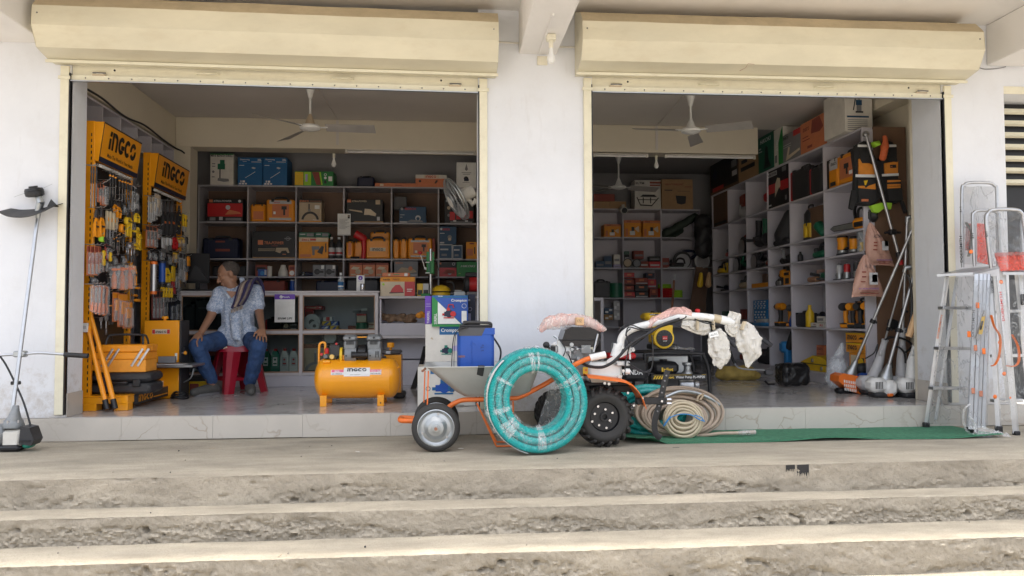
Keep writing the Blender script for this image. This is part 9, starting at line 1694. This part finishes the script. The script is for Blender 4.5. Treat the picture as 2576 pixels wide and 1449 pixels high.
cap(sk,hd(.088,-.018,-.066),hd(.088,.018,-.066),.009,.009,m,8);cap(sk,hd(.084,-.016,-.080),hd(.084,.016,-.080),.010,.010,m,8)
for s in(-1,1):ell_(hd(-.012,s*.078,-.008),.022,.010,.034,10)
# hands: palm, four fingers, thumb, resting on the knees
def hand(w,k,side,out):
 d=(k-w);d.z-=.01;d=d.normalized();a=d.cross(V((0,0,1))).normalized()*side;n_=a.cross(d)*side
 if n_.z<0:n_=-n_
 p0=w;p1=w+d*.075
 for t_ in(-.026,-.009,.009,.026):cap(sk,w+a*t_*.7+d*.012,p1+a*t_*1.12,.0155,.0135,m,8)
 for i,t_ in enumerate((-.032,-.011,.011,.031)):
  ln=(.068,.080,.075,.058)[i];b=p1+a*t_;k1=b+d*ln*.5+a*t_*.25+n_*.004;k2=k1+d*ln*.30-n_*.020+a*t_*.1;k3=k2+d*ln*.16-n_*.022
  cap(sk,b,k1,.0098,.0090,m,8);cap(sk,k1,k2,.0090,.0082,m,8);cap(sk,k2,k3,.0082,.0070,m,8)
 b=w+d*.022-a*.028;k1=b-a*.030+d*.030-n_*.004;k2=k1-a*.010+d*.030-n_*.008
 cap(sk,b,k1,.0125,.0105,m,8);cap(sk,k1,k2,.0105,.0085,m,8)
hand(wrL+V((-.004,-.012,.012)),q(236,925,-.385),1,1);hand(wrR+V((0,-.02,.008)),q(786,905,-.40),-1,1)
for a_,toe in((ankL,q(262,1290,-.42)),(ankR,q(720,1290,-.46))):
 f0=V((a_.x,a_.y,.045));cap(sk,a_,f0,.034,.030,m);cap(sk,f0,V((toe.x*.45+a_.x*.55,toe.y*.45+a_.y*.55,.038)),.028,.020,m)
blob(sk,'body',man,.0052,3,0)
# shirt
def grow(name,mb,mt,vox,disp,ds,sm=5):return blob(mb,name,man,vox,sm,disp,ds)
def shirtmat():
 mm=mat('shirt',(.36,.45,.60),.85,var=0,bump=.25,bs=220);t=mm.node_tree;L=t.links.new;b=t.nodes['Principled BSDF'];tc=t.nodes.new('ShaderNodeTexCoord')
 n=t.nodes.new('ShaderNodeTexNoise');n.inputs['Scale'].default_value=58;n.inputs['Detail'].default_value=3;n.inputs['Distortion'].default_value=1.2;L(tc.outputs['Object'],n.inputs['Vector']);r=t.nodes.new('ShaderNodeValToRGB')
 r.color_ramp.elements[0].position=.40;r.color_ramp.elements[0].color=(.27,.345,.49,1);r.color_ramp.elements[1].position=.60;r.color_ramp.elements[1].color=(.56,.61,.69,1);e=r.color_ramp.elements.new(.5);e.color=(.36,.43,.56,1);L(n.outputs[0],r.inputs[0]);L(r.outputs[0],b.inputs['Base Color'])
shirtmat();s=MB();m='shirt'
cap(s,pelvis+V((0,-.01,.0)),q(605,720,.03),.155,.155,m);cap(s,q(605,720,.03),chest,.155,.155,m);cap(s,chest+V((-.085,0,.02)),chest+V((.095,.02,.03)),.115,.115,m);cap(s,shL+V((.02,0,.0)),shR+V((-.02,0,0)),.074,.074,m)
cap(s,pelvis+V((-.10,-.05,.03)),pelvis+V((.10,-.05,.03)),.09,.09,m)
for sh,e,f in((shL,elL,.62),(shR,elR,.66)):cap(s,sh,sh.lerp(e,f),.074,.068,m)
cap(s,q(575,520,.0),q(600,850,-.17),.07,.05,m);cap(s,q(600,840,-.17),q(622,885,-.20),.045,.015,m)
grow('shirt',s,m,.0075,.009,11)
mb=MB()
for s_,e_,f_ in((shL,elL,.68),(shR,elR,.72)):
 d=(e_-s_).normalized();c=s_.lerp(e_,f_);mb.tube([c-d*.025,c+d*.012],[.066,.0665],'shirt',18,caps=True);
 mb.build('sleeve_cuff',man);mb=MB()
nb=q(545,455,-.0);mb=MB()
mb.tube(spline([q(480,470,-.04),q(510,505,-.105),q(548,560,-.115)],5),.020,'shirt',8,flat=.4);mb.build('collar',man);mb=MB();mb.tube(spline([q(635,400,.03),q(640,450,-.03),q(600,520,-.09),q(560,562,-.12)],5),.024,'shirt',8,flat=.4);mb.build('collar',man)
mb=MB();vs=[q(512,498,-.128),q(606,505,-.120),q(556,556,-.137)];mb.add(vs,[(0,1,2)],'skin');mb.build('open_neck',man,0)
mb=MB()
for px,py,d in((556,600,-.145),(552,660,-.150),(550,720,-.155),(552,780,-.165)):c=q(px,py,d);mb.ball(c,.0055,'white_plastic',8)
mb.build('button',man)['kind']='stuff'
# trousers
tr=MB();m='denim'
cap(tr,pelvis+V((0,0,-.01)),pelvis+V((0,0,.06)),.140,.135,m);cap(tr,hipL,hipR,.105,.105,m)
for h_,k_,a_ in((hipL,kneeL,ankL),(hipR,kneeR,ankR)):cap(tr,h_,k_,.096,.074,m);cap(tr,k_,k_.lerp(a_,.5),.078,.068,m);cap(tr,k_.lerp(a_,.5),a_+V((0,0,.03)),.068,.056,m);cap(tr,a_+V((0,0,.04)),a_+V((0,0,.03)),.060,.058,m)
grow('jeans',tr,m,.0065,.010,13,3)
# shoes
for a_,toe,n_ in((ankL,q(235,1295,-.42),0),(ankR,q(715,1300,-.50),1)):
 d=V((toe.x-a_.x,toe.y-a_.y,0));L_=d.length;d.normalize();sd_=V((-d.y,d.x,0));h0=V((a_.x,a_.y,0))-d*.05;s=MB();ln=.27
 cap(s,h0+V((0,0,.052)),h0+d*.12+V((0,0,.05)),.048,.050,'shoe');cap(s,h0+d*.12+V((0,0,.048)),h0+d*(ln-.01)+V((0,0,.040)),.050,.037,'shoe');cap(s,h0+d*.02+V((0,0,.055)),h0+d*.03+V((0,0,.09)),.042,.040,'shoe')
 so=blob(s,'shoe',man,.0065,3,0);s=MB();k=16;pts=[]
 for i in range(k):a=2*math.pi*i/k;pts.append(h0+d*(.105+math.cos(a)*.152)+sd_*math.sin(a)*(.049+.004*math.cos(a)))
 s.zprism([(p.x,p.y)for p in pts],.002,.022,'mid_grey');s.build('sole',so,0);s=MB()
 for i in range(4):c=h0+d*(.10+.03*i)+V((0,0,.092-.004*i));s.tube([c-sd_*.025-V((0,0,.006)),c+V((0,0,.003)),c+sd_*.025-V((0,0,.006))],.004,'charcoal',6)
 s.build('laces',so)['kind']='stuff'
 # hair, brows, eyes
s=MB();vs0=0;s.ball((0,0,0),1,'hair',22)
for i in range(len(s.v)):v=s.v[i];s.v[i]=hd(-.026,0,.034)+fw*(v.x*.094)+rt_*(v.y*.0795)+up_*(v.z*.085)
hv=[(v-hc_)for v in s.v];keep=[((v.dot(up_)>-.045+max(0,v.dot(fw)+.02)*1.15))for v in hv]
s.f=[f for f in s.f if all(keep[i]for i in f)];s.mi=[0]*len(s.f);s.build('hair',man)
s=MB()
for sd2 in(-1,1):s.tube([hd(.096,sd2*.012,.027),hd(.094,sd2*.030,.031),hd(.080,sd2*.050,.024)],[.004,.005,.003],'hair',6);s.build('eyebrow',man);s=MB()
for sd2 in(-1,1):
 s=MB();s.ball(hd(.0775,sd2*.032,.004),.0105,'glove_brown',10);ey=s.build('eye',man);s=MB();s.ball(hd(.0838,sd2*.032,.001),.0055,'black',8);s.build('iris',ey)
s=MB();s.tube([hd(.096,-.020,-.072),hd(.098,0,-.071),hd(.096,.020,-.072)],.003,'brick_red',6);s.build('mouth',man)
# striped towel over his left shoulder
tw=T('shoulder_towel','striped navy and grey cotton towel over the left shoulder of the man','towel',base);stripes=['navy','purple','charcoal','beige','navy','mid_grey','navy','charcoal']
ctr=[q(600,635,-.165),q(625,590,-.165),q(650,520,-.145),q(672,460,-.105),q(703,436,-.02),q(735,450,.05),q(760,500,.10),q(770,560,.13)]
cs=spline(ctr,5);mat('towel_navy',(.035,.03,.09),.95,var=.3,vs=30,bump=.6,bs=200);mat('towel_grey',(.16,.13,.12),.95,var=.3,vs=30,bump=.6,bs=200);mat('towel_tan',(.34,.27,.22),.95,var=.3,vs=30,bump=.6,bs=200)
sm_=['towel_navy','towel_grey','towel_tan','towel_navy','towel_navy','towel_grey','towel_navy']
mb=MB()
for j in range(7):
 off=(j-3)*.021;pts=[]
 for i,p in enumerate(cs):
  f=i/(len(cs)-1);fold=.012*math.sin(j*2.2+f*3)+.004*noise.noise(V((j,f*6,1)));wd=.75+.35*math.sin(f*3.1)
  sdv=V((.92,.10,.35))if f<.55 else V((.75,-.25,.15));pts.append(p+sdv.normalized()*off*wd+V((0,-.012+fold,.016+abs(fold)*.5)))
 mb.tube(pts,.0165,sm_[j],8,flat=.75)
mb.build('cloth',tw);mb=MB()
for j in range(14):p=cs[0]+V((.92,.1,.35)).normalized()*(j-6.5)*.0085;mb.tube([p+V((0,-.015,.01)),p+V((random.uniform(-.004,.004),-.012,-.024))],.0028,'towel_tan',4)
mb.build('fringe',tw)['kind']='stuff'
